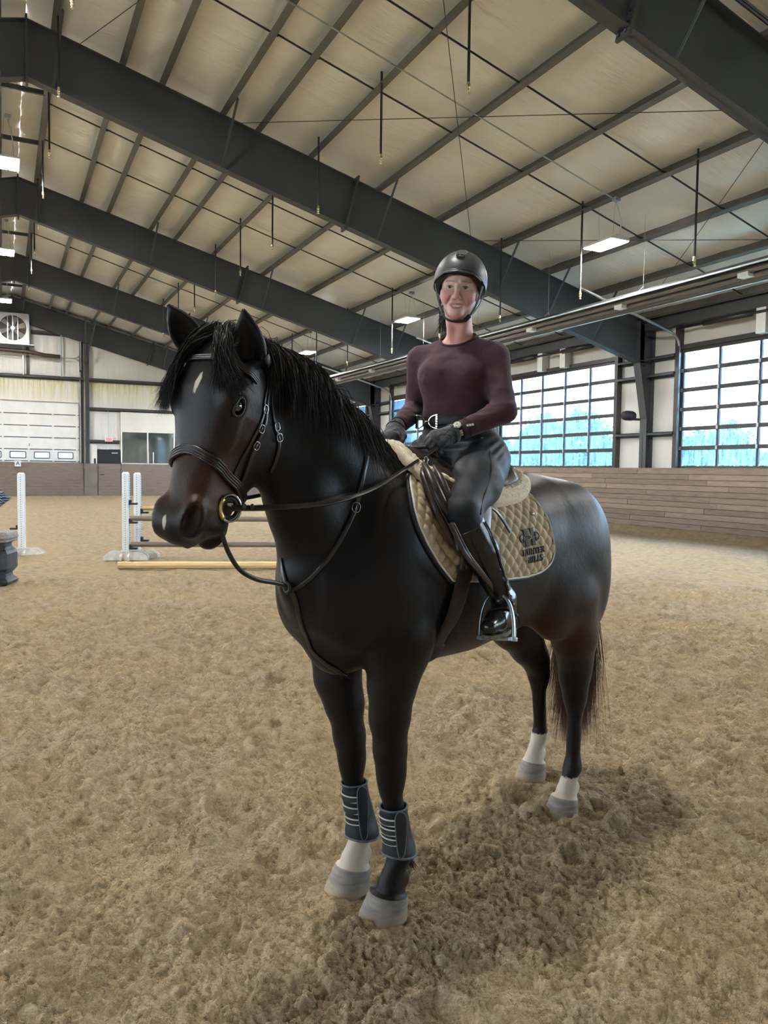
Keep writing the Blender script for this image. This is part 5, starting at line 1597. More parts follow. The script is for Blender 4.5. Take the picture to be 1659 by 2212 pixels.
def under_horse(name, label, cat):
    o = empty(name, (HF[0], HF[1], 0), HROT); tag(o, label, cat)
    return o
def buckle(P, nrm, tdir, parent, s=0.011, mat=None):
    tdir = np.array(tdir) / np.linalg.norm(tdir); side = np.cross(nrm, tdir)
    pts = [P + nrm * 0.006 + tdir * (s * a) + side * (s * b) for a, b in ((-1, -0.9), (-1, 0.9), (1, 0.9), (1, -0.9))]
    b = MB(); b.tube(resample(pts, 16, True), 0.0014, 6, closed=True); b.tube([pts[0] * 0.5 + pts[1] * 0.5, pts[2] * 0.5 + pts[3] * 0.5], 0.0012, 6)
    return b.build('buckle', mat or M_CHROME, parent, smooth=True)

# ------------------------------------------------------------------ bridle
def bridle():
    B = under_horse('bridle', 'dark brown leather bridle with padded noseband on the horse\'s head', 'bridle')
    HEADP = [p for p in HP if p.hi[0] > 0.30 and p.lo[2] > 1.25]
    # noseband: ring round the nose built in head coordinates
    ring = []
    for k in range(44):
        a = 2 * math.pi * k / 44
        al = 0.355 + 0.085 * (0.5 - 0.5 * math.cos(a))          # higher on the face, lower under the jaw
        q = hd(al, math.sin(a) * 0.11, -0.05 + math.cos(a) * 0.14)
        ring.append(q)
    ring = np.array(ring)
    ring, g = snap(ring, 0.003, HEADP, 8)
    ring = resample(ring, 72, True); ring, g = snap(ring, 0.003, HEADP)
    strap('noseband', ring, g, 0.030, 0.009, M_BRIDLE, B, closed=True, ridges=4)
    nb = body_strap('noseband_cheekpiece', [(580, 800), (579, 835), (571, 868), (569, 895), (558, 924), (543, 954), (525, 988), (508, 1022), (500, 1043)], 0.013, 0.004, M_BRIDLE, B, 0.001, prims=HEADP)
    cp = body_strap('cheekpiece', [(581, 815), (580, 845), (575, 878), (573, 905), (563, 938), (549, 966), (536, 1003), (521, 1041), (510, 1068)], 0.015, 0.0045, M_BRIDLE, B, 0.004, prims=HEADP)
    tl = body_strap('throatlatch', [(582, 812), (586, 864), (590, 900), (595, 928), (601, 948), (602, 966), (598, 984), (592, 1004), (584, 1020)], 0.012, 0.004, M_BRIDLE, B, 0.002, prims=HP)
    body_strap('headpiece', [(572, 768), (577, 785), (580, 804), (581, 820)], 0.024, 0.005, M_BRIDLE, B, 0.003, n=14, prims=HP)
    # browband round the forehead
    bb = []
    for t in np.linspace(-1, 1, 25):
        bb.append(hd(0.075 + 0.035 * abs(t) ** 2, 0.118 * math.sin(t * 1.45), 0.075 - 0.13 * (1 - math.cos(t * 1.45))))
    bb, g = snap(np.array(bb), 0.004, HEADP, 8)
    bb = resample(bb, 50); bb, g = snap(bb, 0.004, HEADP)
    strap('browband', bb, g, 0.020, 0.006, M_BRIDLE, B, ridges=3)
    # off-side cheekpiece (far side of the head)
    fp = np.array([hd(a, -0.115, c) for a, c in ((0.08, -0.02), (0.18, -0.06), (0.28, -0.09), (0.38, -0.10), (0.46, -0.10))])
    fp, g = snap(fp, 0.003, HEADP, 6); fp = resample(fp, 30); fp, g = snap(fp, 0.003, HEADP)
    strap('cheekpiece', fp, g, 0.015, 0.0045, M_BRIDLE, B)
    for uv, t in (((569, 884), (574, 864)), ((594, 922), (591, 905)), ((561, 925), (567, 905)), ((550, 962), (556, 950)), ((600, 945), (597, 930))):
        P, g = on_body([uv, t], 0.004, HEADP); buckle(P[0], g[0], P[1] - P[0], B, 0.010)
    for uv, t in (((547, 944), (556, 928)), ((541, 958), (549, 944)), ((567, 902), (570, 886))):
        P, g = on_body([uv, t], 0.002, HEADP); P = resample(P, 6)[:3]; pass
    # bit: loose ring with brass cheek and mouthpiece
    for s in (1, -1):
        c = hd(0.455, 0.092 * s, -0.105) if s < 0 else (on_body([(489, 1096)], 0.014, HEADP)[0][0])
        if s > 0: CR = c
        ax1 = HA * 0.80 + HC * -0.25; ax1 /= np.linalg.norm(ax1); ax2 = np.cross(HB, ax1)
        ax2 = ax2 * 0.92 + HB * 0.35 * s; ax2 /= np.linalg.norm(ax2)
        pts = [c + ax1 * 0.040 * math.cos(a) + ax2 * 0.034 * math.sin(a) for a in np.linspace(0, 2 * math.pi, 36, endpoint=False)]
        b = MB(); b.tube(pts, 0.0042, 8, closed=True); b.build('bit_ring', M_CHROME, B, smooth=True)
        q = [c + ax1 * 0.040 * math.cos(a) + ax2 * 0.034 * math.sin(a) for a in np.linspace(math.pi * 1.25, math.pi * 1.78, 8)]
        b = MB(); b.tube(q, 0.0075, 10); b.build('bit_cheek', M_GOLD, B, smooth=True)
        rr = [c + ax1 * 0.030 * math.cos(a) + ax2 * 0.026 * math.sin(a) - HB * 0.004 * s for a in np.linspace(0, 2 * math.pi, 30, endpoint=False)]
        b = MB(); b.tube(rr, 0.006, 7, closed=True); b.build('bit_guard', M_BLACK, B, smooth=True)
    b = MB(); b.tube([hd(0.47, 0.09, -0.10), hd(0.465, 0, -0.09), hd(0.455, -0.09, -0.105)], 0.007, 8); b.build('mouthpiece', M_CHROME, B, smooth=True)
    return B, CR
BRIDLE, BIT = bridle()

# ------------------------------------------------------------------ martingale with neck strap
def martingale():
    m = under_horse('martingale', 'brown leather standing martingale and neck strap across the horse\'s chest', 'martingale')
    NP = [p for p in HP if p.hi[0] > -0.35 and p.lo[2] > 0.55 and p.lo[0] < 0.5]
    body_strap('neck_strap', [(792, 985), (786, 1018), (778, 1056), (770, 1090), (757, 1122), (741, 1154), (716, 1197), (682, 1238), (655, 1262), (634, 1272), (624, 1270)], 0.016, 0.004, M_BRIDLE, m, 0.003, 60, prims=NP)
    body_strap('neck_strap', [(624, 1268), (616, 1250), (611, 1225), (608, 1206)], 0.014, 0.004, M_BRIDLE, m, 0.003, 16, prims=NP)
    body_strap('chest_strap', [(627, 1272), (640, 1300), (652, 1348), (671, 1396), (699, 1428), (735, 1452), (758, 1462)], 0.018, 0.004, M_BRIDLE, m, 0.003, 40, prims=NP)
    P, g = on_body([(767, 1097), (770, 1085)], 0.004, NP); buckle(P[0], g[0], P[1] - P[0], m, 0.013)
    K, gk = on_body([(623, 1268)], 0.010, NP)
    b = MB(); b.tube([K[0] + gk[0] * 0.008 + np.array([0, 0.012 * math.cos(a), 0.014 * math.sin(a)]) for a in np.linspace(0, 2 * math.pi, 14, endpoint=False)], 0.007, 7, closed=True); b.build('stop_knot', M_BLACK, m, smooth=True)
    # hanging strap up to the noseband under the chin
    top = hd(0.445, 0.0, -0.215)
    lat = np.linspace(0.02, K[0][1], 8)
    uv = [(474, 1126), (479, 1150), (492, 1190), (517, 1230), (553, 1251), (589, 1258), (612, 1264), (624, 1269)]
    pts = [at_lat(u, v, l) for (u, v), l in zip(uv, lat)]
    pts[-1] = K[0] + gk[0] * 0.008
    pts = resample(np.array(pts), 50)
    nr = np.repeat(np.array([[0.3, 0.9, 0.1]]), 50, 0)
    strap('hanging_strap', pts, nr, 0.015, 0.005, M_BRIDLE, m)
    return m
martingale()

# ------------------------------------------------------------------ body-wrapped layers in (s, phi): s along the horse, phi from the spine downwards
TRUNK = [p for p in HP if p.lo[2] > 0.80 and p.hi[0] < 0.48 and p.lo[0] > -1.65]
_ls = np.linspace(-1.40, 0.30, 171); _lp = np.linspace(0, math.pi, 121)
def _radial():
    S, Ph = np.meshgrid(_ls, _lp, indexing='ij')
    D = np.stack([0 * S, np.sin(Ph), np.cos(Ph)], -1); Cn = np.stack([S, 0 * S, np.full_like(S, 1.22)], -1)
    lo, hi = np.full(S.shape, 0.12), np.full(S.shape, 0.62)
    for _ in range(13):
        m_ = (lo + hi) / 2; f = eval_prims(TRUNK, Cn + D * m_[..., None]); lo = np.where(f < 0, m_, lo); hi = np.where(f < 0, hi, m_)
    return (lo + hi) / 2
_LUT = _radial()
def surf(s, phi, off=0.0):
    """point on the barrel at s, phi (0 spine .. 2 pi), pushed out by off; and the radial direction"""
    s = np.asarray(s, float); phi = np.asarray(phi, float)
    D = np.stack([np.zeros_like(s), np.sin(phi), np.cos(phi)], -1)
    Cn = np.stack([s, np.zeros_like(s), np.full_like(s, 1.22)], -1)
    pa = np.where(phi > math.pi, 2 * math.pi - phi, np.abs(phi))
    x = np.clip((s + 1.40) / 1.70 * 170, 0, 169.999); y = np.clip(pa / math.pi * 120, 0, 119.999)
    i, j = x.astype(int), y.astype(int); fx, fy = x - i, y - j
    r = (_LUT[i, j] * (1 - fx) + _LUT[i + 1, j] * fx) * (1 - fy) + (_LUT[i, j + 1] * (1 - fx) + _LUT[i + 1, j + 1] * fx) * fy
    return Cn + D * (r + off)[..., None], D
def to_sphi(uv):
    P, _ = on_body(uv, 0, TRUNK)
    return np.stack([P[:, 0], np.arctan2(P[:, 1], P[:, 2] - 1.22)], -1)
PF = to_sphi([(884, 1035), (889, 1080), (898, 1125), (917, 1172), (939, 1210), (958, 1235), (974, 1254)])
PB = to_sphi([(974, 1254), (1020, 1255), (1060, 1253), (1099, 1249), (1133, 1245)])
PR = to_sphi([(1133, 1245), (1165, 1234), (1185, 1216), (1193, 1191), (1190, 1163), (1180, 1125), (1165, 1100), (1150, 1080)])
s_front0, s_rear0 = PF[0, 0] - 0.02, PR[-1, 0] + 0.02
def pad_edges(n):
    fr = resample(np.concatenate([[[s_front0 - 0.03, 0.0], [s_front0 - 0.015, 0.35]], PF]), n)
    rr = resample(np.concatenate([[[s_rear0, 0.0], [s_rear0 - 0.005, 0.4]], PR[::-1], ]), n)
    return fr, rr
M_PAD = plain('khaki_quilted_cotton', (0.56, 0.455, 0.295), 0.75, 0, 0.08, 6.0, 0.12, 500)
M_PIPE = plain('white_piping', (0.72, 0.70, 0.64), 0.6, 0, 0.05, 30)
M_BIND = plain('black_binding', (0.012, 0.012, 0.014), 0.7, 0, 0.2, 30)
def pad_xy(s, phi): return np.stack([s, phi * 0.34], -1)
PAD_OFF = 0.012
def saddle_pad():
    r = under_horse('saddle_pad', 'khaki quilted saddle pad with white piping and a stable logo', 'saddle pad')
    nt_, ns = 150, 190
    fr, rr = pad_edges(nt_)
    bot = resample(PB, 60)
    u = np.linspace(0, 1, ns); tt = np.linspace(0, 1, nt_)[:, None]
    bo = resample(PB, ns); to = np.stack([fr[0, 0] + (rr[0, 0] - fr[0, 0]) * u, 0 * u], -1)
    G = (1 - u)[None, :, None] * fr[:, None] + u[None, :, None] * rr[:, None] + (1 - tt)[..., None] * to[None] + tt[..., None] * bo[None] \
        - ((1 - u)[None, :] * (1 - tt))[..., None] * fr[0] - (u[None, :] * (1 - tt))[..., None] * rr[0] - ((1 - u)[None, :] * tt)[..., None] * fr[-1] - (u[None, :] * tt)[..., None] * rr[-1]
    S, Ph = G[..., 0], np.maximum(G[..., 1], 0)
    for side in (1, -1):
        xy = pad_xy(S, Ph); d = 0.056
        a = (xy[..., 0] * 1.0 + xy[..., 1] * 0.85) / d; b = (xy[..., 0] * 1.0 - xy[..., 1] * 0.85) / d
        q = (np.abs(np.sin(math.pi * a)) * np.abs(np.sin(math.pi * b))) ** 0.45
        P, D = surf(S, Ph, 0.0)
        if side < 0: P = P * np.array([1, -1, 1]); D = D * np.array([1, -1, 1])
        V = (P + D * (PAD_OFF - 0.009 + 0.0115 * q)[..., None]).reshape(-1, 3)
        F = grid_faces(nt_, ns)
        # inner layer closes the thickness
        Vi = (P + D * 0.001).reshape(-1, 3)
        nV = len(V); edge = np.concatenate([np.arange(nt_) * ns, (nt_ - 1) * ns + np.arange(ns), (np.arange(nt_) * ns + ns - 1)[::-1]])
        E = np.stack([edge[:-1], edge[1:], edge[1:] + nV, edge[:-1] + nV], -1)
        F2 = np.concatenate([F, F[:, ::-1] + nV, E])
        link_mesh('quilted_panel', np_mesh('quilted_panel', np.concatenate([V, Vi]), F2, M_PAD), r)
        # edging: white piping, black binding outside it
        L = np.concatenate([fr[6:], bot[1:], rr[::-1][1:-6]])
        L = resample(L, 150)
        nrm2 = np.gradient(L, axis=0); nrm2 = np.stack([nrm2[:, 1], -nrm2[:, 0] * 0 + -nrm2[:, 0]], -1)
        ctr = L.mean(0); nrm2 = nrm2 / (np.linalg.norm(nrm2, axis=1)[:, None] + 1e-9)
        sg = np.sign(np.sum(nrm2 * (L - ctr), 1)); nrm2 *= np.where(sg == 0, 1, sg)[:, None]
        for nm, o_, rad, mt, lift in (('piping', 0.000, 0.0042, M_PIPE, 0.011), ('binding', 0.010, 0.0065, M_BIND, 0.005)):
            Ls = L + nrm2 * np.array([o_, o_ / 0.34])
            Pp, Dp = surf(Ls[:, 0], Ls[:, 1], lift)
            if side < 0: Pp = Pp * np.array([1, -1, 1])
            b_ = MB(); b_.tube(Pp, rad, 7); b_.build(nm, mt, r, smooth=True)
    # snap stud
    P, D = on_body([(1145, 1113)], 0.014, TRUNK)
    q = to_sphi([(1145, 1113)])[0]; P, D = surf(q[0:1], q[1:2], 0.014)
    b_ = MB(); b_.tube([P[0] - D[0] * 0.002, P[0] + D[0] * 0.005], [0.010, 0.008], 14); b_.build('stud', M_CHROME, r, smooth=True)
    return r
PAD = saddle_pad()

# embroidered logo: letters drawn as serif strokes, laid on the pad
def rect(x0, y0, x1, y1): return [(x0, y0), (x1, y0), (x1, y1), (x0, y1)]
def poly_line(pts, w):
    out = []
    for (a, b) in zip(pts[:-1], pts[1:]):
        a, b = np.array(a, float), np.array(b, float); d = b - a; L = np.linalg.norm(d)
        if L < 1e-6: continue
        d /= L; n = np.array([-d[1], d[0]]) * w / 2
        out.append([tuple(a - n - d * w * 0.2), tuple(b - n + d * w * 0.2), tuple(b + n + d * w * 0.2), tuple(a + n - d * w * 0.2)])
    return out
def arc(cx, cy, rx, ry, a0, a1, n=9): return [(cx + rx * math.cos(math.radians(a0 + (a1 - a0) * k / (n - 1))), cy + ry * math.sin(math.radians(a0 + (a1 - a0) * k / (n - 1)))) for k in range(n)]
T_, t_ = 0.15, 0.07
def stem(x, y0=0, y1=1): return [rect(x - T_ / 2, y0, x + T_ / 2, y1), rect(x - 0.15, y0, x + 0.15, y0 + 0.05), rect(x - 0.15, y1 - 0.05, x + 0.15, y1)]
GLY = {
    'H': (0.78, stem(0.16) + stem(0.62) + [rect(0.16, 0.46, 0.62, 0.54)]),
    'U': (0.76, [rect(0.09, 0.3, 0.09 + T_, 1), rect(0.01, 0.95, 0.31, 1), rect(0.48, 0.95, 0.72, 1)] + poly_line([(0.60, 1), (0.60, 0.32)] , t_) + poly_line(arc(0.38, 0.32, 0.22, 0.28, 180, 360), 0.09)),
    'N': (0.78, [rect(0.02, 0.95, 0.26, 1), rect(0.02, 0, 0.26, 0.05), rect(0.50, 0.95, 0.76, 1)] + poly_line([(0.14, 0), (0.14, 1)], t_) + poly_line([(0.64, 0), (0.64, 1)], t_) + poly_line([(0.14, 0.98), (0.64, 0.02)], 0.14)),
    'T': (0.66, [rect(0.25, 0, 0.25 + T_, 1), rect(0.17, 0, 0.48, 0.05), rect(0.02, 0.92, 0.62, 1), rect(0.02, 0.76, 0.08, 1), rect(0.56, 0.76, 0.62, 1)]),
    'E': (0.62, stem(0.16) + [rect(0.16, 0.93, 0.56, 1), rect(0.16, 0, 0.58, 0.07), rect(0.16, 0.47, 0.46, 0.54), rect(0.50, 0.78, 0.56, 1), rect(0.52, 0, 0.58, 0.22), rect(0.42, 0.40, 0.47, 0.61)]),
    'R': (0.72, stem(0.16) + poly_line([(0.16, 0.96), (0.36, 0.96)] + arc(0.36, 0.74, 0.18, 0.22, 90, -90, 7) + [(0.16, 0.52)], 0.09) + poly_line([(0.34, 0.52), (0.64, 0.03)], 0.13)),
    'I': (0.34, stem(0.16)),
    'L': (0.60, stem(0.16) + [rect(0.16, 0, 0.54, 0.07), rect(0.50, 0, 0.56, 0.26)]),
    'S': (0.58, poly_line(arc(0.28, 0.75, 0.19, 0.21, 40, 270, 9) + arc(0.28, 0.27, 0.21, 0.24, 90, -150, 10), 0.11) + [rect(0.44, 0.78, 0.49, 1.0), rect(0.05, 0.0, 0.10, 0.24)]),
    '-': (0.50, [rect(0.05, 0.45, 0.42, 0.52)]),
}
def word(s): 
    x = 0; out = []
    for ch in s:
        w, g = GLY[ch]
        out += [[(px + x, py) for px, py in q] for q in g]; x += w + 0.05
    return [[(px - x / 2, py) for px, py in q] for q in out]
def logo():
    e = 0.0006
    def place(polys, uv, ux, uy, name):
        """polys in unit letters; uv pixel of the centre; ux, uy: local step per unit across and up (x to the tail)"""
        c = to_sphi([uv])[0]
        V, F = [], []
        for q in polys:
            # refine so the letters follow the curve of the flank
            b = len(V)
            for (x, y) in q: V.append((x, y))
            F.append(tuple(range(b, b + len(q))))
        V = np.array(V)
        sp = c + np.stack([-(V[:, 0] * ux[0] + V[:, 1] * uy[0]), -(V[:, 0] * ux[1] + V[:, 1] * uy[1]) / 0.34], -1)
        P, D = surf(sp[:, 0], sp[:, 1], PAD_OFF + 0.0042)
        P2 = P - D * 0.004
        n = len(P); Vv = np.concatenate([P, P2])
        m = MB(); m.v = [tuple(p) for p in Vv]
        for f in F:
            m.f.append(f); m.m.append(0)
            for i in range(len(f)): m.f.append((f[i], f[(i + 1) % len(f)], f[(i + 1) % len(f)] + n, f[i] + n)); m.m.append(0)
        return m.build(name, M_BIND, PAD)
    k = 0.0
    def ax(sc, rot): return (sc * math.cos(rot), sc * math.sin(rot)), (-sc * math.sin(rot), sc * math.cos(rot))
    rot = LOGO_ROT
    ux, uy = ax(0.035, rot)[0], ax(0.027, rot)[1]; place([[(x, y - 0.5) for x, y in q] for q in word('HUNTER')], (1147, 1191), ux, uy, 'lettering')
    place([[(x, y - 0.5) for x, y in q] for q in word('-HILLS-')], (1151, 1207), ux, uy, 'lettering')
    # big H split by a snaffle bit
    ux, uy = ax(0.098, rot)[0], ax(0.074, rot)[1]
    H = [rect(-0.36, 0.10, -0.13, 0.50), rect(-0.42, 0.46, -0.07, 0.50), rect(0.13, 0.10, 0.36, 0.50), rect(0.07, 0.46, 0.42, 0.50),
         rect(-0.36, -0.50, -0.13, -0.10), rect(-0.42, -0.50, -0.07, -0.46), rect(0.13, -0.50, 0.36, -0.10), rect(0.07, -0.50, 0.42, -0.46)]
    H += poly_line([(-0.42, 0.0), (-0.06, 0.0)], 0.06) + poly_line([(0.06, 0.0), (0.42, 0.0)], 0.06) + poly_line(arc(0, 0, 0.06, 0.06, 0, 360, 9), 0.03)
    for sg in (-1, 1): H += poly_line(arc(sg * 0.44, 0, 0.26, 0.24, 90, 90 + 180 * -sg * -1 if False else 90 - 180 * sg, 11), 0.05) + poly_line([(sg * 0.44, 0.24), (sg * 0.44, -0.24)], 0.05)
    place(H, (1138, 1163), ux, uy, 'emblem')
LOGO_ROT = 0.05
logo()

# ------------------------------------------------------------------ sheepskin half pad
def fleece(name, V, Q, mat, parent, nf=9000, seed=0, ln=0.012):
    me = np_mesh(name, V, Q, mat); o = link_mesh(name, me, parent)
    rng = np.random.RandomState(seed); N = vnormals(V, Q)
    f = rng.randint(0, len(Q), nf); w = rng.dirichlet((1, 1, 1, 1), nf)
    P = (V[Q[f]] * w[..., None]).sum(1); D = (N[Q[f]] * w[..., None]).sum(1) + rng.normal(0, 0.55, (nf, 3))
    D /= np.linalg.norm(D, axis=1)[:, None]
    L = rng.uniform(0.4, 1.2, nf)[:, None] * ln
    pth = np.stack([P - D * 0.003, P + D * L * 0.5 + rng.normal(0, 0.0015, (nf, 3)), P + D * L + rng.normal(0, 0.003, (nf, 3))], 1)
    s = strands_mesh('wool_fibres', pth, 0.0005, mat, seed + 1, o)
    return o
M_FLEECE = plain('cream_sheepskin', (0.80, 0.70, 0.51), 0.9, 0, 0.06, 40, 0.15, 220, Sheen_Weight=0.2)
def half_pad():
    r = under_horse('half_pad', 'cream sheepskin half pad showing behind and in front of the saddle', 'half pad')
    rear = np.array([(-0.862, 0.30), (-0.845, 0.45), (-0.768, 0.624), (-0.671, 0.725), (-0.566, 0.767), (-0.473, 0.771), (-0.425, 0.729)])
    fs, s1 = -0.075, -0.875
    out = np.concatenate([[[fs, 0.0], [fs - 0.008, 0.28], [fs - 0.045, 0.48], [fs - 0.13, 0.68], [fs - 0.24, 0.76]], rear[::-1], [[s1, 0.15], [s1, 0.0]]])
    out = resample(out, 240)
    c = np.array([(fs + s1) / 2, 0.0])
    nr = 80
    rad = np.linspace(0, 1, nr) ** 0.75
    for side in (1, -1):
        S = c[0] + (out[None, :, 0] - c[0]) * rad[:, None]; Ph = c[1] + (out[None, :, 1] - c[1]) * rad[:, None]
        e = 1 - rad[:, None] + 0 * S
        off = 0.016 + 0.030 * np.sqrt(np.clip(1 - ((e - 0.13) / 0.13).clip(-1, 1) ** 2, 0, 1)) * (e < 0.26) + 0.012 * (e >= 0.13)
        off = np.where(e <= 0.001, 0.010, off)
        P, D = surf(S, np.maximum(Ph, 0), 0.0)
        nz = np.abs(vnoise(S * 40, Ph * 15, seed=51)) * 0.9 + np.abs(vnoise(S * 90, Ph * 34, seed=52)) * 0.6
        V = P + D * (off + 0.007 * nz)[..., None]
        if side < 0: V = V * np.array([1, -1, 1])
        V = V.reshape(-1, 3); Q = grid_faces(nr, out.shape[0])
        if side > 0: Q = Q[:, ::-1]
        fleece('sheepskin', V, Q, M_FLEECE, r, 7000 if side > 0 else 2000, 70 + side, 0.016)
    return r
half_pad()

# ------------------------------------------------------------------ saddle
def saddle():
    r = under_horse('saddle', 'dark brown leather jumping saddle under the rider', 'saddle')
    # seat: lofted over the back, dipped in the middle, raised cantle and pommel
    ss = np.linspace(-0.15, -0.735, 40); ph = np.linspace(-1, 1, 31)
    S, U = np.meshgrid(ss, ph, indexing='ij'); t = (S + 0.15) / (-0.585)
    wid = np.interp(t, [0, 0.12, 0.4, 0.75, 0.93, 1], [0.30, 0.42, 0.52, 0.62, 0.56, 0.30])
    hgt = np.interp(t, [0, 0.08, 0.3, 0.55, 0.8, 0.93, 1.0], [0.035, 0.060, 0.050, 0.045, 0.075, 0.105, 0.06])
    P, D = surf(S, np.abs(U) * wid, 0.0)
    D = D * np.where(U < 0, -1, 1)[..., None] * np.array([0, 1, 0]) + D * np.array([1, 0, 1]); P = P * np.where((U < 0)[..., None], np.array([1, -1, 1]), 1)
    off = hgt * (1 - 0.55 * np.abs(U) ** 4) + 0.006
    off[:, [0, -1]] = 0.02
    V = (P + D * off[..., None]).reshape(-1, 3)
    link_mesh('seat', np_mesh('seat', V, grid_faces(40, 31), M_BROWN), r)
    # flaps with knee rolls
    fl = np.array([(-0.13, 0.36), (-0.088, 0.55), (-0.074, 0.79), (-0.108, 1.03), (-0.164, 1.26), (-0.236, 1.335), (-0.31, 1.26), (-0.366, 0.99), (-0.43, 0.70), (-0.50, 0.42), (-0.40, 0.30), (-0.25, 0.28)])
    ol = resample(fl, 90, True); c = ol.mean(0)
    for side in (1, -1):
        rad = np.linspace(0, 1, 16)
        S = c[0] + (ol[None, :, 0] - c[0]) * rad[:, None]; Ph = c[1] + (ol[None, :, 1] - c[1]) * rad[:, None]
        P, D = surf(S, Ph, 0.0); V = P + D * (0.056 - 0.008 * rad[:, None] ** 8)[..., None]; Vi = P + D * 0.030
        if side < 0: V = V * np.array([1, -1, 1]); Vi = Vi * np.array([1, -1, 1])
        V = np.concatenate([V.reshape(-1, 3), Vi[-1]]); n0 = 15 * 90
        i = np.arange(16 - 1)[:, None]; j = np.arange(90)[None]; j2 = (j + 1) % 90
        Q = np.stack([i * 90 + j, (i + 1) * 90 + j, (i + 1) * 90 + j2, i * 90 + j2], -1).reshape(-1, 4)
        jj = np.arange(90); E = np.stack([n0 + jj, 16 * 90 + jj, 16 * 90 + (jj + 1) % 90, n0 + (jj + 1) % 90], -1)
        link_mesh('flap', np_mesh('flap', V, np.concatenate([Q, E]), M_BROWN), r)
        for uv, ra in (([(-0.15, 0.34), (-0.115, 0.50), (-0.10, 0.70), (-0.115, 0.88), (-0.135, 1.0)], 0.021), ([(-0.20, 0.36), (-0.165, 0.55), (-0.15, 0.76), (-0.16, 0.95), (-0.18, 1.08)], 0.017)):
            q = resample(np.array(uv), 26); Pp, Dp = surf(q[:, 0], q[:, 1], 0.060)
            if side < 0: Pp = Pp * np.array([1, -1, 1])
            k = np.sin(np.linspace(0.12, math.pi - 0.12, 26)) ** 0.5
            b = MB(); b.tube(Pp, list(ra * k), 10); b.build('knee_roll', M_BROWN, r, smooth=True)
    # skirt and billet ends
    def sstrap(name, uv, w, th, off, n=30, mat=M_BROWN):
        q = resample(to_sphi(uv), n); P, D = surf(q[:, 0], q[:, 1], off)
        return strap(name, P, D, w, th, mat, r)
    sstrap('strap_end', [(930, 1125), (944, 1150), (955, 1172), (960, 1198)], 0.014, 0.005, 0.058)
    sstrap('skirt_edge', [(911, 1060), (916, 1085), (932, 1122), (955, 1165), (985, 1203)], 0.008, 0.006, 0.052)
    sstrap('leather_tail', [(1043, 1106), (1058, 1116), (1071, 1132), (1080, 1145), (1087, 1156)], 0.024, 0.005, 0.034)
    b = MB(); P, D = surf(np.array([-0.17]), np.array([0.32]), 0.07)
    b.tube([P[0] + np.array([0.0, 0.01 * math.cos(a), 0.012 * math.sin(a)]) for a in np.linspace(0, 6.28, 12, endpoint=False)], 0.003, 6, closed=True); b.build('dee_ring', M_CHROME, r, smooth=True)
    return r
SADDLE = saddle()

# ------------------------------------------------------------------ girth
def girth():
    r = under_horse('girth', 'brown ribbed webbing girth running under the horse\'s belly', 'girth')
    m, t, b = nt('brown_girth_webbing')
    w = t.nodes.new('ShaderNodeTexWave'); t.links.new(coord(t, 'Object'), w.inputs[0]); w.bands_direction = 'Z'; w.inputs['Scale'].default_value = 60; w.inputs['Distortion'].default_value = 0.5
    _in(t, b, 'Base Color', ramp(t, w.outputs['Fac'], [(0.2, (0.028, 0.017, 0.013)), (0.8, (0.050, 0.031, 0.024))])); _in(t, b, 'Roughness', 0.85); _in(t, b, 'Normal', bump(t, w.outputs['Fac'], 0.4, 0.003))
    Lq = to_sphi([(984, 1222), (978, 1250), (970, 1276), (952, 1338), (930, 1386)]); Rq = to_sphi([(1017, 1226), (1013, 1250), (1008, 1276), (989, 1332), (958, 1389)])
    # carry on under the belly to the off side
    ctr = (Lq + Rq) / 2
    uphi = np.concatenate([ctr[:, 1], np.linspace(ctr[-1, 1], 2 * math.pi - ctr[-1, 1], 24)[1:-1], 2 * math.pi - ctr[::-1, 1]])
    us = np.concatenate([ctr[:, 0], np.full(22, ctr[-1, 0]), ctr[::-1, 0]])
    q = resample(np.stack([us, uphi], -1), 110)
    P, D = surf(q[:, 0], q[:, 1], 0.010)
    wd = np.abs(Rq[:, 0] - Lq[:, 0]).mean()
    strap('webbing', P, D, max(0.07, min(0.10, wd)), 0.008, m, r)
    for du in (-0.022, 0.0, 0.022):
        uv = [(1001 + du * 500, 1196), (1000 + du * 500, 1212), (998 + du * 500, 1230)]
        q = resample(to_sphi(uv), 12); P, D = surf(q[:, 0], q[:, 1], 0.020); strap('billet', P, D, 0.019, 0.005, plain('olive_elastic', (0.10, 0.085, 0.055), 0.8) if 'olive_elastic' not in bpy.data.materials else bpy.data.materials['olive_elastic'], r)
    return r
girth()

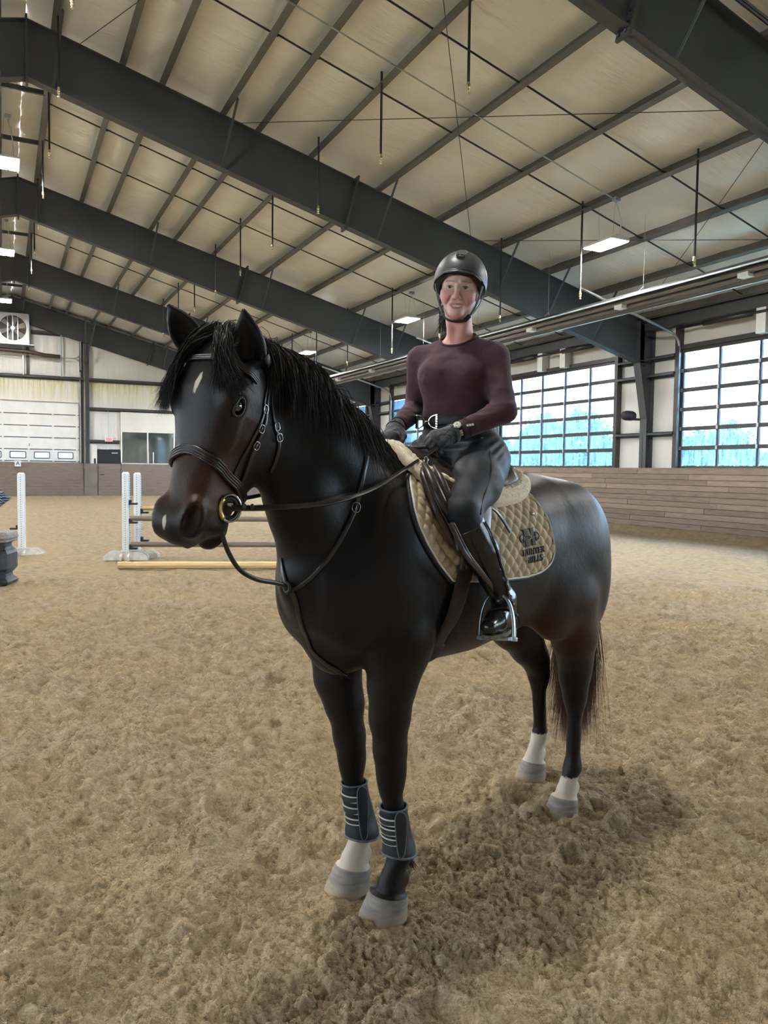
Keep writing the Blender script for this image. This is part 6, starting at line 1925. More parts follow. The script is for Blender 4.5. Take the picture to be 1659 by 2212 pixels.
# ------------------------------------------------------------------ protective boots on the fore legs
def tendon_boot(x, y, z0, z1, lean, label, yaw=0.0):
    r = under_horse('tendon_boot', label, 'tendon boot'); tag(r, group='tendon boots on the fore legs')
    LEG = [p for p in HP if abs(p.lo[1] + p.hi[1]) / 2 < 0.2 and p.hi[2] < 0.60 and np.sign(p.lo[1] + p.hi[1]) == np.sign(y) and p.lo[0] > -0.4]
    M_N = plain('black_neoprene', (0.014, 0.017, 0.022), 0.55, 0, 0.25, 25, 0.15, 200)
    M_G = plain('grey_binding', (0.10, 0.115, 0.14), 0.6, 0, 0.15, 25)
    M_E = plain('cream_elastic_stripe', (0.52, 0.50, 0.44), 0.7, 0, 0.1, 25)
    def ring(z, a, off, flare=0.0):
        """points round the leg at height z"""
        a = np.asarray(a); c = np.array([x + lean * (z1 - z) / (z1 - z0), y])
        lo, hi = np.full(a.shape, 0.012), np.full(a.shape, 0.10)
        for _ in range(16):
            m_ = (lo + hi) / 2; f = eval_prims(LEG, np.stack([c[0] + m_ * np.cos(a), c[1] + m_ * np.sin(a), z + 0 * a], -1)); lo = np.where(f < 0, m_, lo); hi = np.where(f < 0, hi, m_)
        rr = (lo + hi) / 2 * 0.35 + 0.65 * np.maximum((lo + hi) / 2, 0.040) + off
        return np.stack([c[0] + rr * np.cos(a), c[1] + rr * np.sin(a), z + 0 * a], -1)
    A = np.linspace(0, 2 * math.pi, 40, endpoint=False); zs = np.linspace(z0, z1, 16)
    bul = np.interp(np.linspace(0, 1, 16), [0, 0.15, 0.35, 0.8, 1], [0.016, 0.018, 0.011, 0.009, 0.010])
    def shape(z, a):                                 # lower rear edge hangs lower behind, open in front at the fetlock
        return z
    V = np.concatenate([ring(z, A, b_) - np.array([0, 0, 1])[None] * (0.022 * (1 - (z - z0) / (z1 - z0)) * (0.5 - 0.5 * np.cos(A - math.pi * 0 ))[:, None]) for z, b_ in zip(zs, bul)])
    V2 = V.reshape(16, 40, 3); F = []
    i = np.arange(15)[:, None]; j = np.arange(40)[None]; j2 = (j + 1) % 40
    Q = np.stack([i * 40 + j, i * 40 + j2, (i + 1) * 40 + j2, (i + 1) * 40 + j], -1).reshape(-1, 4)
    link_mesh('shell', np_mesh('shell', V, Q, M_N), r)
    for k, rad in ((0, 0.0045), (15, 0.004)):
        b = MB(); b.tube(V2[k], rad, 7, closed=True); b.build('binding', M_G, r, smooth=True)
    # three elastic straps with paired cream stripes round the front
    aa = np.linspace(-1.25, 1.25, 24) + yaw
    for f in (0.32, 0.54, 0.76):
        z = z0 + (z1 - z0) * f
        P = ring(z, aa, 0.0135); n = P - np.array([x + lean * (1 - f), y, z]); n /= np.linalg.norm(n, axis=1)[:, None]
        strap('elastic_strap', P, n, 0.032, 0.003, M_N, r)
        for dz in (-0.011, 0.011):
            P = ring(z + dz, aa, 0.0165); strap('stripe', P, n, 0.0055, 0.0018, M_E, r)
    # pointed closing flap on the outer side
    sd = 1 if y > 0 else 1
    ua = np.array([0.95, 1.35, 1.75, 1.45, 1.0, 0.9]) + yaw; uz = np.array([0.92, 1.0, 0.80, 0.12, 0.02, 0.45])
    ol = resample(np.stack([ua, uz], -1), 40, True); c = ol.mean(0); rad = np.linspace(0, 1, 6)
    A2 = c[0] + (ol[None, :, 0] - c[0]) * rad[:, None]; Z2 = c[1] + (ol[None, :, 1] - c[1]) * rad[:, None]
    P = np.concatenate([np.array([ring(z0 + (z1 - z0) * zz, np.array([a]), 0.0185)[0] for a, zz in zip(ra, rz)]) for ra, rz in zip(A2, Z2)])
    i = np.arange(5)[:, None]; j = np.arange(40)[None]; j2 = (j + 1) % 40
    Q = np.stack([i * 40 + j, (i + 1) * 40 + j, (i + 1) * 40 + j2, i * 40 + j2], -1).reshape(-1, 4)
    fo = link_mesh('closing_flap', np_mesh('closing_flap', P, Q, M_N), r)
    b = MB(); b.tube(P[-40:], 0.0022, 6, closed=True); b.build('flap_binding', M_G, r, smooth=True)
    return r
tendon_boot(-0.040, 0.115, 0.212, 0.385, -0.022, 'black tendon boot with cream stripes on the nearer fore leg', -0.1)
tendon_boot(-0.075, -0.115, 0.185, 0.40, -0.028, 'black tendon boot with cream stripes on the farther fore leg, above the white pastern', 0.0)
# ================================================================== rider (modelled in the horse's local frame)
RIDER = empty('person', (HF[0], HF[1], 0.0), HROT)
tag(RIDER, 'person in plum sweater, black breeches and helmet sitting on the horse holding the reins', 'person')
def unit(v): v = np.array(v, float); return v / np.linalg.norm(v)
# joints
J = dict(pelvis=(-0.575, 0.0, 1.665), waist=(-0.55, 0.0, 1.79), chest=(-0.55, 0.0, 1.96), neck=(-0.545, 0.005, 2.132),
         Rsh=(-0.498, -0.160, 2.058), Lsh=(-0.575, 0.152, 2.052), Rel=(-0.545, -0.225, 1.865), Lel=(-0.530, 0.235, 1.835), Rwr=(-0.298, -0.115, 1.772), Lwr=(-0.372, 0.125, 1.748),
         Lhip=(-0.545, 0.115, 1.635), Rhip=(-0.545, -0.115, 1.635), Lkn=(-0.168, 0.305, 1.452), Rkn=(-0.168, -0.305, 1.452), Lan=(-0.372, 0.360, 1.115), Ran=(-0.372, -0.36, 1.115))
J = {k: np.array(v) for k, v in J.items()}
TY = math.radians(14); TF = np.array([math.cos(TY), math.sin(TY), 0]); TL = np.array([-math.sin(TY), math.cos(TY), 0]); UZ = np.array([0, 0, 1.0])
# head frame
HY, HPI, HRO = math.radians(31), math.radians(-7), math.radians(5)
GF = np.array([math.cos(HPI) * math.cos(HY), math.cos(HPI) * math.sin(HY), math.sin(HPI)]); GL = np.array([-math.sin(HY), math.cos(HY), 0.0]); GU = np.cross(GF, GL)
GL, GU = math.cos(HRO) * GL - math.sin(HRO) * GU, math.sin(HRO) * GL + math.cos(HRO) * GU
_d = pix_rays([(988, 619)])[0]; EYE_MID = CAM_L + _d * ((-0.462 - CAM_L[0]) / _d[0])
GO = EYE_MID - GF * 0.092                      # skull centre at eye level
GR = np.stack([GF, GL, GU])
def fc(f, l, u): return GO + GF * f + GL * l + GU * u
def rider_skin():
    P = []
    # torso and limbs inside the clothes
    P.append(p_loft((J['waist'][0], 0, 1.62), UZ, TL, TF, [(0, 0, 0.12, 0.09, 0.085), (0.17, 0, 0.115, 0.085, 0.08), (0.30, 0, 0.13, 0.105, 0.085), (0.40, 0, 0.14, 0.085, 0.09), (0.455, -0.005, 0.11, 0.066, 0.07), (0.49, -0.005, 0.07, 0.050, 0.05)], 0.04))
    for s in 'LR':
        P.append(p_cap(J[s + 'sh'], J[s + 'el'], 0.040, 0.034, 0.03)); P.append(p_cap(J[s + 'el'], J[s + 'wr'], 0.034, 0.0235, 0.02))
        P.append(p_cap(J[s + 'hip'], J[s + 'kn'], 0.08, 0.045, 0.04)); P.append(p_cap(J[s + 'kn'], J[s + 'an'], 0.042, 0.03, 0.03))
        P.append(p_cap(J['neck'] + UZ * -0.03, J[s + 'sh'] + UZ * 0.0, 0.045, 0.04, 0.04))
    # neck
    P.append(p_cap(J['neck'] + np.array([-0.01, 0, -0.04]), fc(-0.030, 0, -0.085), 0.056, 0.050, 0.03))
    for s in (1, -1): P.append(p_cap(J['neck'] + TF * 0.055 + TL * 0.015 * s + UZ * -0.03, fc(-0.03, 0.05 * s, -0.05), 0.011, 0.012, 0.02))
    # skull, face
    P.append(p_ell(fc(-0.015, 0, 0.035), (0.098, 0.074, 0.092), 0.02, GR))
    P.append(p_loft(GO, -GU, GL, GF, [(-0.06, -0.01, 0.066, 0.085, 0.06), (0.0, -0.01, 0.068, 0.090, 0.05), (0.03, -0.005, 0.0665, 0.088, 0.045), (0.06, 0.0, 0.060, 0.083, 0.04), (0.085, 0.01, 0.051, 0.073, 0.035), (0.108, 0.02, 0.033, 0.057, 0.03), (0.118, 0.03, 0.02, 0.035, 0.02)], 0.02, 2.3))
    P.append(p_ell(fc(0.073, 0, -0.103), (0.020, 0.026, 0.018), 0.02, GR))                       # chin
    for s in (1, -1):
        P.append(p_ell(fc(0.056, 0.040 * s, -0.036), (0.031, 0.029, 0.026), 0.025, GR))          # cheek
        P.append(p_cap(fc(0.083, 0.014 * s, 0.018), fc(0.066, 0.050 * s, 0.014), 0.0075, 0.007, 0.014))   # brow ridge
        P.append(p_ell(fc(0.084, 0.031 * s, -0.002), (0.011, 0.0160, 0.0085), 0.009, GR, 'd'))   # eye socket
        P.append(p_cap(fc(0.0785, 0.019 * s, 0.0055), fc(0.0725, 0.045 * s, 0.0038), 0.0058, 0.0050, 0.004))   # upper lid
        P.append(p_cap(fc(0.0775, 0.019 * s, -0.0098), fc(0.0715, 0.044 * s, -0.0090), 0.0050, 0.0047, 0.005))  # lower lid
        P.append(p_ell(fc(0.089, 0.0125 * s, -0.041), (0.013, 0.0085, 0.0085), 0.008, GR))       # nostril wing
        P.append(p_ell(fc(0.098, 0.0065 * s, -0.051), (0.008, 0.004, 0.005), 0.003, GR, 'd'))
        # ear
        P.append(p_ell(fc(-0.012, 0.072 * s, -0.012), (0.020, 0.008, 0.031), 0.008, GR)); P.append(p_ell(fc(-0.008, 0.082 * s, -0.010), (0.011, 0.006, 0.018), 0.004, GR, 'd'))
        P.append(p_cap(fc(0.088, 0.022 * s, -0.040), fc(0.072, 0.038 * s, -0.068), 0.0022, 0.0022, 0.012, 1, 'd'))   # smile fold
    P.append(p_cap(fc(0.088, 0, 0.004), fc(0.104, 0, -0.033), 0.0075, 0.0105, 0.010))            # nose bridge
    P.append(p_ell(fc(0.106, 0, -0.039), (0.012, 0.0115, 0.010), 0.008, GR))                     # nose tip
    # lips: parted smile
    lip = [(-0.029, -0.0655, 0.068), (-0.016, -0.0655, 0.083), (0.0, -0.0665, 0.0875), (0.016, -0.0655, 0.083), (0.029, -0.0655, 0.068)]
    low = [(-0.029, -0.0665, 0.068), (-0.016, -0.0790, 0.081), (0.0, -0.0830, 0.0845), (0.016, -0.0790, 0.081), (0.029, -0.0665, 0.068)]
    P.append(p_ell(fc(0.076, 0, -0.0735), (0.022, 0.027, 0.0072), 0.004, GR, 'd'))
    for seq, rr in ((lip, 0.0031), (low, 0.0040)):
        for a, b in zip(seq[:-1], seq[1:]): P.append(p_cap(fc(a[2], a[0], a[1]), fc(b[2], b[0], b[1]), rr, rr, 0.003))
    return P
RP = rider_skin()
HEADR = [p for p in RP if p.lo[2] > 2.05]
def mat_skin():
    m, t, b = nt('skin')
    p = coord(t, 'Object')
    c = ramp(t, noise(t, p, 35.0, 4), [(0.3, (0.60, 0.365, 0.295)), (0.7, (0.69, 0.445, 0.365))])
    c = mix(t, attr(t, 'blush'), c, (0.64, 0.245, 0.205))
    c = mix(t, attr(t, 'lip'), c, (0.50, 0.155, 0.15))
    c = mix(t, attr(t, 'brow'), c, (0.17, 0.10, 0.075))
    c = mix(t, attr(t, 'mouth'), c, (0.05, 0.012, 0.012))
    _in(t, b, 'Base Color', c); _in(t, b, 'Roughness', 0.48)
    b.inputs['Subsurface Weight'].default_value = 0.12; b.inputs['Subsurface Radius'].default_value = (0.010, 0.004, 0.002); b.inputs['Subsurface Scale'].default_value = 1.0
    _in(t, b, 'Normal', bump(t, noise(t, p, 420.0, 3), 0.12, 0.001))
    return m
def rider_body():
    gx = spaced((-0.74, -0.66, 0.012), (-0.66, -0.405, 0.0027), (-0.405, -0.10, 0.012))
    gy = spaced((-0.43, -0.10, 0.0125), (-0.10, 0.135, 0.0027), (0.135, 0.43, 0.0125))
    gz = spaced((1.05, 2.10, 0.0125), (2.10, 2.16, 0.006), (2.16, 2.475, 0.0027))
    V, Q = sdf_mesh(RP, gx, gy, gz, 1)
    me = np_mesh('body', V, Q, mat_skin())
    h = (V - GO) @ GR.T; f, l, u = h.T
    face = f > 0.03
    bl = 0.75 * np.exp(-(((np.abs(l) - 0.042) / 0.022) ** 2 + ((u + 0.036) / 0.020) ** 2)) + 0.30 * np.exp(-((l / 0.014) ** 2 + ((u + 0.038) / 0.014) ** 2)) + 0.20 * (u < -0.10) + 0.05
    ex = np.abs(l) / 0.031
    ul = -0.0655 + 0.0 * ex ** 2; ll = -0.0830 + 0.0165 * ex ** 2
    lipm = np.exp(-((u - ul) / 0.0034) ** 4) * (ex < 1) + np.exp(-((u - ll) / 0.0046) ** 4) * (ex < 0.97)
    brow = np.exp(-((u - (0.021 - 0.10 * np.abs(np.abs(l) - 0.028))) / 0.0036) ** 2) * (np.abs(l) > 0.013) * (np.abs(l) < 0.052)
    mouth = (np.abs(u + 0.0735) < 0.008) * (ex < 0.85) * (f < 0.072) * (f > 0.04)
    for n, a in (('blush', bl * face + 0.35 * (u < -0.11)), ('lip', np.clip(lipm, 0, 1) * face * 0.8), ('brow', np.clip(brow, 0, 1) * face * 0.75), ('mouth', mouth * 1.0)): set_attr(me, n, np.clip(a, 0, 1))
    link_mesh('body', me, RIDER)
    # eyes
    m, t, b = nt('eyeball')
    ga = attr(t, 'iris')
    _in(t, b, 'Base Color', ramp(t, ga, [(0.0, (0.50, 0.45, 0.42)), (0.40, (0.55, 0.50, 0.47)), (0.46, (0.05, 0.05, 0.055)), (0.62, (0.13, 0.15, 0.16)), (0.74, (0.10, 0.11, 0.12)), (0.78, (0.004, 0.004, 0.004))])); _in(t, b, 'Roughness', 0.08)
    b.inputs['Specular IOR Level'].default_value = 0.6
    for s in (1, -1):
        c = fc(0.0695, 0.0315 * s, -0.0015); R_ = 0.0115
        th = np.linspace(0.01, math.pi - 0.01, 22); ph = np.linspace(0, 2 * math.pi, 28, endpoint=False)
        T, Ph = np.meshgrid(th, ph, indexing='ij')
        D = np.cos(T)[..., None] * unit(GF + GL * -0.06 - GU * 0.05) + np.sin(T)[..., None] * (np.cos(Ph)[..., None] * GL + np.sin(Ph)[..., None] * GU)
        Vv = (c + D * R_).reshape(-1, 3)
        i = np.arange(21)[:, None]; j = np.arange(28)[None]; j2 = (j + 1) % 28
        Q = np.stack([i * 28 + j, (i + 1) * 28 + j, (i + 1) * 28 + j2, i * 28 + j2], -1).reshape(-1, 4)
        me = np_mesh('eye', Vv, Q, m); set_attr(me, 'iris', np.clip(1.35 - np.repeat(th, 28) * 1.75, 0, 1)); link_mesh('eye', me, RIDER)
    for s in (1, -1):
        q = np.array([fc(0.0800, 0.0195 * s, -0.0008), fc(0.0835, 0.026 * s, 0.0032), fc(0.0830, 0.034 * s, 0.0034), fc(0.0785, 0.0425 * s, -0.0002)])
        q = resample(q, 14); q, g = snap(q, 0.0004, HEADR, 2)
        b = MB(); b.tube(q, [0.0006] + [0.0013] * 12 + [0.0006], 6); b.build('lash_line', plain('lashes', (0.03, 0.02, 0.016), 0.7) if 'lashes' not in bpy.data.materials else bpy.data.materials['lashes'], RIDER, smooth=True)
    # teeth: two curved rows of single crowns
    M_T = plain('teeth', (0.80, 0.76, 0.68), 0.25, 0, 0.06, 60)
    tb = MB()
    for k in range(-4, 5):
        l = k * 0.0058; f = 0.0785 - 9.0 * l * l; w = 0.0027
        p = [fc(f - 0.004, l - w, -0.0768), fc(f - 0.004, l + w, -0.0768), fc(f, l + w, -0.0768), fc(f, l - w, -0.0768), fc(f - 0.004, l - w, -0.0650), fc(f - 0.004, l + w, -0.0650), fc(f, l + w, -0.0650), fc(f, l - w, -0.0650)]
        tb.add(p, [(0, 3, 2, 1), (4, 5, 6, 7), (0, 1, 5, 4), (1, 2, 6, 5), (2, 3, 7, 6), (3, 0, 4, 7)])
    tb.build('teeth', M_T, RIDER)
    # ponytail and hair at the temples
    rng = np.random.RandomState(31); n = 900
    M_H = mat_hair('dark_brown_hair', (0.012, 0.009, 0.007), (0.045, 0.032, 0.024))
    A0 = np.array([fc(-0.085, -0.028, -0.075)]) + rng.normal(0, 0.012, (n, 3)); u = np.linspace(0, 1, 8)[None, :, None]
    end = A0 + (GU * -0.095 - GF * 0.01 - GL * 0.012) * rng.uniform(0.5, 1.1, (n, 1)) + rng.normal(0, 0.020, (n, 3))
    mid = (A0 + end) / 2 - GF * 0.015 - GL * 0.025 + rng.normal(0, 0.012, (n, 3))
    strands_mesh('ponytail', (1 - u) ** 2 * A0[:, None] + 2 * u * (1 - u) * mid[:, None] + u * u * end[:, None], 0.0011, M_H, 32, RIDER)
    n = 500; sd = np.where(rng.uniform(0, 1, n) < 0.5, 1, -1.0)
    A0 = np.stack([fc(a, 0.073 * s_, c_) for a, s_, c_ in zip(rng.uniform(-0.03, 0.03, n), sd, rng.uniform(0.005, 0.05, n))]); end = A0 + (-GF * 0.045 - GU * 0.03)[None] + rng.normal(0, 0.004, (n, 3))
    uu = np.linspace(0, 1, 5)[None, :, None]; pt = A0[:, None] * (1 - uu) + end[:, None] * uu
    pt = snap(pt.reshape(-1, 3), 0.003, HEADR, 3)[0].reshape(n, 5, 3)
    strands_mesh('temple_hair', pt, 0.001, M_H, 33, RIDER)
rider_body()

# ------------------------------------------------------------------ clothes
def cloth_mat(name, col, rough=0.8, wr=0.4, sheen=0.2, wscale=14.0):
    m, t, b = nt(name)
    p = coord(t, 'Object')
    n = noise(t, p, 7.0, 4); knit = noise(t, coord(t, 'Object', (1, 1, 4)), 160.0, 2)
    c = ramp(t, n, [(0.3, tuple(x * 0.82 for x in col)), (0.7, tuple(x * 1.15 for x in col))])
    _in(t, b, 'Base Color', mix(t, math_n(t, 'MULTIPLY', knit, 0.25), c, tuple(min(1, x * 1.9) for x in col)))
    _in(t, b, 'Roughness', rough); b.inputs['Sheen Weight'].default_value = sheen; b.inputs['Specular IOR Level'].default_value = 0.3
    h = math_n(t, 'ADD', math_n(t, 'MULTIPLY', noise(t, p, wscale, 2, 0.4, 0.6), 1.0), math_n(t, 'MULTIPLY', knit, 0.06))
    _in(t, b, 'Normal', bump(t, h, wr, 0.02))
    return m
def sweater():
    P = []
    P.append(p_loft((J['waist'][0], 0, 1.775), UZ, TL, TF, [(0, 0.0, 0.146, 0.116, 0.095), (0.045, 0, 0.150, 0.122, 0.096), (0.10, 0, 0.150, 0.120, 0.096), (0.17, 0, 0.158, 0.128, 0.098), (0.225, 0, 0.162, 0.130, 0.10), (0.275, 0, 0.158, 0.112, 0.102), (0.32, -0.005, 0.140, 0.086, 0.095), (0.352, -0.01, 0.100, 0.066, 0.07)], 0.04, 2.2))
    for s in (1, -1): P.append(p_ell(J['waist'] + TF * 0.076 + TL * 0.070 * s + UZ * 0.188, (0.062, 0.070, 0.064), 0.045))
    for s in 'LR':
        P.append(p_cap(J['neck'] + UZ * -0.062 - TF * 0.012, J[s + 'sh'], 0.052, 0.054, 0.05))
        P.append(p_cap(J[s + 'sh'], J[s + 'el'], 0.056, 0.0475, 0.03)); P.append(p_cap(J[s + 'el'], J[s + 'wr'], 0.0485, 0.0345, 0.015))
        # creases in the crook and along the sleeve
        rng = np.random.RandomState(7 if s == 'L' else 8)
        for k in range(7):
            a = rng.uniform(0.15, 0.95); seg = (J[s + 'sh'], J[s + 'el']) if k < 3 else (J[s + 'el'], J[s + 'wr'])
            c = seg[0] + (seg[1] - seg[0]) * a; d = unit(np.cross(seg[1] - seg[0], rng.normal(size=3)))
            r0 = 0.052 if k < 3 else 0.044
            P.append(p_cap(c + d * r0, c + unit(np.cross(seg[1] - seg[0], d)) * r0 + unit(seg[1] - seg[0]) * 0.02, 0.004, 0.003, 0.012))
    P.append(p_ell(J['neck'] + TF * 0.030 + UZ * 0.022, (0.070, 0.074, 0.062), 0.006, np.stack([TF, TL, UZ]), 'd'))
    for s in 'LR':                                   # cuffs end cleanly at the wrist
        d = unit(J[s + 'wr'] - J[s + 'el']); c = J[s + 'wr'] - d * 0.012
        def cut(Pt, c=c, d=d): return -((Pt - c) @ d)
        P.append(Prim(lambda Pt, c=c, d=d: np.maximum(-((Pt - c) @ d), np.linalg.norm(Pt - c, axis=-1) - 0.10), c - 0.1, c + 0.1, 0.004, 'd'))
    gx = spaced((-0.74, -0.22, 0.0075)); gy = spaced((-0.31, 0.33, 0.0075)); gz = spaced((1.66, 2.16, 0.0075))
    V, Q = sdf_mesh(P, gx, gy, gz, 1)
    N = vnormals(V, Q)
    # gathered folds above the waist and along the front
    w = np.exp(-((V[:, 2] - 1.83) / 0.05) ** 2); a = (V - J['waist']) @ TL
    V = V + N * (0.004 * w * vnoise(a * 14, V[:, 2] * 60, seed=61) + 0.0025 * vnoise(V[:, 0] * 18, V[:, 1] * 18, V[:, 2] * 30, seed=62))[:, None]
    m = cloth_mat('plum_merino', (0.052, 0.021, 0.029), 0.85, 0.35, 0.12)
    o = link_mesh('sweater', np_mesh('sweater', V, Q, m), RIDER)
    # neckband: follows the neck opening
    ring = [J['neck'] + TF * (0.030 + 0.072 * math.cos(a)) + TL * 0.076 * math.sin(a) + UZ * (0.0 - 0.022 * math.cos(a) + 0.006) for a in np.linspace(0, 2 * math.pi, 48, endpoint=False)]
    ring, g = snap(np.array(ring), 0.002, P, 6)
    b = MB(); b.tube(ring, 0.0042, 7, closed=True); b.build('neckband', m, o, smooth=True)
    # three small marks on the near forearm
    M_W = plain('white_mark', (0.75, 0.70, 0.66), 0.6)
    Pm, g = on_body([(1010, 919), (1015.5, 918), (1021, 917)], 0.001, P)
    for p_, n_ in zip(Pm, g):
        s1 = unit(np.cross(n_, UZ)); s2 = np.cross(n_, s1); q = 0.0042
        bb = MB(); bb.prism([p_ + s1 * q + s2 * q, p_ - s1 * q + s2 * q, p_ - s1 * q - s2 * q, p_ + s1 * q - s2 * q], n_ * 0, n_ * 0.001); bb.build('mark', M_W, o)
    # hem seam on the cuff
    d = unit(J['Lwr'] - J['Lel']); c = J['Lwr'] - d * 0.045
    s1 = unit(np.cross(d, UZ)); s2 = np.cross(d, s1)
    rg, g = snap(np.array([c + (s1 * math.cos(a) + s2 * math.sin(a)) * 0.045 for a in np.linspace(0, 6.283, 30, endpoint=False)]), 0.0008, P, 5)
    b = MB(); b.tube(rg, 0.0013, 5, closed=True); b.build('cuff_seam', m, o, smooth=True)
    return P
SWP = sweater()

def breeches():
    P = []
    P.append(p_ell(J['pelvis'] + UZ * 0.005, (0.135, 0.172, 0.12), 0.05, np.stack([TF, TL, UZ])))
    P.append(p_loft((J['waist'][0], 0, 1.66), UZ, TL, TF, [(0, 0, 0.160, 0.122, 0.125), (0.07, 0, 0.150, 0.118, 0.108), (0.125, 0, 0.146, 0.116, 0.098), (0.165, 0, 0.143, 0.113, 0.095)], 0.04, 2.2))
    for s, sg in (('L', 1), ('R', -1)):
        k = J[s + 'kn']; hp = J[s + 'hip']
        m1 = hp + (k - hp) * 0.45 + np.array([0, 0.012 * sg, 0.0])
        P.append(p_cap(hp + np.array([-0.01, 0.005 * sg, 0.0]), m1, 0.112, 0.098, 0.05)); P.append(p_cap(m1, k, 0.098, 0.060, 0.03))
        P.append(p_cap(k, k + (J[s + 'an'] - k) * 0.45, 0.0605, 0.052, 0.03))
    gx = spaced((-0.78, -0.08, 0.0085)); gy = spaced((-0.42, 0.42, 0.0085)); gz = spaced((1.20, 1.85, 0.0085))
    V, Q = sdf_mesh(P, gx, gy, gz, 1); N = vnormals(V, Q)
    w = np.exp(-(((V[:, 0] + 0.47) / 0.07) ** 2 + ((V[:, 2] - 1.70) / 0.05) ** 2))
    V = V + N * (0.006 * w * np.sin(V[:, 2] * 260 + V[:, 0] * 90) + 0.0025 * vnoise(V[:, 0] * 15, V[:, 1] * 15, V[:, 2] * 26, seed=63))[:, None]
    m = cloth_mat('black_breeches', (0.012, 0.0135, 0.018), 0.6, 0.3, 0.06, 9.0)
    o = link_mesh('breeches', np_mesh('breeches', V, Q, m), RIDER)
    # side seam and hip stud
    seam, g = on_body([(1058, 965), (1062, 1000), (1060, 1030), (1050, 1062), (1040, 1095), (1038, 1112)], 0.001, P)
    seam = resample(seam, 40); seam, g = snap(seam, 0.0012, P); b = MB(); b.tube(seam, 0.0018, 5); b.build('side_seam', M_BIND, o, smooth=True)
    st, g = on_body([(1040, 947)], 0.001, P); b = MB(); b.tube([st[0], st[0] + g[0] * 0.004], [0.006, 0.005], 10); b.build('stud', M_CHROME, o, smooth=True)
    return P
BRP = breeches()

def belt():
    r = empty('belt', (0, 0, 0)); r.parent = RIDER
    z = 1.802
    pr = [BRP[1]]
    A = np.linspace(0, 2 * math.pi, 60, endpoint=False)
    ring = np.array([J['waist'] * np.array([1, 1, 0]) + TF * 0.115 * math.cos(a) + TL * 0.145 * math.sin(a) + UZ * z for a in A])
    zt = ring[:, 2].copy()
    for _ in range(4):
        ring, g = snap(ring, 0.002, pr, 2); ring[:, 2] = zt
    g[:, 2] = 0; g /= np.linalg.norm(g, axis=1)[:, None]
    strap('belt_band', ring, g, 0.042, 0.004, plain('black_belt_elastic', (0.012, 0.012, 0.013), 0.6, 0, 0.2, 40), r, closed=True)
    # snaffle-bit buckle: two D rings joined by a link, studded uprights
    c0, gn = on_body([(928, 912)], 0.012, [BRP[1]]); c0 = c0[0]; n_ = gn[0]; n_[2] = 0; n_ = unit(unit(n_) + np.array([0.45, 0.5, 0])); c0 = c0 + n_ * 0.006
    ux = unit(np.cross(UZ, n_)); M_B = plain('silver_gold_buckle', (0.80, 0.74, 0.55), 0.14, 1.0, 0.08, 60)
    b = MB()
    for sg in (-1, 1):
        x0 = sg * 0.046
        pts = [c0 + ux * (x0 - sg * 0.036 * math.sin(a)) + UZ * 0.0265 * math.cos(a) for a in np.linspace(0, math.pi, 14)]
        b.tube(pts, 0.0027, 7)
        b.bar(c0 + ux * x0 - UZ * 0.0285, c0 + ux * x0 + UZ * 0.0285, 0.0075, 0.006, up=n_)
    b.build('buckle', M_B, r, smooth=False)
    b = MB(); b.tube([c0 + ux * 0.012 + n_ * 0.003, c0 + n_ * 0.006, c0 - ux * 0.012 + n_ * 0.003], [0.003, 0.0045, 0.003], 8); b.build('buckle_link', M_B, r, smooth=True)
    st = MB()
    for sg in (-1, 1):
        for k in range(6): 
            q = c0 + ux * sg * 0.046 + UZ * (-0.024 + k * 0.0096) + n_ * 0.0032; st.box(q - 0.0026, q + 0.0026)
    st.build('buckle_studs', M_CHROME, r)
belt()

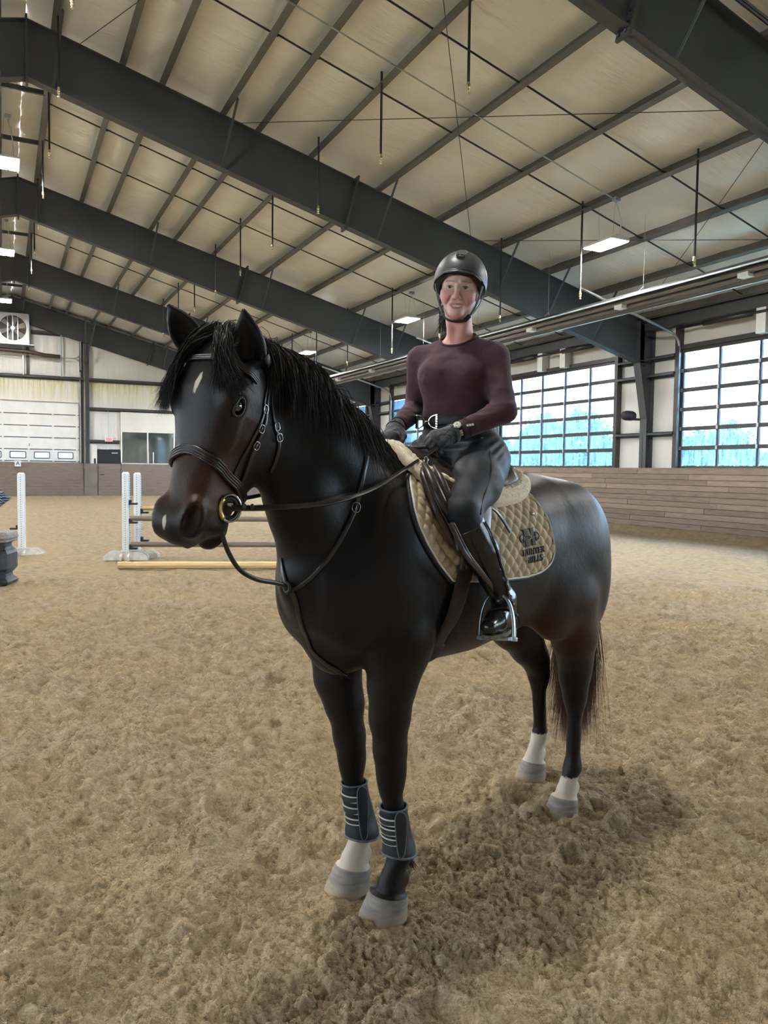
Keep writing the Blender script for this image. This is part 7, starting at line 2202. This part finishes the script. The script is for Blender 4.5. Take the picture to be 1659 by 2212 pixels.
# ------------------------------------------------------------------ tall boots
def boots():
    M_BT = leather('black_boot_leather', (0.010, 0.010, 0.011), 0.24)
    M_SOLE = plain('worn_sole', (0.16, 0.135, 0.10), 0.8, 0, 0.35, 40, 0.3, 120)
    for s, sg in (('L', 1), ('R', -1)):
        k, a = J[s + 'kn'], J[s + 'an']
        FWD = unit((0.93, 0.22 * sg, 0.03)); SID = unit(np.cross(UZ, FWD)); FU = np.cross(FWD, SID)
        P = []
        top = k + (a - k) * 0.10
        P.append(p_cap(top, k + (a - k) * 0.42, 0.062, 0.064, 0.02)); P.append(p_cap(k + (a - k) * 0.42, a + (k - a) * 0.10, 0.064, 0.042, 0.02))
        P.append(p_cap(a + UZ * 0.02, a - UZ * 0.05 - FWD * 0.012, 0.041, 0.036, 0.02))
        P.append(p_cap(a - UZ * 0.062 - FWD * 0.035, a - UZ * 0.060 + FWD * 0.10, 0.032, 0.036, 0.02)); P.append(p_cap(a - UZ * 0.06 + FWD * 0.10, a - UZ * 0.064 + FWD * 0.165, 0.037, 0.029, 0.015))
        P.append(p_cap(a - UZ * 0.01 + FWD * 0.02, a - UZ * 0.045 + FWD * 0.10, 0.036, 0.03, 0.03))
        # ankle creases
        for q, am in ((0.62, 0.006), (0.72, 0.007), (0.80, 0.008), (0.88, 0.007), (0.94, 0.006)):
            c = k + (a - k) * q; r_ = 0.056 - 0.016 * q / 0.9
            P.append(p_cap(c + SID * sg * r_ + FWD * 0.02, c + SID * sg * r_ * 0.55 - FWD * r_ * 0.8 - UZ * 0.012, am, am * 0.6, 0.012))
            P.append(p_cap(c + FWD * r_ * 0.9, c + SID * sg * r_ * 0.9 + FWD * 0.012 - UZ * 0.015, am, am * 0.6, 0.012))
        fl = a - UZ * 0.094
        P.append(Prim(lambda Pt, fl=fl, FU=FU: np.maximum((Pt - fl) @ FU, np.linalg.norm(Pt - fl, axis=-1) - 0.25), fl - 0.25, fl + 0.25, 0.004, 'd'))
        # slanted top line, higher behind
        nrm = unit((k - a)) ; nrm = unit(nrm + np.array([0.30, 0, 0]))
        tp = k + (a - k) * 0.085
        P.append(Prim(lambda Pt, tp=tp, nrm=nrm: np.maximum(-((Pt - tp) @ nrm), np.linalg.norm(Pt - tp, axis=-1) - 0.14), tp - 0.14, tp + 0.14, 0.004, 'd'))
        lo = np.minimum(a, k) - 0.14; hi = np.maximum(a, k) + 0.16; hi[0] = max(hi[0], a[0] + 0.24)
        V, Q = sdf_mesh(P, spaced((lo[0], hi[0], 0.0065)), spaced((lo[1], hi[1], 0.0065)), spaced((a[2] - 0.11, k[2] + 0.04, 0.0065)), 1)
        o = link_mesh('riding_boot', np_mesh('riding_boot', V, Q, M_BT), RIDER)
        # sole and heel
        prof = []
        for t in np.linspace(0, 2 * math.pi, 36, endpoint=False):
            x = math.cos(t); y = math.sin(t)
            w = 0.036 if x > 0 else 0.031
            prof.append(a + FWD * (0.062 + 0.128 * x) + SID * (w * np.sign(y) * abs(y) ** 0.75) - UZ * 0.094)
        bb = MB(); bb.prism(prof, FU * -0.012, FU * 0.003); bb.build('sole', M_SOLE, o)
        bb = MB(); bb.prism([a - FWD * 0.055 + SID * 0.028 - UZ * 0.094, a - FWD * 0.055 - SID * 0.028 - UZ * 0.094, a + FWD * 0.008 - SID * 0.030 - UZ * 0.094, a + FWD * 0.008 + SID * 0.030 - UZ * 0.094], FU * -0.032, FU * 0.0); bb.build('heel', M_SOLE, o, bevel=0.003)
        if s == 'L':
            # crystal-trimmed zip up the back edge
            zp, g = on_body([(1046, 1128), (1056, 1146), (1064, 1165), (1072, 1186), (1078, 1206), (1084, 1226), (1090, 1246), (1095, 1266), (1099, 1286), (1108, 1304)], 0.001, P)
            zp = resample(zp, 60); zp, g = snap(zp, 0.002, P); strap('zip', zp, g, 0.010, 0.002, M_BIND, o)
            bb = MB()
            for p_, n_ in zip(zp, g): bb.box(p_ + n_ * 0.0035 - 0.0019, p_ + n_ * 0.0035 + 0.0019)
            z = bb.build('zip_crystals', M_CHROME, o); z['kind'] = 'stuff'
            # spur strap and tied spur
            sp, g = on_body([(1048, 1325), (1066, 1318), (1085, 1314), (1103, 1318), (1116, 1330)], 0.001, P)
            sp = resample(sp, 24); sp, g = snap(sp, 0.003, P); strap('spur_strap', sp, g, 0.011, 0.003, M_BIND, o)
            e = a - FWD * 0.040 - UZ * 0.035
            bb = MB(); bb.tube([a - UZ * 0.035 + SID * 0.036 + FWD * 0.02, a - UZ * 0.035 + SID * 0.036 - FWD * 0.02, e - FWD * 0.012, a - UZ * 0.035 - SID * 0.036 - FWD * 0.02, a - UZ * 0.035 - SID * 0.036 + FWD * 0.02], 0.0035, 7); bb.tube([e - FWD * 0.012, e - FWD * 0.045 - UZ * 0.01], 0.004, 7); bb.build('spur', M_CHROME, o, smooth=True)
            bb = MB(); bb.tube([e + SID * 0.03, e + SID * 0.036 - UZ * 0.025 - FWD * 0.01, e + SID * 0.035 - UZ * 0.05 - FWD * 0.02], [0.004, 0.003, 0.0015], 6); bb.build('strap_tail', M_BIND, o, smooth=True)
            emb, g = on_body([(1035, 1147)], 0.0008, P); s1 = unit(np.cross(g[0], UZ)); s2 = np.cross(g[0], s1)
            bb = MB(); bb.tube([emb[0] + (s1 * math.cos(t) + s2 * math.sin(t)) * 0.008 for t in np.linspace(0, 6.283, 16, endpoint=False)], 0.0011, 5, closed=True); bb.build('embossed_ring', M_BT, o, smooth=True)
    return
boots()

# ------------------------------------------------------------------ gloved hands
M_GLOVE = cloth_mat('grey_riding_glove', (0.040, 0.042, 0.046), 0.7, 0.45, 0.25, 40.0)
def glove(side, wrist, fwd, back, thumb_dir, curl=1.0, label=None):
    """fwd: wrist to knuckles; back: out of the back of the hand; fingers close round the rein"""
    F_ = unit(fwd); B_ = np.array(back, float); B_ = unit(B_ - F_ * (B_ @ F_)); T_ = np.cross(B_, F_) * (1 if side == 'L' else -1)
    if np.array(thumb_dir) @ T_ < 0: T_ = -T_
    o = np.array(wrist)
    h = lambda f, t, b: o + F_ * f + T_ * t + B_ * b
    P = []
    P.append(p_cap(h(-0.028, 0, 0), h(0.010, 0, 0), 0.0285, 0.029, 0.012))
    P.append(p_cap(h(0.012, 0.010, 0.0), h(0.078, 0.022, 0.004), 0.024, 0.0175, 0.015)); P.append(p_cap(h(0.012, -0.012, 0.0), h(0.072, -0.026, 0.0), 0.023, 0.0165, 0.015)); P.append(p_cap(h(0.02, 0, 0.002), h(0.078, 0, 0.004), 0.024, 0.018, 0.015))
    kn = [(0.082, 0.030, 0.002, 0.95), (0.086, 0.011, 0.005, 1.05), (0.082, -0.010, 0.003, 1.0), (0.073, -0.030, -0.002, 0.82)]
    for (f, t, b, L) in kn:
        p0 = h(f - 0.004, t, b); a1, a2, a3 = 0.85 * curl, 2.05 * curl, 2.75 * curl
        d = lambda a: F_ * math.cos(a) - B_ * math.sin(a)
        p1 = p0 + d(a1) * 0.040 * L; p2 = p1 + d(a2) * 0.027 * L; p3 = p2 + d(a3) * 0.018 * L
        P.append(p_ell(p0, (0.0115,) * 3, 0.008))
        P.append(p_cap(p0, p1, 0.0105, 0.0098, 0.005)); P.append(p_cap(p1, p2, 0.0100, 0.0090, 0.004)); P.append(p_cap(p2, p3, 0.0090, 0.0080, 0.004))
    t0 = h(0.022, 0.026, -0.008); t1 = h(0.050, 0.046, -0.016); t2 = h(0.078, 0.044, -0.022); t3 = h(0.100, 0.036, -0.024)
    P.append(p_cap(t0, t1, 0.0165, 0.0125, 0.012)); P.append(p_cap(t1, t2, 0.0122, 0.0105, 0.005)); P.append(p_cap(t2, t3, 0.0105, 0.0088, 0.005))
    c = o + F_ * 0.04
    V, Q = sdf_mesh(P, *[spaced((c[i] - 0.11, c[i] + 0.11, 0.0036)) for i in range(3)], 1)
    g = link_mesh('glove', np_mesh('glove', V, Q, M_GLOVE), RIDER)
    # wrist strap with a snap, cuff binding
    a = np.linspace(0, 2 * math.pi, 30, endpoint=False)
    rg, n_ = snap(np.array([h(0.004, 0.034 * math.cos(x), 0.034 * math.sin(x)) for x in a]), 0.001, P, 4)
    strap('wrist_strap', rg, n_, 0.022, 0.003, M_GLOVE, g, closed=True)
    rg, n_ = snap(np.array([h(-0.030, 0.034 * math.cos(x), 0.034 * math.sin(x)) for x in a]), 0.001, P, 4); b = MB(); b.tube(rg, 0.0035, 6, closed=True); b.build('cuff_binding', M_BIND, g, smooth=True)
    sp, n_ = snap(np.array([h(0.006, 0.006, 0.035)]), 0.004, P, 4); b = MB(); b.tube([sp[0], sp[0] + n_[0] * 0.002], 0.004, 10); b.build('snap_button', M_BIND, g)
    return P, h
L_BACK = (0.22, 0.62, 0.75)
GLP, LH_ = glove('L', J['Lwr'] + np.array([0.012, -0.004, -0.004]), np.array([0.135, -0.052, -0.048]), L_BACK, (-0.2, -0.8, 0.6), 1.0)
GRP, RH_ = glove('R', J['Rwr'] + np.array([0.010, 0.004, -0.004]), np.array([0.125, 0.045, -0.075]), (0.30, 0.05, 0.95), (0.2, 0.9, 0.3), 1.0)

# watch on the near wrist
def watch():
    r = empty('wristwatch', (0, 0, 0)); r.parent = RIDER
    d = unit(J['Lwr'] - J['Lel']); c = J['Lwr'] - d * 0.004
    B_ = np.array(L_BACK, float); B_ = unit(B_ - d * (B_ @ d)); S_ = np.cross(d, B_)
    M_S = plain('steel_watch', (0.62, 0.60, 0.56), 0.2, 1.0, 0.1, 60)
    n = 26
    for k in range(n):
        a = 2 * math.pi * k / n
        if math.cos(a) > 0.80: continue
        p = c + (B_ * math.cos(a) + S_ * math.sin(a)) * 0.0335; t = -B_ * math.sin(a) + S_ * math.cos(a); nn = B_ * math.cos(a) + S_ * math.sin(a)
        b = MB(); b.bar(p - t * 0.0034, p + t * 0.0034, 0.015, 0.003, up=nn); b.build('band_link', M_S, r)
    p = c + B_ * 0.034
    b = MB(); b.tube([p - B_ * 0.002, p + B_ * 0.006, p + B_ * 0.0085], [0.0165, 0.0165, 0.014], 24); b.build('case', M_S, r)
    b = MB(); b.tube([p + B_ * 0.0085, p + B_ * 0.009], [0.0128, 0.0128], 24); b.build('dial', plain('pale_dial', (0.60, 0.57, 0.50), 0.15), r)
    b = MB(); b.bar(p + B_ * 0.0095, p + B_ * 0.0095 + S_ * 0.010, 0.0012, 0.0006, up=B_); b.bar(p + B_ * 0.0095, p + B_ * 0.0095 + d * 0.007, 0.0012, 0.0006, up=B_); b.build('hands', M_BIND, r)
watch()

# ------------------------------------------------------------------ helmet
def helmet():
    r = empty('helmet', (0, 0, 0)); r.parent = RIDER
    M_HS = plain('matte_black_helmet', (0.050, 0.050, 0.052), 0.42, 0, 0.12, 10, 0.05, 300)
    M_TR = plain('helmet_trim', (0.010, 0.010, 0.011), 0.35, 0, 0.1, 20)
    c = fc(-0.012, 0.0, 0.028)
    rf, rb, rl, ru = 0.126, 0.128, 0.1085, 0.122
    th = np.linspace(0, 2 * math.pi, 72, endpoint=False)
    # lower edge height above centre (front high, sides dropping, back low)
    zl = np.interp(np.degrees(np.abs((th + math.pi) % (2 * math.pi) - math.pi)), [0, 30, 55, 80, 105, 140, 180], [0.036, 0.030, 0.006, -0.026, -0.044, -0.050, -0.058])
    rows = 26
    def shell(k, dz=0.0):
        V = []
        for i in range(rows):
            t = i / (rows - 1)
            ang = math.pi / 2 * (1 - t)                       # top to edge
            for a, z in zip(th, zl):
                el0 = math.asin(max(-0.6, min(0.9, (z + dz) / ru)))
                el = el0 + (math.pi / 2 - el0) * (1 - t)
                ce, se = math.cos(el), math.sin(el)
                ff = (rf if math.cos(a) > 0 else rb)
                bulge = 1 + 0.020 * max(0, math.cos(a)) ** 4 * max(0, 1 - abs(t - 0.93) / 0.25)
                V.append(c + k * bulge * (GF * ff * ce * math.cos(a) + GL * rl * ce * math.sin(a)) + GU * k * ru * se)
        return np.array(V)
    n = 72
    i = np.arange(rows - 1)[:, None]; j = np.arange(n)[None]; j2 = (j + 1) % n
    Q = np.stack([i * n + j, (i + 1) * n + j, (i + 1) * n + j2, i * n + j2], -1).reshape(-1, 4)
    Vo, Vi = shell(1.0), shell(0.90)
    jj = np.arange(n); E = np.stack([(rows - 1) * n + jj, rows * n + (rows - 1) * n + jj, rows * n + (rows - 1) * n + (jj + 1) % n, (rows - 1) * n + (jj + 1) % n], -1)
    link_mesh('shell', np_mesh('shell', np.concatenate([Vo, Vi]), np.concatenate([Q, Q[:, ::-1] + rows * n, E]), M_HS), r)
    edge = Vo[-n:]
    b = MB(); b.tube(edge * 0.98 + c * 0.02, 0.0048, 7, closed=True); b.build('edge_trim', M_TR, r, smooth=True)
    # short visor
    vis = []
    aa = np.linspace(-0.98, 0.98, 30)
    for a in aa:
        z = np.interp(abs(math.degrees(a)), [0, 30, 55], [0.036, 0.030, 0.006])
        ce = math.sqrt(max(0, 1 - (z / ru) ** 2)); base = c + GF * rf * ce * math.cos(a) + GL * rl * ce * math.sin(a) + GU * z
        o_ = unit(GF * math.cos(a) + GL * math.sin(a) * 0.9); ext = 0.012 * max(0, math.cos(a * 1.6)) ** 0.8
        vis.append((base - o_ * 0.006 + GU * 0.006, base + o_ * ext - GU * 0.004 - GU * 0.25 * ext, base + o_ * ext - GU * 0.010 - GU * 0.25 * ext, base - o_ * 0.006 - GU * 0.006))
    V = np.array(vis).reshape(-1, 3); k = 4
    F = [(i_ * 4 + q, i_ * 4 + (q + 1) % 4, (i_ + 1) * 4 + (q + 1) % 4, (i_ + 1) * 4 + q) for i_ in range(29) for q in range(4)]
    link_mesh('visor', np_mesh('visor', V, np.array(F), M_HS), r)
    # padded liner under the rim
    b = MB(); b.tube(Vi[-n:] * 1.0 + (c - Vi[-n:]) * 0.05 - GU * 0.004, 0.011, 8, closed=True); b.build('liner', M_TR, r, smooth=True)
    # top vent with chrome badge
    def dome(a, el, k=1.0): return c + k * (GF * rf * math.cos(el) * math.cos(a) + GL * rl * math.cos(el) * math.sin(a) + GU * ru * math.sin(el))
    el1, el2 = math.radians(50), math.radians(82)
    pts = [dome(-0.27, el1, 1.004), dome(0.27, el1, 1.004), dome(0.60, el2, 1.004), dome(-0.60, el2, 1.004)]
    b = MB(); b.prism([dome(a, e, 1.0) for a, e in ((-0.26, el1), (0.0, el1), (0.26, el1), (0.55, (el1 + el2) / 2), (1.1, el2), (-1.1, el2), (-0.55, (el1 + el2) / 2))], GU * 0.0 , GU * 0.004 + GF * 0.003); b.build('vent_panel', M_HS, r, bevel=0.002)
    m0 = dome(0, math.radians(46), 1.01); up = unit(dome(0, math.radians(56)) - dome(0, math.radians(42))); nn = unit(m0 - c)
    b = MB(); pr = [m0 + GL * 0.019 * math.cos(t) * (1.0 if math.sin(t) < 0 else 0.9) + up * 0.011 * math.sin(t) for t in np.linspace(0, 2 * math.pi, 20, endpoint=False)]
    b.prism(pr, nn * -0.002, nn * 0.005); b.build('badge', plain('dark_chrome', (0.25, 0.25, 0.26), 0.08, 1.0, 0.1, 30), r, bevel=0.0015)
    b = MB(); b.prism([m0 - up * 0.003 + GL * 0.012 + nn * 0.005, m0 - up * 0.003 - GL * 0.012 + nn * 0.005, m0 - up * 0.007 - GL * 0.010 + nn * 0.005, m0 - up * 0.007 + GL * 0.010 + nn * 0.005], nn * 0, nn * 0.001); b.build('badge_slot', M_TR, r)
    b = MB(); b.tube([m0 + up * 0.004 + nn * 0.004, m0 + up * 0.004 + nn * 0.008], [0.004, 0.003], 10); b.build('badge_stone', M_CHROME, r)
    # chin straps
    M_ST = plain('strap_webbing', (0.045, 0.052, 0.062), 0.45, 0, 0.15, 60); M_SK = plain('black_strap', (0.010, 0.010, 0.011), 0.5, 0, 0.15, 60)
    for s in (1, -1):
        top = [fc(0.045, 0.094 * s, 0.012), fc(0.040, 0.084 * s, -0.030), fc(0.035, 0.074 * s, -0.062), fc(0.036, 0.058 * s, -0.098)]
        p = resample(np.array(top), 24); nr = np.repeat((GL * s * 0.9 + GF * 0.45)[None], 24, 0); strap('side_strap', p, nr, 0.012, 0.003, M_ST if s > 0 else M_ST, r)
        rear = [fc(-0.055, 0.090 * s, -0.010), fc(-0.030, 0.085 * s, -0.050), fc(0.010, 0.072 * s, -0.080), fc(0.036, 0.058 * s, -0.098)]
        p = resample(np.array(rear), 24); strap('rear_strap', p, np.repeat((GL * s)[None], 24, 0), 0.012, 0.003, M_SK, r)
    chin = [fc(0.036, 0.058, -0.098), fc(0.050, 0.040, -0.120), fc(0.056, 0.015, -0.130), fc(0.056, -0.015, -0.130), fc(0.050, -0.040, -0.120), fc(0.036, -0.058, -0.098)]
    p = resample(np.array(chin), 36); cc = fc(0.02, 0, -0.06); nr = p - cc; nr /= np.linalg.norm(nr, axis=1)[:, None]
    strap('chin_strap', p, nr, 0.017, 0.004, M_SK, r)
    b = MB(); q = fc(0.046, 0.046, -0.116); b.bar(q - GL * 0.010 - GU * 0.010, q + GL * 0.010 + GU * 0.012, 0.018, 0.009, up=GF); b.build('strap_buckle', M_TR, r, bevel=0.002)
helmet()

# ------------------------------------------------------------------ reins, whip, stirrups
def reins():
    r = under_horse('reins', 'brown leather reins running from the bit to the rider\'s hands', 'reins')
    hnd = LH_(0.075, -0.020, -0.020)
    uv = [(508, 1098), (553, 1098), (600, 1096), (644, 1094), (698, 1088), (752, 1076), (806, 1056), (860, 1023), (895, 1000)]
    lats = np.interp(np.linspace(0, 1, 9), [0, 0.25, 0.6, 0.85, 1.0], [BIT[1] + 0.01, 0.165, 0.20, 0.165, hnd[1] + 0.03])
    pts = [BIT + (0, 0.008, 0)] + [at_lat(u, v, l) for (u, v), l in zip(uv, lats)] + [hnd]
    p = resample(np.array(pts), 80); nr = np.repeat(np.array([[0.25, 0.85, 0.45]]), 80, 0)
    strap('rein', p, nr, np.interp(np.linspace(0, 1, 80), [0, 0.3, 0.45, 1], [0.020, 0.019, 0.014, 0.012]), 0.005, M_BRIDLE, r)
    h2 = RH_(0.075, -0.010, -0.020)
    far = hd(0.455, -0.10, -0.105)
    pts = [far, (0.40, -0.175, 1.50), (0.15, -0.20, 1.55), (-0.08, -0.17, 1.62), h2]
    p = resample(np.array(pts), 60); strap('rein', p, np.repeat(np.array([[0.2, -0.9, 0.3]]), 60, 0), 0.015, 0.004, M_BRIDLE, r)
    # slack hanging between the hands over the withers
    pts = [hnd, (hnd + h2) / 2 + np.array([0.03, 0, -0.018]), h2]
    p = resample(np.array(pts), 30); strap('rein_end', p, np.repeat(np.array([[0.9, 0, 0.3]]), 30, 0), 0.014, 0.004, M_BRIDLE, r)
    for u in (528, 545):
        q = at_lat(u, 1094, 0.15); bb = MB(); bb.tube([q + np.array([0, 0.004 * math.cos(t), 0.006 * math.sin(t)]) for t in np.linspace(0, 6.283, 10, endpoint=False)], 0.003, 6, closed=True); bb.build('keeper', M_BRIDLE, r, smooth=True)
reins()
def whip():
    r = under_horse('riding_whip', 'dark grey riding whip handle held in the rider\'s far hand', 'whip')
    q = RH_(0.080, 0.0, -0.024); a = at_lat(876, 941, q[1] + 0.03); b0 = q
    d = unit(b0 - a)
    b = MB(); b.tube([a, a + d * 0.015, b0 + d * 0.06], [0.0085, 0.010, 0.0085], 10); b.build('handle', plain('grey_rubber_grip', (0.045, 0.048, 0.055), 0.6, 0, 0.2, 60), r, smooth=True)
    e = b0 + np.array([0.06, -0.20, -0.46])
    b = MB(); b.tube([b0 + d * 0.05, b0 + d * 0.08 + np.array([0, -0.03, -0.05]), e], [0.005, 0.0045, 0.002], 8); b.build('shaft', M_BIND, r, smooth=True)
whip()
def stirrup(sg):
    r = under_horse('stirrup', 'silver stirrup iron holding the rider\'s near boot, hung on a brown leather' if sg > 0 else 'silver stirrup iron on the far side of the horse', 'stirrup')
    tag(r, group='stirrups')
    a = J['Lan'] * np.array([1, sg, 1]); FWD = unit((0.93, 0.22 * sg, 0.03)); SID = unit(np.cross(UZ, FWD))
    c = a + FWD * 0.085 - UZ * 0.116
    tilt = unit(SID * sg + UZ * 0.10 + FWD * 0.18); up = unit(UZ - tilt * (UZ @ tilt) - FWD * 0.22)
    w, h = 0.066, 0.155
    pts = [c + tilt * w * 0.98]
    for t in np.linspace(0, math.pi, 22):
        x = math.cos(t); y = math.sin(t)
        pts.append(c + tilt * (w * np.sign(x) * abs(x) ** 0.8) + up * (h * (y ** 0.85)))
    pts.append(c - tilt * w * 0.98)
    p = resample(np.array(pts), 60)
    k = np.cross(tilt, up)
    nr = np.array([unit(q - (c + up * 0.06)) for q in p]); nr -= np.outer(nr @ k, k); nr /= np.linalg.norm(nr, axis=1)[:, None]
    strap('iron', p, nr, np.interp(np.linspace(0, 1, 60), [0, 0.35, 0.5, 0.65, 1], [0.022, 0.015, 0.020, 0.015, 0.022]), 0.010, M_STIR, r)
    b = MB()
    for o_ in (-0.022, 0.022): b.bar(c - tilt * w + k * o_, c + tilt * w + k * o_, 0.008, 0.012, up=up)
    for o_ in (-1, 1): b.bar(c + tilt * w * o_ - k * 0.026, c + tilt * w * o_ + k * 0.026, 0.010, 0.014, up=up)
    b.bar(c - tilt * w, c + tilt * w, 0.030, 0.006, up=up); b.build('tread', M_STIR, r, bevel=0.002)
    top = c + up * h
    q = [top, top + np.array([0.03, -0.008 * sg, 0.06])]
    if sg > 0:
        for du, wd in ((0.0, 0.019), (0.012, 0.017)):
            s0 = at_lat(1004 + du * 500, 1196, 0.395); pts = [top + np.array([0, 0, 0.006]), (top + s0) / 2 + np.array([0.0, 0.004, 0]), s0, s0 + np.array([0.02, -0.05, 0.10])]
            p = resample(np.array(pts), 24); strap('stirrup_leather', p, np.repeat(np.array([[0.3, 0.95, 0.1]]), 24, 0), wd, 0.004, M_BROWN, r)
    else:
        pts = [top, np.array([-0.22, -0.36, 1.30]), np.array([-0.24, -0.30, 1.42])]
        p = resample(np.array(pts), 16); strap('stirrup_leather', p, np.repeat(np.array([[0.2, -0.95, 0.1]]), 16, 0), 0.018, 0.004, M_BROWN, r)
stirrup(1); stirrup(-1)
